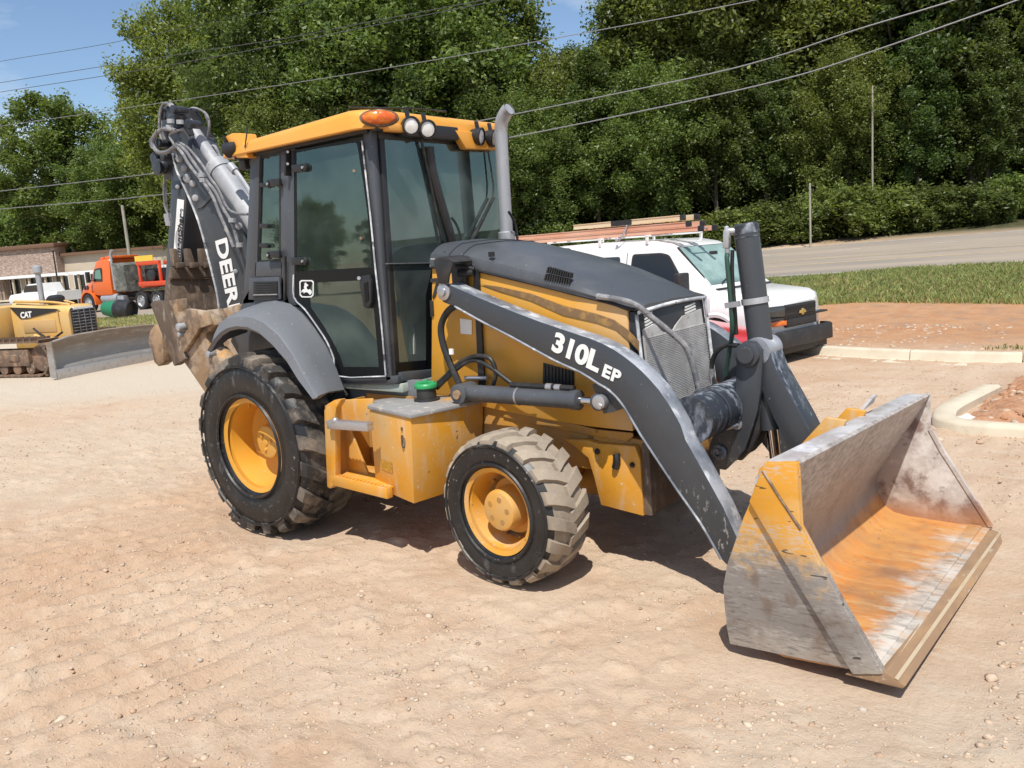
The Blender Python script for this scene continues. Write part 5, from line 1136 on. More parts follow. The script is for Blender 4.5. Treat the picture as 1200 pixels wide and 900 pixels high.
b.tube([PY(x, y, DY-.006) for x, y in [(424, 165), (434, 253), (440, 316), (446, 370), (452, 440)]], .006, 6, 3); b.build('door_edge', scf, DOOR, split=True)
b = MB()
dh = [PY(x, y, DY-.03) for x, y in [(421, 324), (431, 322), (434, 330), (434.5, 355), (431, 362), (426, 360), (423, 345), (421, 334)]]
b.poly(dh, (0, .03, 0)); hd = b.build('door_handle', M['black'], DOOR, bevel=.006)
b = MB(); b.poly([PY(x, y, DY-.034) for x, y in [(426, 332), (431, 330), (432, 352), (428, 355)]], (0, .004, 0)); b.build('handle_recess', M['frit'], DOOR)
b = MB(); b.cyl(PY(420.5, 326, DY-.04), PY(420.5, 326, DY-.02), .012); b.build('key_lock', M['steel'], DOOR)
for (hx, hy), sgn in (((350, 197), 1), ((322, 214), -1), ((350, 306), 1), ((322, 298), -1)):
    b = MB(); p = PY(hx, hy, DY-.015)
    b.box(p, (.13, .025, .05), (0, .05, 0)); b.cyl(p+Vector((sgn*.065, -.0125, -.004)), p+Vector((sgn*.065, .0125, -.004)), .027); h_ = b.build('hinge', M['black'], DOOR, bevel=.004)
    b = MB(); b.cyl(p+Vector((sgn*.062, -.022, -.003)), p+Vector((sgn*.062, 0, -.003)), .010, seg=10); b.build('hinge_bolt', M['steel'], DOOR)
b = MB(); p, q = PY(337.5, 178, DY-.01), PY(338.5, 318, DY-.012); b.bar(PY(337, 176, DY-.012), PY(337, 206, DY-.012), .02, .05, (0, 1, 0)); b.bar(PY(334, 300, DY-.016), PY(334, 352, DY-.016), .02, .018, (0, 1, 0)); b.build('hinge_plate', M['black'], DOOR, bevel=.003, split=True)
b = MB()
for x, y in ((337, 178), (337, 192)): b.cyl(PY(x, y, DY-.035), PY(x, y, DY), .009, seg=10)
b.build('hinge_bolt', M['steel'], DOOR, split=True)
for x, y in ((415, 200), (423, 279)):
    b = MB(); b.cyl(PY(x, y, DY-.008), PY(x, y, DY), .010, seg=10); b.build('pane_bolt', M['rust_y'], DOOR)
# leaping-deer badge printed on the lower pane
def badge_pt(u, v): return PY(350.8+u*17, 328.2+v*20.5, DY-.004)
b = MB()
rr = [(.12, 0), (.88, .0), (1, .10), (.98, .86), (.84, .99), (.5, 1.0), (.16, .99), (.02, .86), (0, .10)]
o_ = [badge_pt(*p) for p in rr]; i_ = [badge_pt(.5+(p[0]-.5)*.84, .5+(p[1]-.5)*.86) for p in rr]
n = len(rr); A = [b.bm.verts.new(p) for p in o_]; Bv = [b.bm.verts.new(p) for p in i_]
for k in range(n): b.face((A[k], A[(k+1) % n], Bv[(k+1) % n], Bv[k]))
deer = [(.16, .60), (.14, .72), (.28, .66), (.30, .78), (.38, .70), (.56, .70), (.74, .86), (.88, .72), (.82, .58), (.72, .52), (.60, .56), (.50, .46), (.52, .34), (.62, .34), (.60, .26), (.50, .22), (.44, .10), (.40, .22), (.32, .14), (.36, .30), (.30, .40), (.36, .48), (.24, .54)]
b.face([b.bm.verts.new(badge_pt(*p)) for p in deer])
b.build('door_badge', M['white'], DOOR, smooth=False)
# rear quarter window, louvre panel, latches
b = MB(); q = YZ([(304.5, 182), (329.5, 177), (329.5, 306), (301.5, 308)], CY+.02); b.prism(q, CY+.02, CY+.026); b.prism(q, -CY-.026, -CY-.02); b.build('quarter_window', M['glass'], CAB, smooth=False, split=True)
border([(302.5, 181), (330, 176), (330, 308), (300, 309)], [(307, 186), (327, 181), (327, 303), (304, 305)], 'quarter_seal', CY+.012, .006, M['black'], CAB)
b = MB(); b.prism(YZ([(294, 325.5), (329, 324), (331, 350), (327, 352), (293, 351)], CY), CY-.016, CY); lv = b.build('louver_panel', M['grey'], BH, bevel=.004)
b = MB()
for k in range(7): y = 330.5+k*2.8; b.bar(PY(297, y+.5, CY-.022), PY(325, y, CY-.022), .012, .011)
b.build('louver', M['black'], lv, bevel=.002, split=True)
b = MB(); b.bar(PY(297, 345.6, CY-.03), PY(325, 345, CY-.03), .006, .008); b.build('louver_edge', M['steel'], lv)
for y in (216, 264, 287):
    b = MB(); p = PY(311, y, CY+.0); b.bar(p+Vector((-.05, 0, 0)), p+Vector((.04, 0, -.01)), .03, .03); b.ball(p+Vector((-.055, 0, 0)), .018, 1); b.build('window_latch', M['black'], CAB, bevel=.004)
# far side, rear glazing
b = MB(); q = [(-.13, 1.42), (1.02, 1.20), (1.02, 2.60), (.10, 2.62), (-.10, 2.60)]; b.prism(q, .65, .656); b.build('far_door_glass', M['glass'], CAB, smooth=False)
b = MB(); b.poly([(-.36, -.58, 1.65), (-.36, .58, 1.65), (-.30, .58, 2.60), (-.30, -.58, 2.60)], (.006, 0, 0)); b.build('rear_window', M['glass'], CAB, smooth=False)
b = MB(); b.bar((-.35, 0, 1.65), (-.30, 0, 2.62), .05, .03); b.bar((-.36, -.6, 2.1), (-.36, .6, 2.1), .03, .04); b.build('rear_frame', M['black'], CAB)
# inside
m_seat = pm('seat_vinyl', (.03, .032, .034), .55); m_trim = pm('grey_trim', (.20, .24, .23), .6, layers=[dict(col=(.3, .34, .32), s=4, lo=.45, hi=.65)])
b = MB(); b.box((.10, -.02, 1.48), (.50, .50, .14), (0, -.08, 0)); b.box((-.12, -.02, 1.78), (.13, .48, .56), (0, -.18, 0)); b.box((-.2, -.02, 2.12), (.10, .26, .16), (0, -.18, 0)); b.box((.08, -.02, 1.25), (.36, .4, .36))
for y in (-.31, .27): b.box((.08, y, 1.66), (.34, .07, .06)); b.box((-.02, y, 1.55), (.05, .05, .2))
b.build('operator_seat', m_seat, CAB, bevel=.03, seg=3)
b = MB(); b.box((.78, .02, 1.32), (.2, .34, .5), (0, .25, 0))
b.build('console', m_trim, CAB, bevel=.03, seg=3)
m_teal = pm('pale_side_trim', (.58, .68, .62), .6, layers=[dict(col=(.42, .52, .47), s=3, lo=.45, hi=.65)])
b = MB(); b.poly([PX(x, y, 1.0) for x, y in ((468, 428), (471, 380), (476, 335), (484, 305), (496, 292), (512, 289), (512, 428))], (-.18, 0, 0)); b.build('front_trim', m_teal, CAB, bevel=.03, seg=3)
b = MB(); b.poly([PX(x, y, 1.012) for x, y in ((479, 390), (486, 350), (493, 345), (492, 385), (486, 425), (477, 425))], (-.008, 0, 0)); b.build('trim_recess', M['black'], CAB, bevel=.003)
b = MB(); b.prism(YZ([(372, 356), (402, 353), (426, 385), (441, 428), (410, 428)], -.36), -.36, -.30); b.build('seat_side', m_teal, CAB, bevel=.02)
b = MB(); b.prism(YZ([(392, 352), (402, 352), (432, 428), (420, 428)], -.40), -.40, -.37); b.prism(YZ([(366, 330), (374, 330), (402, 362), (396, 366)], -.42), -.42, -.39); b.build('control_rod', M['black'], CAB, bevel=.008, split=True)
b = MB(); b.lathe([(-.012, .19), (0, .205), (.012, .19), (0, .178)], (.62, 0, 1.76), (-.5, 0, .85), 32, cap=(False, False)); b.bar((.62, -.18, 1.76), (.62, .18, 1.76), .03, .015); b.tube([(.62, 0, 1.76), (.75, 0, 1.55), (.85, 0, 1.3)], .035, 10, 3); b.build('steering_wheel', M['black'], CAB)
b = MB()
for y, x in ((-.40, .50), (-.46, .62), (.3, .5)): b.tube([(x, y, 1.45), (x+.02, y, 1.65), (x-.01, y, 1.80)], .012, 8, 3); b.ball((x-.01, y, 1.82), .032, 2)
b.build('control_lever', M['black'], CAB)
b = MB(); b.tube([(1.05, -.47, 1.26), (1.05, -.46, 1.36), (1.04, -.44, 1.44)], .045, 8, 3); b.build('console_boot', m_trim, CAB)
b = MB(); b.box((.35, 0, 2.655), (1.30, 1.2, .05)); b.box((.95, 0, 2.62), (.12, 1.1, .06)); b.build('headliner', pm('headliner', (.09, .095, .095), .8), CAB)
b = MB(); b.tube([PX(503, 172, 1.12), PX(507, 200, 1.12), PX(519, 245, 1.12), PX(530, 282, 1.12)], .030, 8, 3); b.build('wiper_duct', M['black'], CAB)
b = MB(); b.tube([PX(493, 160, 1.115), PX(506, 222, 1.11), PX(518, 282, 1.11)], .011, 6, 2); b.build('wiper_blade', M['rubber'], CAB)
b = MB(); b.bar(PX(578, 232, 1.12), PX(553, 282, 1.12), .012, .028, (1, 0, 0)); b.tube([PX(572, 178, 1.11), PX(578, 215, 1.12), PX(577, 232, 1.12)], .006, 6, 2); b.build('wiper_blade', M['rubber'], CAB)

# ---- cab roof
def rrect(x0, x1, w, rf, rr_, z, n=6):
    P = []
    for cx, cy, r, a0 in ((x1-rf, w-rf, rf, 0), (x0+rr_, w-rr_, rr_, 90), (x0+rr_, -(w-rr_), rr_, 180), (x1-rf, -(w-rf), rf, 270)):
        for k in range(n+1):
            a = R(a0+90*k/n); P.append(Vector((cx+r*math.cos(a), cy+r*math.sin(a), z)))
    return P
def bow(P): return [p+Vector((0, 0, -(.060*((p.x-.55)/.95)**2)*min(1, max(0, (p.z-2.70)/.09)))) for p in bow0(P)]
def bow0(P):                                                  # the front edge bulges forward slightly
    return [p+Vector((.05*(1-(p.y/.76)**2), 0, 0)) if p.x > .9 else p for p in P]
b = MB()
b.rings([bow(rrect(-.42, 1.06, .68, .12, .06, 2.697)), bow(rrect(-.44, 1.115, .738, .14, .06, 2.692)), bow(rrect(-.44, 1.125, .745, .15, .06, 2.700)), bow(rrect(-.44, 1.115, .738, .15, .06, 2.790)), bow(rrect(-.435, 1.105, .730, .15, .06, 2.815)), bow(rrect(-.42, 1.085, .71, .14, .06, 2.827)), bow(rrect(-.38, 1.03, .66, .13, .06, 2.837)), bow(rrect(-.2, .85, .45, .1, .06, 2.848))])
roof = b.build('cab_roof', M['roof'], BH, ang=40)
b = MB(); b.poly([(1.10, -.46, 2.655), (1.10, .06, 2.655), (1.10, .06, 2.74), (1.10, -.46, 2.74)], (.064, 0, 0)); b.build('lamp_recess', M['black'], roof, bevel=.008)
b = MB(); b.poly([(1.11, .02, 2.72), (1.11, .12, 2.60), (1.11, .50, 2.61), (1.09, .62, 2.66), (1.09, .62, 2.72)], (.06, 0, 0)); b.poly([(1.11, -.62, 2.72), (1.11, -.60, 2.675), (1.11, -.45, 2.675), (1.11, -.40, 2.72)], (.055, 0, 0)); b.build('visor_flange', M['roof'], roof, bevel=.01, split=True)
b = MB(); b.prism(YZ([(286, 172), (288, 176), (291, 185), (277, 185), (276, 178), (264, 160), (272, 156), (282, 156)], -.73), -.735, -.60); b.prism(YZ([(286, 172), (288, 176), (291, 185), (277, 185), (276, 178), (264, 160), (272, 156), (282, 156)], -.73), .60, .735); b.build('roof_bracket', M['roof'], roof, bevel=.008, split=True)
b = MB(); b.tube([PY(290.5, 146, -.745), PY(289, 158, -.748), PY(287, 173, -.748)], .005, 6, 2); b.build('roof_seam', M['black'], roof)
b = MB(); b.box((.35, 0, 2.69), (1.42, 1.36, .03)); b.build('roof_underside', M['black'], roof)
def worklight(c, d, r=.056, par=BH):
    d = Vector(d).normalized(); c = Vector(c)
    b = MB(); b.lathe([(-.085, .02), (-.08, r*.75), (-.02, r*1.05), (.012, r*1.1), (.014, r*.9)], c, d, 24, cap=(True, False)); w = b.build('work_light', M['black'], par)
    b = MB(); b.lathe([(-.012, r*.94), (.006, r*.84), (.010, r*.5), (.012, .001)], c, d, 24, cap=(False, False)); b.build('light_lens', M['lens'], w)
    b = MB(); b.bar(c+Vector((-.02, 0, r*.9)), c+Vector((-.03, 0, r+.05)), .03, .012); b.build('light_bracket', M['black'], w)
for px, py, dy in ((481.5, 147.5, -.42), (501, 151.5, -.38), (563, 160, .30), (578, 162, .30)):
    c = PX(px, py, 1.19); worklight(c, (1, dy, -.16))
worklight(PY(268, 176, -.74), (-1, -.25, -.2), .05)
# amber beacon on the front corner
bc = PY(444, 137.5, -.70)
n_ = Vector((.66, -.72, .05)).normalized(); ex_ = Vector((.74, .68, -.03)).normalized(); ez_ = n_.cross(ex_)*-1
rg = []
for h, k in ((-.03, 1.0), (0, 1.0), (.022, .9), (.034, .6), (.038, .05)):
    rg.append([bc + n_*h + ex_*(.108*k*math.cos(2*PI*i/28)) + Vector((0, 0, 1))*(.041*k*math.sin(2*PI*i/28)) for i in range(28)])
b = MB(); b.rings(rg); b.build('amber_beacon', M['amber'], roof)
rg = []
for h, k in ((-.05, 1.1), (-.004, 1.1), (-.002, .98)):
    rg.append([bc + n_*h + ex_*(.108*k*math.cos(2*PI*i/28)) + Vector((0, 0, 1))*(.045*k*math.sin(2*PI*i/28)) for i in range(28)])
b = MB(); b.rings(rg); b.build('beacon_gasket', M['rust'], roof)
b = MB(); b.tube([(.95, -.70, 2.838), (1.10, -.3, 2.842), (1.12, 0, 2.845)], .006, 6, 3); b.build('beacon_wire', M['rubber'], roof)

# ---- backhoe folded upright behind the cab
KY = -.135
def plate(pts, y0, y1, name, mats, parent=BH, bevel=.006):
    b = MB(); b.prism(YZ(pts, KY), y0, y1); return b.build(name, mats, parent, bevel=bevel)
boomp = [(262, 410), (258, 376), (255, 349), (250, 326), (242, 294), (233, 261), (222, 233), (214, 215), (207, 200), (202, 180), (200, 162), (204, 150), (212, 148), (220, 160), (232, 186), (244, 205), (255, 222), (270, 240), (283, 262), (290, 290), (296, 330), (297, 400)]
b = MB(); q = YZ(boomp, KY); b.prism(q, KY, KY+.03); b.prism(q, -KY-.03, -KY); b.prism([(x*.985-.02, z) for x, z in q], KY+.03, -KY-.03)
boom = b.build('backhoe_boom', M['arm'], BH, bevel=.006)
b = MB(); b.tube([PY(x, y, KY-.004) for x, y in boomp[:10]], .010, 6, 3); b.build('boom_edge', scf, boom)
e_ = PY(272, 380, KY)-PY(253, 282, KY); e_.y = 0
text('boom_lettering', 'DEERE', .245, M['white'], PY(252.5, 281, KY-.004)+Vector((0, 0, 0)), e_, (-e_.z, 0, e_.x), boom, .003, .008, .99, 0, 1.0)
b = MB(); b.prism(YZ([(231, 245), (236, 240), (248, 228), (250, 231), (238, 243)], KY), KY-.012, KY); b.build('boom_rib', M['grey'], boom)
b = MB()
for x, y, r_ in ((210.5, 186, .035), (216, 197, .03), (220, 209, .04), (226, 215, .03), (229, 232, .03), (265, 269, .02), (276, 318, .02), (208, 219, .02), (280, 265, .03)): b.cyl(PY(x, y, KY-.02), PY(x, y, KY), r_, seg=12)
b.build('boom_pin', M['exhaust'], boom, bevel=.004, split=True)
stickp = [(187, 400), (191, 349), (194, 300), (197, 255), (198.5, 230), (199, 205), (203, 185), (210, 190), (214, 214), (217, 235), (215, 262), (212, 300), (208, 350), (205, 400)]
b = MB(); q = YZ(stickp, KY); b.prism(q, KY+.01, -KY-.01); stick = b.build('dipper_stick', M['arm'], BH, bevel=.01)
sp0, sp1, sp2, sp3 = (PY(x, y, KY+.006) for x, y in ((208, 233), (216, 234.5), (211.5, 301), (203.5, 297)))
b = MB(); b.poly([sp0, sp1, sp2, sp3], (0, -.002, 0)); b.build('sticker', M['white'], stick, smooth=False)
up_v = (sp0-sp3); up_v.y = 0; ez_s = Vector((-up_v.z, 0, up_v.x))
text('sticker_lettering', 'mentShare', .094, M['black'], PY(210.7, 300, KY+.001), up_v, ez_s, stick, .001, .004, 1.08)
b = MB(); b.prism(YZ([(187, 210), (189, 175), (186, 150), (188, 130), (196, 124), (205, 128), (211, 142), (214, 165), (208, 200), (200, 212)], KY), -.10, .10)
b.prism(YZ([(200, 165), (207, 148), (214, 146), (220, 158), (214, 172)], KY), -.12, .12)
b.build('boom_head', M['black'], boom, bevel=.01)
b = MB()
for x, y, r_, s_ in ((192, 196, .075, .03), (199, 134, .06, .03), (209, 137, .075, .03), (206, 148, .05, .06), (190, 168, .055, .05), (215, 129, .035, .06), (229, 146, .045, .03), (200, 168, .04, .08), (187, 186, .05, .02), (212, 150, .04, .05), (204, 184, .035, .07)):
    p = PY(x, y, KY+.03); b.lathe([(-.05-s_, r_*.55), (-.045-s_, r_), (-.02-s_, r_), (-.018-s_, r_*.8), (.03, r_*.8), (.04, r_*.7)], p, (0, 1, 0), 18)
b.build('head_knuckle', M['scuff'], boom, split=True)
for k, (pts, r_, y_) in enumerate([([(201, 125), (193, 121), (188, 131), (187, 150), (190, 168)], .018, -.2), ([(205, 127), (199, 122), (192, 135), (191, 155), (196, 172)], .02, -.12), ([(213, 152), (203, 155), (199, 160), (205, 172), (209, 190)], .016, -.24),
        ([(206, 153), (192, 151), (182, 158), (179, 168), (185, 178), (196, 178), (206, 171)], .026, -.26), ([(207, 168), (217, 176), (224, 186), (233, 199), (243, 213), (253, 226), (262, 245), (272, 262), (278, 283), (282, 295)], .020, -.22),
        ([(206, 171), (214, 180), (221, 192), (231, 205), (241, 217), (250, 232), (258, 252), (268, 275), (274, 290)], .020, -.24), ([(209, 166), (220, 173), (229, 183), (239, 196), (246, 208), (256, 222), (266, 243), (277, 250), (290, 251)], .016, -.21),
        ([(215, 137), (224, 127), (237, 130), (244, 138), (245, 150), (243, 162)], .016, .05), ([(219, 133), (231, 128), (240, 133), (243, 145)], .014, .1), ([(246, 172), (252, 172), (258, 184), (264, 194)], .02, .05), ([(203, 190), (196, 200), (192, 215), (193, 240), (197, 252)], .014, .1), ([(193, 205), (194, 225), (196, 250)], .018, .12)]):
    b = MB(); b.tube([PY(x, y, y_) for x, y in pts], r_*.72, 8, 6); b.build('boom_hose', M['hose_grey'], boom)
b = MB()
for x, y in ((200, 142), (199, 149), (211, 143), (196, 253), (197, 258), (198, 262), (237, 205), (238, 211), (272, 258), (281, 287)): b.cyl(PY(x, y-2.5, KY-.1), PY(x+.4, y+2.5, KY-.1), .032, seg=10)
b.build('hose_fitting', M['exhaust'], boom, split=True)
dc = cylinder('dipper_cylinder', PY(330, 305, -.02), PY(219, 142, -.02), .098, .056, .66, M['dusty_cylinder'], BH, M['dusty_cylinder'])
b = MB(); b.tube([PY(272, 196, -.16), PY(279, 204, -.16), PY(290, 220, -.15), PY(302, 240, -.14)], .020, 8, 4); b.cyl(PY(270, 194, -.16), PY(276, 201, -.16), .035); b.build('cylinder_pipe', M['exhaust'], dc)
# bucket curled between stick and boom
bx = -2.02
def BKp(x, y, o=0): return PX(x, y, bx+o)
b = MB()
b.poly([BKp(202, 312), BKp(262, 312), BKp(266, 420), BKp(214, 420), BKp(203, 385), BKp(196, 345)], (-.06, 0, 0))
dig = b.build('digging_bucket', M['rust'], BH, bevel=.02)
b = MB()
for k in range(5):
    x = 203+k*16.3
    b.poly([BKp(x-1, 291, .03), BKp(x+4.5, 291.5, .03), BKp(x+9.5, 307, .05), BKp(x+9, 314, .05), BKp(x+1, 312, .05)], (-.06, 0, 0))
    b.box(BKp(x+5.5, 311, .02), (.12, .08, .05))
b.build('bucket_tooth', M['rust'], dig, bevel=.008)
b = MB(); b.bar(BKp(200, 320, .01), BKp(262, 318, .01), .03, .10, (0, 0, 1)); b.bar(BKp(198, 326, .012), BKp(262, 326.5, .012), .02, .015); b.build('bucket_edge', M['rust'], dig, bevel=.006)
b = MB(); b.poly([PY(218, 236, .12), PY(229, 262, .12), PY(241, 300, .12), PY(215, 300, .12)], (0, .05, 0)); b.build('bucket_back', M['rust'], dig)
# swing frame and stabilisers
b = MB(); b.box((-.70, 0, .95), (.35, 1.3, .5)); b.prism([(-.6, .5), (-1.75, .7), (-1.85, 1.5), (-1.2, 1.6), (-.6, 1.4)], -.25, .25); b.build('swing_frame', M['rust_y'], BH, bevel=.01)
SYs = -.88
for sg in (-1, 1):
    y0 = SYs*-sg*-1 if sg < 0 else -SYs
    yy = SYs if sg < 0 else -SYs
    b = MB()
    b.prism(YZ([(234, 366), (244, 363), (252, 381), (246, 387), (240, 392), (256, 436), (262, 470), (250, 476), (239, 459), (222, 434), (212, 420), (222, 408), (228, 392)], SYs), yy, yy+.13*sg*-1)
    st = b.build('stabilizer_arm', M['rust_y'], BH, bevel=.01)
    b = MB(); b.prism(YZ([(193, 353), (203, 351), (204, 366), (213, 384), (221, 402), (223, 424), (214, 420)], SYs), yy+.03, yy+.12); b.prism(YZ([(217, 366), (225, 361), (234, 362), (246, 364), (252, 380), (240, 384), (231, 398), (221, 412), (216, 400), (226, 384)], SYs), yy-.045, yy-.01)
    b.build('foot_bracket', M['rust_y'], st, bevel=.006)
    b = MB(); b.prism(YZ([(177, 356), (181, 352.5), (186, 353), (213, 424), (205, 429)], SYs), yy-.01, yy+.06); b.prism(YZ([(186, 355), (193, 352.5), (198, 360), (222, 420), (215, 424)], SYs), yy-.035, yy+.02)
    b.build('foot_pad', M['rust'], st, bevel=.008, split=True)
    b = MB(); p = PY(217, 382.5, SYs); b.cyl((p.x, yy-.065, p.z), (p.x, yy+.05, p.z), .030); p2 = PY(217, 391, SYs); b.cyl((p2.x, yy-.06, p2.z), (p2.x, yy+.03, p2.z), .02); p3 = PY(247, 415, SYs); b.cyl((p3.x, yy-.03, p3.z), (p3.x, yy+.03, p3.z), .026); b.build('foot_pin', M['exhaust'], st, bevel=.004, split=True)
    b = MB(); a_, c_ = PY(247, 415, SYs+.02), PY(275, 452, SYs+.02); a_.y = c_.y = yy+.1; b.cyl(a_, c_, .07, seg=18); b.build('stabilizer_cylinder', M['rust_y'], st)
b = MB(); b.prism(YZ([(176, 400), (178, 388), (184, 380), (192, 392), (194, 424), (188, 429), (183, 424), (180, 410)], -.5), -.52, -.42); b.build('bucket_lock', M['rust_y'], BH, bevel=.006)
# ================================================================== THE OTHER VEHICLES AND THINGS
m_car_w = pm('white_car_paint', (.80, .80, .79), .25, layers=[dict(col=(.68, .66, .62), s=3, lo=.5, hi=.8, r=.5, f=.4)], coat=.5)
m_dark_glass = pm('dark_window', (.012, .014, .016), .05, spec=.6)
m_trim_b = pm('black_trim', (.022, .022, .024), .55, layers=[dict(col=(.07, .065, .06), s=5, lo=.5, hi=.75, f=.6)])
def rounded(pts, r=.05, n=3):
    """round the corners of a closed outline (2-D)"""
    out = []; N_ = len(pts)
    for i in range(N_):
        p, a, c = (Vector(pts[k % N_]) for k in (i, i-1, i+1))
        da, dc = (a-p), (c-p); ra = min(r, da.length*.45); rc = min(r, dc.length*.45); A, B_ = p+da.normalized()*ra, p+dc.normalized()*rc
        for k in range(n+1):
            t = k/n; out.append(tuple(A*(1-t)**2+p*2*t*(1-t)+B_*t*t))
    return out
def carsec(x, zb, zs, zt, wb, ws, wt, r=.08):
    """cross-section of a body: sill, belt line, roof"""
    o = rounded([(-wb, zb), (-ws, zs), (-wt, zt), (wt, zt), (ws, zs), (wb, zb)], r, 3)
    return [Vector((x, y, z)) for y, z in o]
def wheel_parts(root, x, y, r, w, rimmat, sd):
    hb = empty('wheel', (x, y, r)); hb.parent = root
    b = MB(); b.lathe([(-w/2, r*.62), (-w/2*1.05, r*.85), (-w/2*.85, r), (w/2*.85, r), (w/2*1.05, r*.85), (w/2, r*.62)], (0, 0, 0), (0, 1, 0), 32, cap=(False, False)); b.build('tyre', M['tyre'], hb)
    b = MB(); b.lathe([(sd*w*.46, r*.63), (sd*w*.50, r*.60), (sd*w*.30, r*.5), (sd*w*.34, r*.2), (sd*w*.42, r*.17), (sd*w*.43, .001)], (0, 0, 0), (0, 1, 0), 28, cap=(False, False))
    for k in range(8): b.cyl((.36*r*math.cos(k*.785), sd*w*.30, .36*r*math.sin(k*.785)), (.36*r*math.cos(k*.785), sd*w*.37, .36*r*math.sin(k*.785)), r*.05, seg=6)
    b.build('rim', rimmat, hb)

# ---- white van
VAN = empty('work_van', (.47, 8.62, -.265), R(-10.5), label='white cargo van with roof ladders and black grille, parked behind the loader', cat='van')
VAN.scale = (.945, .945, 1.03)
b = MB()
st = [(-.06, .42, .80, 1.02, .46, .50, .44, .05), (-.16, .42, .82, 1.06, .78, .82, .74, .06), (-.24, .40, .84, 1.10, .95, .98, .90, .07), (-.35, .40, .88, 1.165, .985, 1.0, .90, .09), (-.8, .38, .92, 1.22, 1.0, 1.005, .88, .1), (-1.12, .38, .95, 1.255, 1.0, 1.005, .87, .1)]
b.rings([carsec(x, zb, zs, zt, wb, ws, wt, r) for x, zb, zs, zt, wb, ws, wt, r in st])
b.rings([carsec(*q) for q in ((-1.10, .38, 1.16, 1.25, 1.0, 1.0, .88, .05), (-1.30, .38, 1.20, 1.42, 1.0, .995, .86, .06), (-1.95, .38, 1.22, 1.93, 1.0, 1.0, .80, .10), (-2.10, .38, 1.22, 2.00, 1.0, 1.0, .79, .12), (-2.5, .38, 1.22, 2.07, 1.0, 1.0, .79, .13), (-4.0, .38, 1.22, 2.10, 1.0, 1.0, .79, .13), (-5.55, .38, 1.22, 2.07, 1.0, 1.0, .79, .13), (-5.68, .42, 1.20, 1.98, .96, .97, .76, .13))])
vb = b.build('body', m_car_w, VAN, ang=40)
def side_y(z): return 1.0-.21*max(0, (z-1.22))/.85*.93
def vpane(pts, name, sg, mat, o=.006, t=.012):
    b = MB(); q = rounded(pts, .06, 3); A = [Vector((x, sg*(side_y(z)+o), z)) for x, z in q]; b.poly(A, (0, -sg*t, 0)); return b.build(name, mat, VAN)
for sg in (-1, 1):
    vpane([(-1.52, 1.24), (-2.02, 1.83), (-2.20, 1.87), (-2.86, 1.87), (-2.90, 1.24)], 'window_seal', sg, m_trim_b, .004)
    vpane([(-1.60, 1.27), (-2.05, 1.80), (-2.22, 1.84), (-2.82, 1.84), (-2.86, 1.27)], 'door_window', sg, m_dark_glass, .009)
    for x0, x1 in ((-3.15, -3.95), (-4.05, -4.72), (-4.82, -5.45)):
        vpane([(x0, 1.30), (x0, 1.84), (x1, 1.84), (x1, 1.30)], 'side_window', sg, pm('tinted_window', (.035, .045, .05), .06) if x0 == -3.15 and sg == -1 else m_dark_glass, .008)
    b = MB()
    for x in (-1.38, -2.98): b.tube([(x, sg*1.006, .5), (x, sg*1.009, .95), (x, sg*1.003, 1.22)] + ([(x, sg*(side_y(1.9)+.004), 1.90)] if x < -2 else []), .005, 5, 2)
    b.tube([(-1.38, sg*1.006, .5), (-2.98, sg*1.006, .5)], .005, 5, 0); b.build('door_seam', m_trim_b, VAN)
    b = MB(); b.box((-1.55, sg*1.15, 1.37), (.14, .25, .36), (0, 0, sg*.15)); b.bar((-1.62, sg*.99, 1.28), (-1.60, sg*1.12, 1.26), .08, .07); b.build('door_mirror', m_trim_b, VAN, bevel=.03, seg=3)
    b = MB(); b.box((-2.72, sg*1.012, 1.10), (.18, .02, .05)); b.build('door_handle', m_trim_b, VAN, bevel=.008)
    b = MB(); b.cyl((-1.0, sg*.985, .40), (-1.0, sg*1.008, .40), .46, seg=36); b.cyl((-4.45, sg*.985, .40), (-4.45, sg*1.008, .40), .46, seg=36); b.build('wheel_arch', m_trim_b, VAN)
    rg = []
    for k in range(17):
        a = PI*k/16; rg.append([Vector((-1.0+rr*math.cos(a), sg*(1.0+o), .40+rr*math.sin(a))) for rr, o in ((.44, .0), (.455, .022), (.50, .026), (.53, .0))])
    b = MB(); b.rings(rg); b.build('arch_lip', m_car_w, VAN)
    for x in (-1.0, -4.45): wheel_parts(VAN, x, sg*.90, .37, .24, M['steel'], sg)
    dx = -.12 if sg > 0 else 0
    b = MB(); b.box((-.16+dx, sg*.67, .905), (.16, .44, .17), (0, 0, sg*.34)); hl = b.build('headlight', m_trim_b, VAN, bevel=.02)
    b = MB(); b.box((-.105+dx, sg*.68, .905), (.08, .40, .145), (0, 0, sg*.34)); b.build('headlight_lens', pm('headlight_lens', (.04, .043, .046), .12, coat=.6), hl, bevel=.02)
    b = MB(); b.ball((-.052+dx, sg*.60, .91), .026, 2, (.5, 1, 1)); b.ball((-.112+dx, sg*.76, .91), .026, 2, (.5, 1, 1)); b.build('lamp_bulb', M['lens'], VAN, split=True)
    b = MB(); b.box((-.12+dx, sg*.67, .735), (.12, .44, .075), (0, 0, sg*.34)); b.build('turn_signal', M['amber'], VAN, bevel=.012)
b = MB(); b.box((-.07, 0, .87), (.12, .92, .25)); b.box((-.06, 0, .72), (.13, .92, .12)); b.box((-.1, 0, .80), (.14, 1.80, .03)); gr_ = b.build('grille', m_trim_b, VAN, bevel=.015)
b = MB()
for z in (.785, .815, .845, .90, .93, .96): b.bar((-.006, -.45, z), (-.006, .45, z), .012, .010)
b.build('grille_bar', M['black'], gr_, split=True)
bw = [(-.105, -.022), (-.035, -.022), (-.035, -.047), (.035, -.047), (.035, -.022), (.105, -.022), (.085, .022), (.035, .022), (.035, .047), (-.035, .047), (-.035, .022), (-.085, .022)]
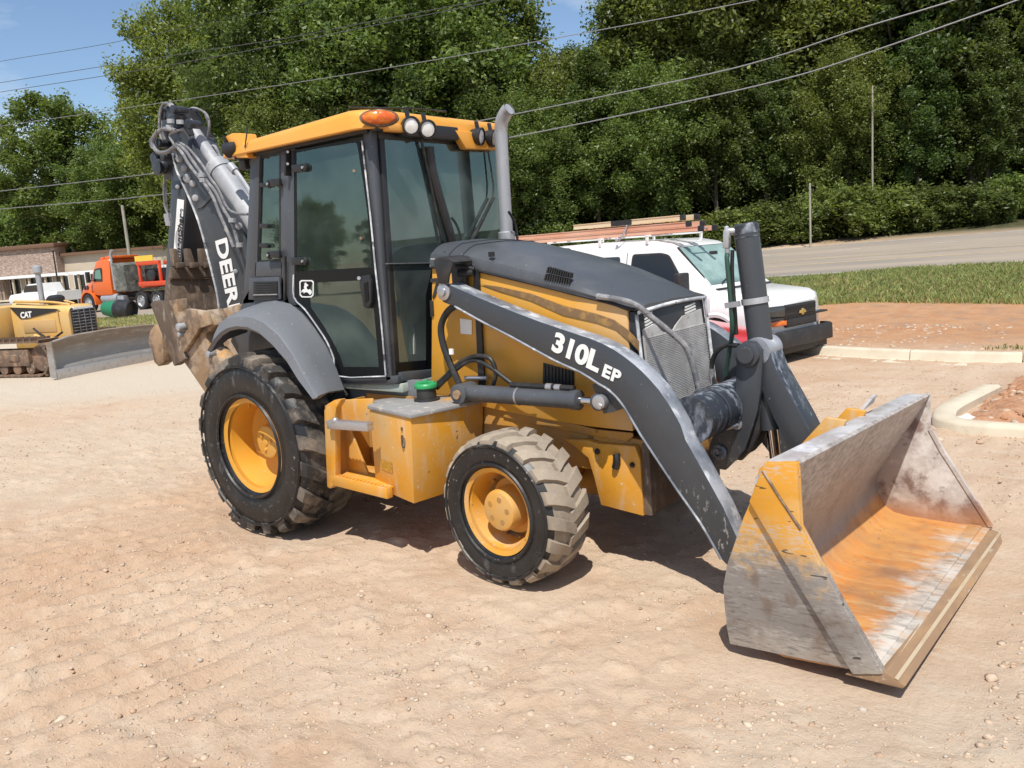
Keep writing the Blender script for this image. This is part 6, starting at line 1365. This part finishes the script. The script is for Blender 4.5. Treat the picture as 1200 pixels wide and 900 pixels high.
b = MB(); b.poly([(.0, y, .865+z) for y, z in bw], (.018, 0, 0)); b.build('grille_emblem', pm('gold_emblem', (.62, .45, .14), .3, metal=.6), gr_, bevel=.003)
b = MB(); b.rings([[Vector(p) for p in q] for q in ([(-.25, -1.01, .36), (.0, -.93, .38), (.0, -.93, .62), (-.25, -1.01, .62)], [(.0, -.90, .36), (.09, -.84, .38), (.08, -.84, .61), (-.02, -.90, .62)], [(.04, 0, .36), (.12, 0, .38), (.11, 0, .61), (.0, 0, .62)], [(.0, .90, .36), (.09, .84, .38), (.08, .84, .61), (-.02, .90, .62)], [(-.25, 1.01, .36), (.0, .93, .38), (.0, .93, .62), (-.25, 1.01, .62)])]); b.box((-.2, 0, .33), (.35, 1.7, .14)); b.build('bumper', m_trim_b, VAN, bevel=.015)
# windscreen with what shows through it
w0, w1, w2, w3 = Vector((-1.19, -.84, 1.30)), Vector((-1.19, .84, 1.30)), Vector((-1.945, .74, 1.93)), Vector((-1.945, -.74, 1.93))
nn = (w1-w0).cross(w3-w0).normalized(); nn = nn if nn.x > 0 else -nn
b = MB(); b.poly([p+nn*.020 for p in (w0, w1, w2, w3)], -nn*.012); b.build('windscreen_seal', m_trim_b, VAN)
cw = (w0+w1+w2+w3)/4
b = MB(); b.poly([cw+(p-cw)*.955+nn*.028 for p in (w0, w1, w2, w3)], -nn*.006); b.build('windscreen', pm('teal_windscreen', (.19, .29, .265), .04, layers=[dict(col=(.30, .42, .39), s=2, lo=.4, hi=.6), dict(col=(.05, .08, .08), s=5, ax=(2, 1.42, 1.30, .10), f=.85)], spec=.8), VAN)
b = MB(); q = cw+(w2-cw)*.55+(w3-cw)*.1; b.box(cw+nn*.03+Vector((-.20, .05, .16)), (.05, .22, .08)); b.build('rear_view_mirror', M['black'], VAN, bevel=.02)
b = MB(); b.tube([w0+nn*.04+Vector((0, .3, .02)), w0+nn*.045+Vector((-.12, .65, .10)), w0+nn*.045+Vector((-.22, .85, .20))], .012, 6, 3); b.tube([w0+nn*.04+Vector((0, .95, .02)), w0+nn*.045+Vector((-.08, 1.25, .08))], .012, 6, 3); b.build('wiper', M['black'], VAN, split=True)
b = MB(); b.box((-1.14, 0, 1.262), (.20, 1.6, .03)); b.build('cowl', m_trim_b, VAN, bevel=.01)
b = MB(); b.tube([(-.85, -.78, 1.21), (-.87, -.80, 1.40), (-.88, -.80, 1.65)], .005, 5, 2); b.build('aerial', M['black'], VAN)
b = MB()
for x in (-2.55, -3.7, -5.1): b.bar((x, -.82, 2.155), (x, .82, 2.155), .06, .03); b.bar((x, -.80, 2.02), (x, -.80, 2.16), .06, .03, (0, 1, 0)); b.bar((x, .80, 2.02), (x, .80, 2.16), .06, .03, (0, 1, 0))
b.build('roof_rack', m_car_w, VAN, bevel=.005, split=True)
b = MB(); b.tube([(-3.25, -.83, 2.16), (-3.2, -.86, 2.10), (-3.12, -.84, 2.16), (-3.08, -.78, 2.26), (-3.06, -.74, 2.36)], .014, 6, 4); b.ball((-3.22, -.86, 2.12), .035, 1); b.build('ladder_clamp', M['steel'], VAN)
# ladders lying on the rack
vm = Matrix.Translation(VAN.location) @ Matrix.Rotation(R(-10.5), 4, 'Z') @ Matrix.Diagonal((.945, .945, 1.03, 1))
LAD = []
def ladder(name, x0, x1, yc, half, z0, h, tiers, rail, cap, label, band=None):
    root = empty(name, vm @ Vector((x1, yc, z0)), R(-10.5), label=label, cat='ladder'); LAD.append(root); L_ = x0-x1
    for t_ in range(tiers):
        for sg in (-1, 1):
            zz = t_*(h+.006); b = MB(); b.prism(rounded([(0, zz), (L_-(.25*t_), zz), (L_-(.25*t_), zz+h), (0, zz+h)], .008, 2), sg*half-.012, sg*half+.012)
            b.bar((0, sg*(half+.012), zz+.008), (L_-(.25*t_), sg*(half+.012), zz+.008), .018, .012); b.bar((0, sg*(half+.012), zz+h-.008), (L_-(.25*t_), sg*(half+.012), zz+h-.008), .018, .012); b.build('rail', rail, root)
            b = MB(); b.box((L_-(.25*t_), sg*half, zz+h/2), (.10, .06, h*1.08)); b.build('rail_end', cap, root, bevel=.012)
    for k in range(int(L_/.30)):
        b = MB(); b.cyl((.2+k*.30, -half, h*.5), (.2+k*.30, half, h*.5), .016, seg=8); b.build('rung', M['steel'], root)
    if band:
        b = MB(); b.prism([(band[0]-x1, -.003), (band[1]-x1, -.003), (band[1]-x1, h+.003), (band[0]-x1, h+.003)], -half-.026, -half-.0135); b.build('rail_band', M['black'], root)
    return root
m_fg = pm('orange_fibreglass', (.66, .34, .22), .6, layers=[dict(col=(.72, .46, .33), s=3, st=(.3, 1, 4), lo=.42, hi=.62)]); m_fy = pm('yellowed_fibreglass', (.66, .50, .28), .6, layers=[dict(col=(.7, .58, .40), s=3, st=(.3, 1, 3), lo=.42, hi=.62)])
ladder('extension_ladder', -1.45, -6.3, -.50, .20, 2.172, .085, 2, m_fg, M['black'], 'long orange fibreglass extension ladder lying on the van roof rack')
ladder('ladder', -1.85, -4.5, -.46, .20, 2.36, .095, 1, m_fy, M['black'], 'shorter yellowish ladder with a black band on top of the orange ladder', (-3.5, -3.0))

for o_ in LAD: o_.scale = (.945,)*3
# ---- low red car between van and loader
RC = empty('red_car', (.40, 6.35, -.155), R(-11), label='red compact car mostly hidden between the white van and the loader grille', cat='car')
m_red = pm('red_car_paint', (.50, .014, .022), .22, layers=[dict(col=(.58, .03, .04), s=2, lo=.4, hi=.7)], coat=.7)
b = MB(); b.rings([carsec(*q) for q in ((-.03, .30, .44, .58, .62, .68, .60, .05), (-.14, .24, .48, .655, .78, .82, .70, .07), (-.45, .22, .52, .75, .86, .87, .70, .1), (-1.0, .22, .58, .83, .87, .87, .68, .12), (-1.35, .22, .62, .88, .87, .87, .66, .12), (-2.6, .22, .64, .90, .87, .87, .66, .12), (-3.6, .24, .64, .90, .86, .86, .64, .12), (-3.85, .3, .6, .85, .76, .78, .6, .1))])
b.rings([carsec(*q) for q in ((-1.25, .80, .86, .89, .72, .72, .66, .03), (-1.95, .80, .90, 1.30, .74, .74, .56, .08), (-2.7, .80, .90, 1.34, .74, .74, .56, .08), (-3.4, .80, .90, 1.25, .72, .72, .54, .08), (-3.7, .80, .86, .92, .68, .68, .6, .03))])
b.build('body', m_red, RC, ang=40)
for sg in (-1, 1):
    b = MB(); b.poly([(-.10, sg*.60, .36), (-.28, sg*.83, .36), (-.62, sg*.885, .42), (-.60, sg*.885, .60), (-.30, sg*.835, .615), (-.10, sg*.62, .575)], (.020, sg*.022, .006)); b.build('headlight', pm('smoked_headlight', (.03, .033, .035), .08, coat=1.), RC)
    b = MB(); b.prism(rounded([(-1.75, .93), (-2.05, 1.24), (-2.75, 1.27), (-3.25, 1.2), (-3.45, .95)], .05, 2), sg*.63, sg*.745); b.build('side_window', m_dark_glass, RC)
    for x in (-.75, -3.1): wheel_parts(RC, x, sg*.78, .29, .2, M['steel'], sg)
    b = MB(); b.box((-1.55, sg*.93, .95), (.12, .16, .11)); b.build('door_mirror', M['black'], RC, bevel=.03)
b = MB(); b.box((-.05, 0, .42), (.08, 1.2, .16)); b.box((-.08, 0, .28), (.1, 1.36, .09)); b.build('grille', M['black'], RC, bevel=.015)

# ---- crawler dozer at the left edge
DZ = empty('bulldozer', (-12.42, 3.98, 0), R(19), label='yellow crawler bulldozer with a grey blade at the left picture edge', cat='bulldozer')
m_cat = pm('dusty_yellow', (.64, .375, .10), .5, layers=[dict(col=(.60, .44, .22), s=2.5, lo=.4, hi=.7, r=.7, f=.75), dict(col=(.45, .33, .2), s=8, lo=.58, hi=.72, f=.6)], bump=(40, .05))
m_track = pm('muddy_track_steel', (.13, .09, .065), .8, layers=[dict(col=(.30, .18, .11), s=5, lo=.42, hi=.66), dict(col=(.40, .28, .19), s=12, lo=.58, hi=.7)], bump=(30, .3))
m_blade = pm('worn_blade', (.27, .255, .235), .55, layers=[dict(col=(.21, .165, .125), s=3, ax=(2, .45, .62, .12)), dict(col=(.38, .36, .335), s=6, st=(1, .4, 2), lo=.5, hi=.7, f=.6), dict(col=(.16, .12, .09), s=9, lo=.6, hi=.7, f=.5)], bump=(30, .1))
b = MB(); bp2 = [(.0, .03), (.015, .12), (-.055, .26), (-.095, .42), (-.09, .58), (-.04, .72), (.02, .80)]
bo2 = [(-.03, .82), (-.10, .70), (-.145, .5), (-.135, .3), (-.08, .12), (-.06, .03)]
b.rings([[Vector((x, y, z*k)) for x, z in bp2+bo2] for y, k in ((-1.42, .92), (-1.0, 1.0), (0, 1.03), (1.0, 1.0), (1.42, .95))])
bl = b.build('blade', m_blade, DZ, ang=40)
b = MB(); b.box((.005, 0, .10), (.03, 2.86, .20), (0, .1, 0)); b.build('blade_edge', M['steel'], bl, bevel=.004)
b = MB()
for y in (-1.43, 1.43): b.prism([(.02, .02), (.02, .76), (-.12, .70), (-.14, .05)], y-.015, y+.015)
b.build('blade_end', m_blade, bl, split=True)
b = MB(); b.box((-.30, 0, .58), (.40, .8, .22)); b.build('blade_mount', m_cat, DZ, bevel=.02)
for sg in (-1, 1): 
    b = MB(); b.bar((-.15, sg*.50, .35), (-1.6, sg*.56, .42), .12, .18); b.build('push_arm', m_cat, DZ, bevel=.01)
b = MB(); b.rings([[Vector((x, y, z)) for y, z in rounded([(-.36, .50), (-.36, zt-.10), (-.28, zt), (.28, zt), (.36, zt-.10), (.36, .50)], .05, 2)] for x, zt in ((-.62, 1.34), (-.68, 1.38), (-1.35, 1.40), (-2.2, 1.50))]); b.build('engine_hood', m_cat, DZ, ang=35)
b = MB(); b.box((-.605, 0, .94), (.04, .62, .76)); gr2 = b.build('grille', M['black'], DZ, bevel=.02)
b = MB()
for k in range(12): b.bar((-.578, -.30, .60+k*.062), (-.578, .30, .60+k*.062), .012, .016)
for y in (-.15, .0, .15): b.bar((-.574, y, .58), (-.574, y, 1.30), .010, .014, (0, 1, 0))
b.build('grille_bar', M['hose_grey'], gr2, split=True)
b = MB(); b.box((-.60, 0, 1.31), (.05, .5, .05)); b.build('name_plate', M['white'], DZ)
b = MB(); b.poly([(-2.2, -.366, 1.41), (-.95, -.366, 1.33), (-.82, -.366, 1.30), (-1.75, -.366, 1.16), (-1.95, -.366, 1.16)], (0, -.012, 0)); b.build('decal_panel', M['black'], DZ)
text('hood_lettering', 'CAT', .17, M['white'], Vector((-1.93, -.381, 1.175)), (1, 0, .03), (-.03, 0, 1), DZ, .003, .006, .9, .12)
b = MB(); b.box((-1.45, -.362, .98), (.9, .02, .26)); b.build('side_panel', pm('panel_tan', (.52, .33, .14), .6), DZ, bevel=.004)
b = MB(); b.tube([(-.88, -.385, 1.28), (-.88, -.39, 1.05), (-.86, -.385, .9)], .012, 6, 2); b.build('panel_handle', m_cat, DZ)
b = MB(); b.cyl((-1.55, -.12, 1.38), (-1.55, -.12, 2.08), .055); b.lathe([(0, .06), (.04, .09), (.16, .09), (.19, .05)], (-1.55, -.12, 2.06), (0, 0, 1), 16); b.build('exhaust_stack', M['exhaust'], DZ)
b = MB(); b.lathe([(0, .16), (.04, .18), (.16, .17), (.20, .12), (.21, .001)], (-1.35, .05, 1.40), (0, 0, 1), 20); b.build('precleaner', M['black'], DZ)
b = MB(); b.tube([(-.7, -.2, 1.39), (-1.1, -.25, 1.46), (-1.6, -.3, 1.50), (-2.1, -.32, 1.53)], .025, 8, 3); b.tube([(-.9, .1, 1.40), (-1.2, .1, 1.47), (-1.9, .05, 1.5)], .02, 8, 3); b.build('hood_rail', m_cat, DZ, split=True)
b = MB(); b.box((-3.15, 0, 1.05), (1.7, 1.3, .75)); b.box((-3.5, 0, 1.55), (.5, .5, .5)); b.build('operator_station', m_cat, DZ, bevel=.03)
b = MB()
for x in (-3.8, -4.7):
    for y in (-.62, .62): b.bar((x, y, 1.3), (x+.03, y, 2.42), .09, .09, (0, 1, 0))
b.build('canopy_post', m_cat, DZ, bevel=.01, split=True)
b = MB(); b.box((-4.35, 0, 2.47), (1.35, 1.6, .13)); b.build('canopy', m_cat, DZ, bevel=.04, seg=3)
for sg in (-1, 1):
    yc = sg*.88; TR = empty('track', (-1.85, yc, 0)); TR.parent = DZ
    L_, rr_ = 1.0, .34; per = 2*2*L_+2*PI*rr_; n = 34
    for k in range(n):
        s_ = per*k/n
        if s_ < 2*L_: p, a = Vector((L_-s_, 0, .72-.0)), PI
        elif s_ < 2*L_+PI*rr_: t_ = (s_-2*L_)/rr_; p, a = Vector((-L_-rr_*math.sin(t_), 0, .38+rr_*math.cos(t_))), PI+t_
        elif s_ < 4*L_+PI*rr_: p, a = Vector((-L_+(s_-2*L_-PI*rr_), 0, .04)), 0
        else: t_ = (s_-4*L_-PI*rr_)/rr_; p, a = Vector((L_+rr_*math.sin(t_), 0, .38-rr_*math.cos(t_))), t_
        if k == 0:
            b = MB(); b.box((0, 0, -.0), (.17, .48, .03)); b.box((.05, 0, -.045), (.025, .48, .07)); sh_ = b.build('track_shoe', m_track, TR)
            o = sh_
        else: o = sh_.copy(); COL.objects.link(o); o.parent = TR
        o.location = p; o.rotation_euler = (0, -a, 0)
    b = MB()
    for x, r_ in ((L_, .27), (-L_, .27)): b.lathe([(-.08, r_), (.08, r_)], (x, 0, .38), (0, 1, 0), 24)
    for k in range(5): b.cyl((-.75+k*.37, -.14, .17), (-.75+k*.37, .14, .17), .11, seg=16)
    b.build('track_wheel', m_track, TR, split=True)
    b = MB(); b.box((0, 0, .40), (1.5, .34, .34)); b.box((.35, -.14*1, .40), (.3, .1, .14)); b.build('track_frame', m_track, TR, bevel=.02)
b = MB(); b.cyl((-.55, -.48, .62), (-1.5, -.46, .78), .055); b.cyl((-.55, .48, .62), (-1.5, .46, .78), .055); b.build('lift_cylinder', m_cat, DZ, split=True)
b = MB(); b.tube([(-.7, -.5, .85), (-1.0, -.52, .72), (-1.3, -.5, .82), (-1.5, -.48, .95)], .022, 6, 4); b.build('dozer_hose', M['rubber'], DZ)

# ---- orange road tractor with a flatbed load behind
TK = empty('truck_tractor', (-44.75, 19.55, zg(-44.75, 19.55)), PI+R(9), label='orange day cab truck tractor standing on the road at the left', cat='truck')
m_or = pm('orange_truck_paint', (.72, .135, .022), .35, layers=[dict(col=(.60, .16, .05), s=2, lo=.5, hi=.75, f=.5)], coat=.3)
def ysec(x, pts, w, r=.08): return [Vector((x, y, z)) for y, z in rounded([(-w*k, z) for z, k in pts]+[(w*k, z) for z, k in pts[::-1]], r, 2)]
b = MB(); b.rings([ysec(x, ((zb, 1), (zm, 1), (zt, .82)), w) for x, zb, zm, zt, w in ((.95, .75, 1.05, 1.25, .80), (.80, .70, 1.15, 1.45, .92), (.2, .70, 1.30, 1.68, .96), (-.40, .95, 1.45, 1.86, 1.0))]); b.build('hood', m_or, TK, ang=40)
b = MB(); b.rings([ysec(x, ((zb, 1), (1.8, 1), (zt, .90)), w, .12) for x, zb, zt, w in ((-.38, 1.0, 1.85, 1.0), (-.55, .95, 2.35, 1.06), (-.95, .9, 2.86, 1.08), (-1.25, .9, 2.95, 1.08), (-2.05, .9, 2.98, 1.08), (-2.15, .95, 2.90, 1.04))]); b.build('cab_body', m_or, TK, ang=40)
for sg in (-1, 1):
    b = MB(); b.prism(rounded([(-.62, 1.75), (-.92, 2.45), (-1.50, 2.50), (-1.50, 1.70)], .08, 3), sg*1.04, sg*1.092); b.build('side_window', m_dark_glass, TK)
    b = MB(); b.prism(rounded([(-.78, 1.90), (-.98, 2.36), (-1.42, 2.40), (-1.42, 1.85)], .08, 3), sg*1.08, sg*1.098); b.build('window_pane', pm('truck_pane', (.12, .26, .22), .08), TK)
    b = MB(); b.box((-.45, sg*1.25, 2.0), (.16, .22, .62)); b.bar((-.5, sg*1.0, 1.8), (-.45, sg*1.25, 1.8), .05, .05); b.build('door_mirror', M['black'], TK, bevel=.03)
    for x in (.45, .20): 
        b = MB(); b.box((x-.05, sg*.97, 1.42), (.16, .06, .24)); b.build('hood_vent', M['black'], TK, bevel=.02)
    rg = []
    for k in range(13):
        a = R(-10)+R(200)*k/12; rg.append([Vector((.02+rr*math.cos(a), sg*y, .52+rr*math.sin(a))) for rr, y in ((.62, .78), (.62, 1.16), (.70, 1.16), (.70, .78))])
    b = MB(); b.rings(rg); b.build('wheel_guard', m_or, TK)
    wheel_parts(TK, .02, sg*1.0, .52, .30, M['exhaust'], sg)
    for x in (-4.75, -6.05): wheel_parts(TK, x, sg*.95, .52, .5, M['steel'], sg)
    b = MB(); b.cyl((-1.1, sg*.85, .72), (-2.5, sg*.85, .72), .26, seg=20); b.build('fuel_tank', M['exhaust'], TK)
    b = MB(); b.box((-2.9, sg*.95, .62), (.55, .35, .5)); b.box((-2.9, sg*1.05, .35), (.6, .4, .06)); b.build('side_step', M['steel'], TK, bevel=.03)
b = MB(); b.box((-2.9, 0, .85), (7.4, .9, .26)); b.box((.85, 0, .62), (.35, 2.2, .36)); b.build('frame_rail', M['black'], TK, bevel=.02)
b = MB(); b.rings([[Vector((-2.55, y, z)) for y, z in rounded([(-1.05, 1.05), (-1.12, 2.7), (1.12, 2.7), (1.05, 1.05)], .12, 3)], [Vector((-3.55, y, z)) for y, z in rounded([(-1.05, 1.05), (-1.12, 2.55), (1.12, 2.55), (1.05, 1.05)], .12, 3)]]); b.build('equipment_rack', pm('weathered_grey_box', (.10, .105, .09), .7, layers=[dict(col=(.22, .22, .19), s=2.2, lo=.45, hi=.62), dict(col=(.04, .04, .035), s=4, lo=.55, hi=.66)]), TK, ang=30)
b = MB(); b.tube([(-2.35, .95, 1.2), (-2.35, .95, 3.0), (-2.40, .95, 3.25), (-2.52, .95, 3.42)], .085, 10, 4); b.build('exhaust_stack', M['steel'], TK)
b = MB(); b.box((-1.2, 0, 3.02), (.3, 1.5, .12)); b.box((-2.0, 0, 3.04), (.5, 1.8, .16)); b.build('roof_marker', m_or, TK, bevel=.03)
tm_ = Matrix.Translation(TK.location) @ Matrix.Rotation(TK.rotation_euler.z, 4, 'Z')
TL = empty('lowboy_trailer', tm_ @ Vector((-5.2, 0, 0)), TK.rotation_euler.z, label='red flatbed trailer gooseneck coupled behind the orange truck', cat='trailer')
m_redo = pm('red_orange_steel', (.62, .07, .02), .5)
b = MB(); b.box((-1.6, 0, 1.42), (4.4, 2.2, .26)); b.box((.4, 0, 1.30), (1.4, 1.2, .2)); b.build('deck', m_redo, TL, bevel=.02)
b = MB(); b.box((-.2, .9, 2.55), (1.9, .18, .22)); b.box((-.2, -.9, 2.55), (1.9, .18, .22)); b.bar((.6, .9, 1.5), (.6, .9, 2.5), .14, .14, (0, 1, 0)); b.bar((-1.1, .9, 1.5), (-1.1, .9, 2.5), .14, .14, (0, 1, 0)); b.build('side_beam', m_redo, TL, bevel=.02, split=True)
b = MB(); b.box((.0, .98, 2.82), (1.5, .05, .3)); b.build('warning_board', pm('yellow_board', (.75, .50, .06), .6), TL)
b = MB(); b.cyl((-.4, .85, 1.85), (-.4, 1.0, 1.85), .32, seg=24); b.box((-.4, 0, 1.9), (1.6, 1.5, .7)); b.build('winch', M['black'], TL, bevel=.02)
for x in (-5.2,): 
    for sg in (-1, 1): wheel_parts(TL, x, sg*.95, .48, .4, M['steel'], sg)

# ---- white pickup by the building
p = far(66, 60); PU = empty('pickup_truck', (p.x, p.y, zg(p.x, p.y)), PI+R(12), label='white pickup truck parked in front of the brick building', cat='pickup')
b = MB(); b.rings([carsec(*q) for q in ((2.6, .5, .8, 1.05, .9, .95, .85, .08), (2.4, .45, .85, 1.15, .97, 1.0, .9, .1), (1.2, .45, .9, 1.22, 1.0, 1.0, .9, .1), (-2.5, .5, .9, 1.22, 1.0, 1.0, .92, .1), (-2.7, .55, .9, 1.2, .95, .96, .9, .08))])
b.rings([carsec(*q) for q in ((1.25, 1.1, 1.18, 1.22, .9, .9, .84, .04), (.55, 1.1, 1.22, 1.82, .95, .95, .76, .1), (-.9, 1.1, 1.22, 1.84, .95, .95, .76, .1), (-1.1, 1.1, 1.2, 1.3, .92, .92, .84, .06))]); b.build('body', m_car_w, PU)
for sg in (-1, 1):
    b = MB(); b.prism(rounded([(.85, 1.28), (.5, 1.72), (-.8, 1.74), (-.9, 1.28)], .06, 2), sg*.84, sg*.955); b.build('side_window', m_dark_glass, PU)
    for x in (1.75, -1.75): wheel_parts(PU, x, sg*.9, .38, .26, M['steel'], sg)

# ---- low brick-fronted building across the road
pa, pb = far(8, 73), far(196, 69); dv = pb-pa; BL_ = dv.length; bz = zg(pa.x, pa.y)+.1
BD = empty('brick_building', (pa.x, pa.y, bz), math.atan2(dv.y, dv.x), label='low building with a raised brick front and brown roof edges across the road', cat='building')
m_brick = pm('mixed_brick', (.29, .20, .16), .9, layers=[dict(col=(.45, .36, .29), s=9, st=(.45, 1, 1.7), lo=.45, hi=.58), dict(col=(.17, .11, .09), s=11, st=(.45, 1, 1.7), lo=.56, hi=.66), dict(col=(.52, .46, .40), s=14, st=(.4, 1, 1.7), lo=.6, hi=.68, f=.8)], bump=(12, .3, .03))
m_beige = pm('beige_render', (.52, .44, .34), .9, layers=[dict(col=(.46, .38, .29), s=.8, lo=.4, hi=.7)]); m_brown = pm('brown_metal_trim', (.16, .085, .05), .6)
b = MB(); b.box((BL_/2, 5.0, 1.75), (BL_+8, 9.0, 3.5)); b.build('wing', m_beige, BD)
b = MB(); b.box((BL_/2, 4.9, 3.58), (BL_+8.4, 9.6, .22)); b.build('wing_roof', m_brown, BD)
b = MB(); b.box((4.0, .30, 3.15), (6.5, 1.2, 2.3)); b.box((1.1, .30, 1.0), (.7, 1.2, 2.0)); b.build('brick_front', m_brick, BD)
b = MB(); b.box((4.0, .28, 4.42), (6.9, 1.7, .34)); b.build('cornice', m_brown, BD, bevel=.03)
b = MB(); b.box((BL_/2, -.65, 1.98), (BL_+4, .5, .24)); b.build('porch_beam', m_car_w, BD)
for k in range(9):
    b = MB(); b.box((-.4+k*1.65, -.65, .93), (.15, .15, 1.86)); b.build('porch_post', m_beige, BD)
for k in range(8):
    b = MB(); b.box((.4+k*1.65, .46, .98), (1.15, .1, 1.8)); w_ = b.build('window', m_car_w, BD); b = MB(); b.box((.4+k*1.65, .42, .98), (1.0, .08, 1.65)); b.build('pane', m_dark_glass, w_)
b = MB(); b.box((BL_/2, .25, .05), (BL_+4, 2.2, .16)); b.build('porch_floor', m_conc, BD)
p = far(84, 64); b = MB(); b.cyl((p.x, p.y, zg(p.x, p.y)-.3), (p.x, p.y, zg(p.x, p.y)+4.0), .07, .05, 10); b.cyl((p.x, p.y, zg(p.x, p.y)+3.96), (p.x, p.y, zg(p.x, p.y)+4.05), .09); tag(b.build('street_pole', M['black']), 'thin dark pole in front of the brick building', 'pole')
# ---- green tub lying on the verge
p = PZ(128, 372.5, -.12); TB = empty('planter_tub', (p.x+1.0, p.y, zg(p.x+1, p.y)), R(20), label='green plastic tub with a black rim lying on its side on the verge', cat='tub')
b = MB(); b.lathe([(-.75, .30), (-.70, .34), (-.1, .44), (0, .47)], (0, 0, .45), (1, .1, -.12), 24, cap=(True, False)); b.build('tub_body', pm('green_plastic', (.015, .17, .08), .5), TB)
b = MB(); b.lathe([(0, .475), (.10, .50), (.75, .50), (.80, .46), (.60, .40)], (0, 0, .45), (1, .1, -.12), 24, cap=(False, True)); b.build('tub_rim', M['black'], TB)
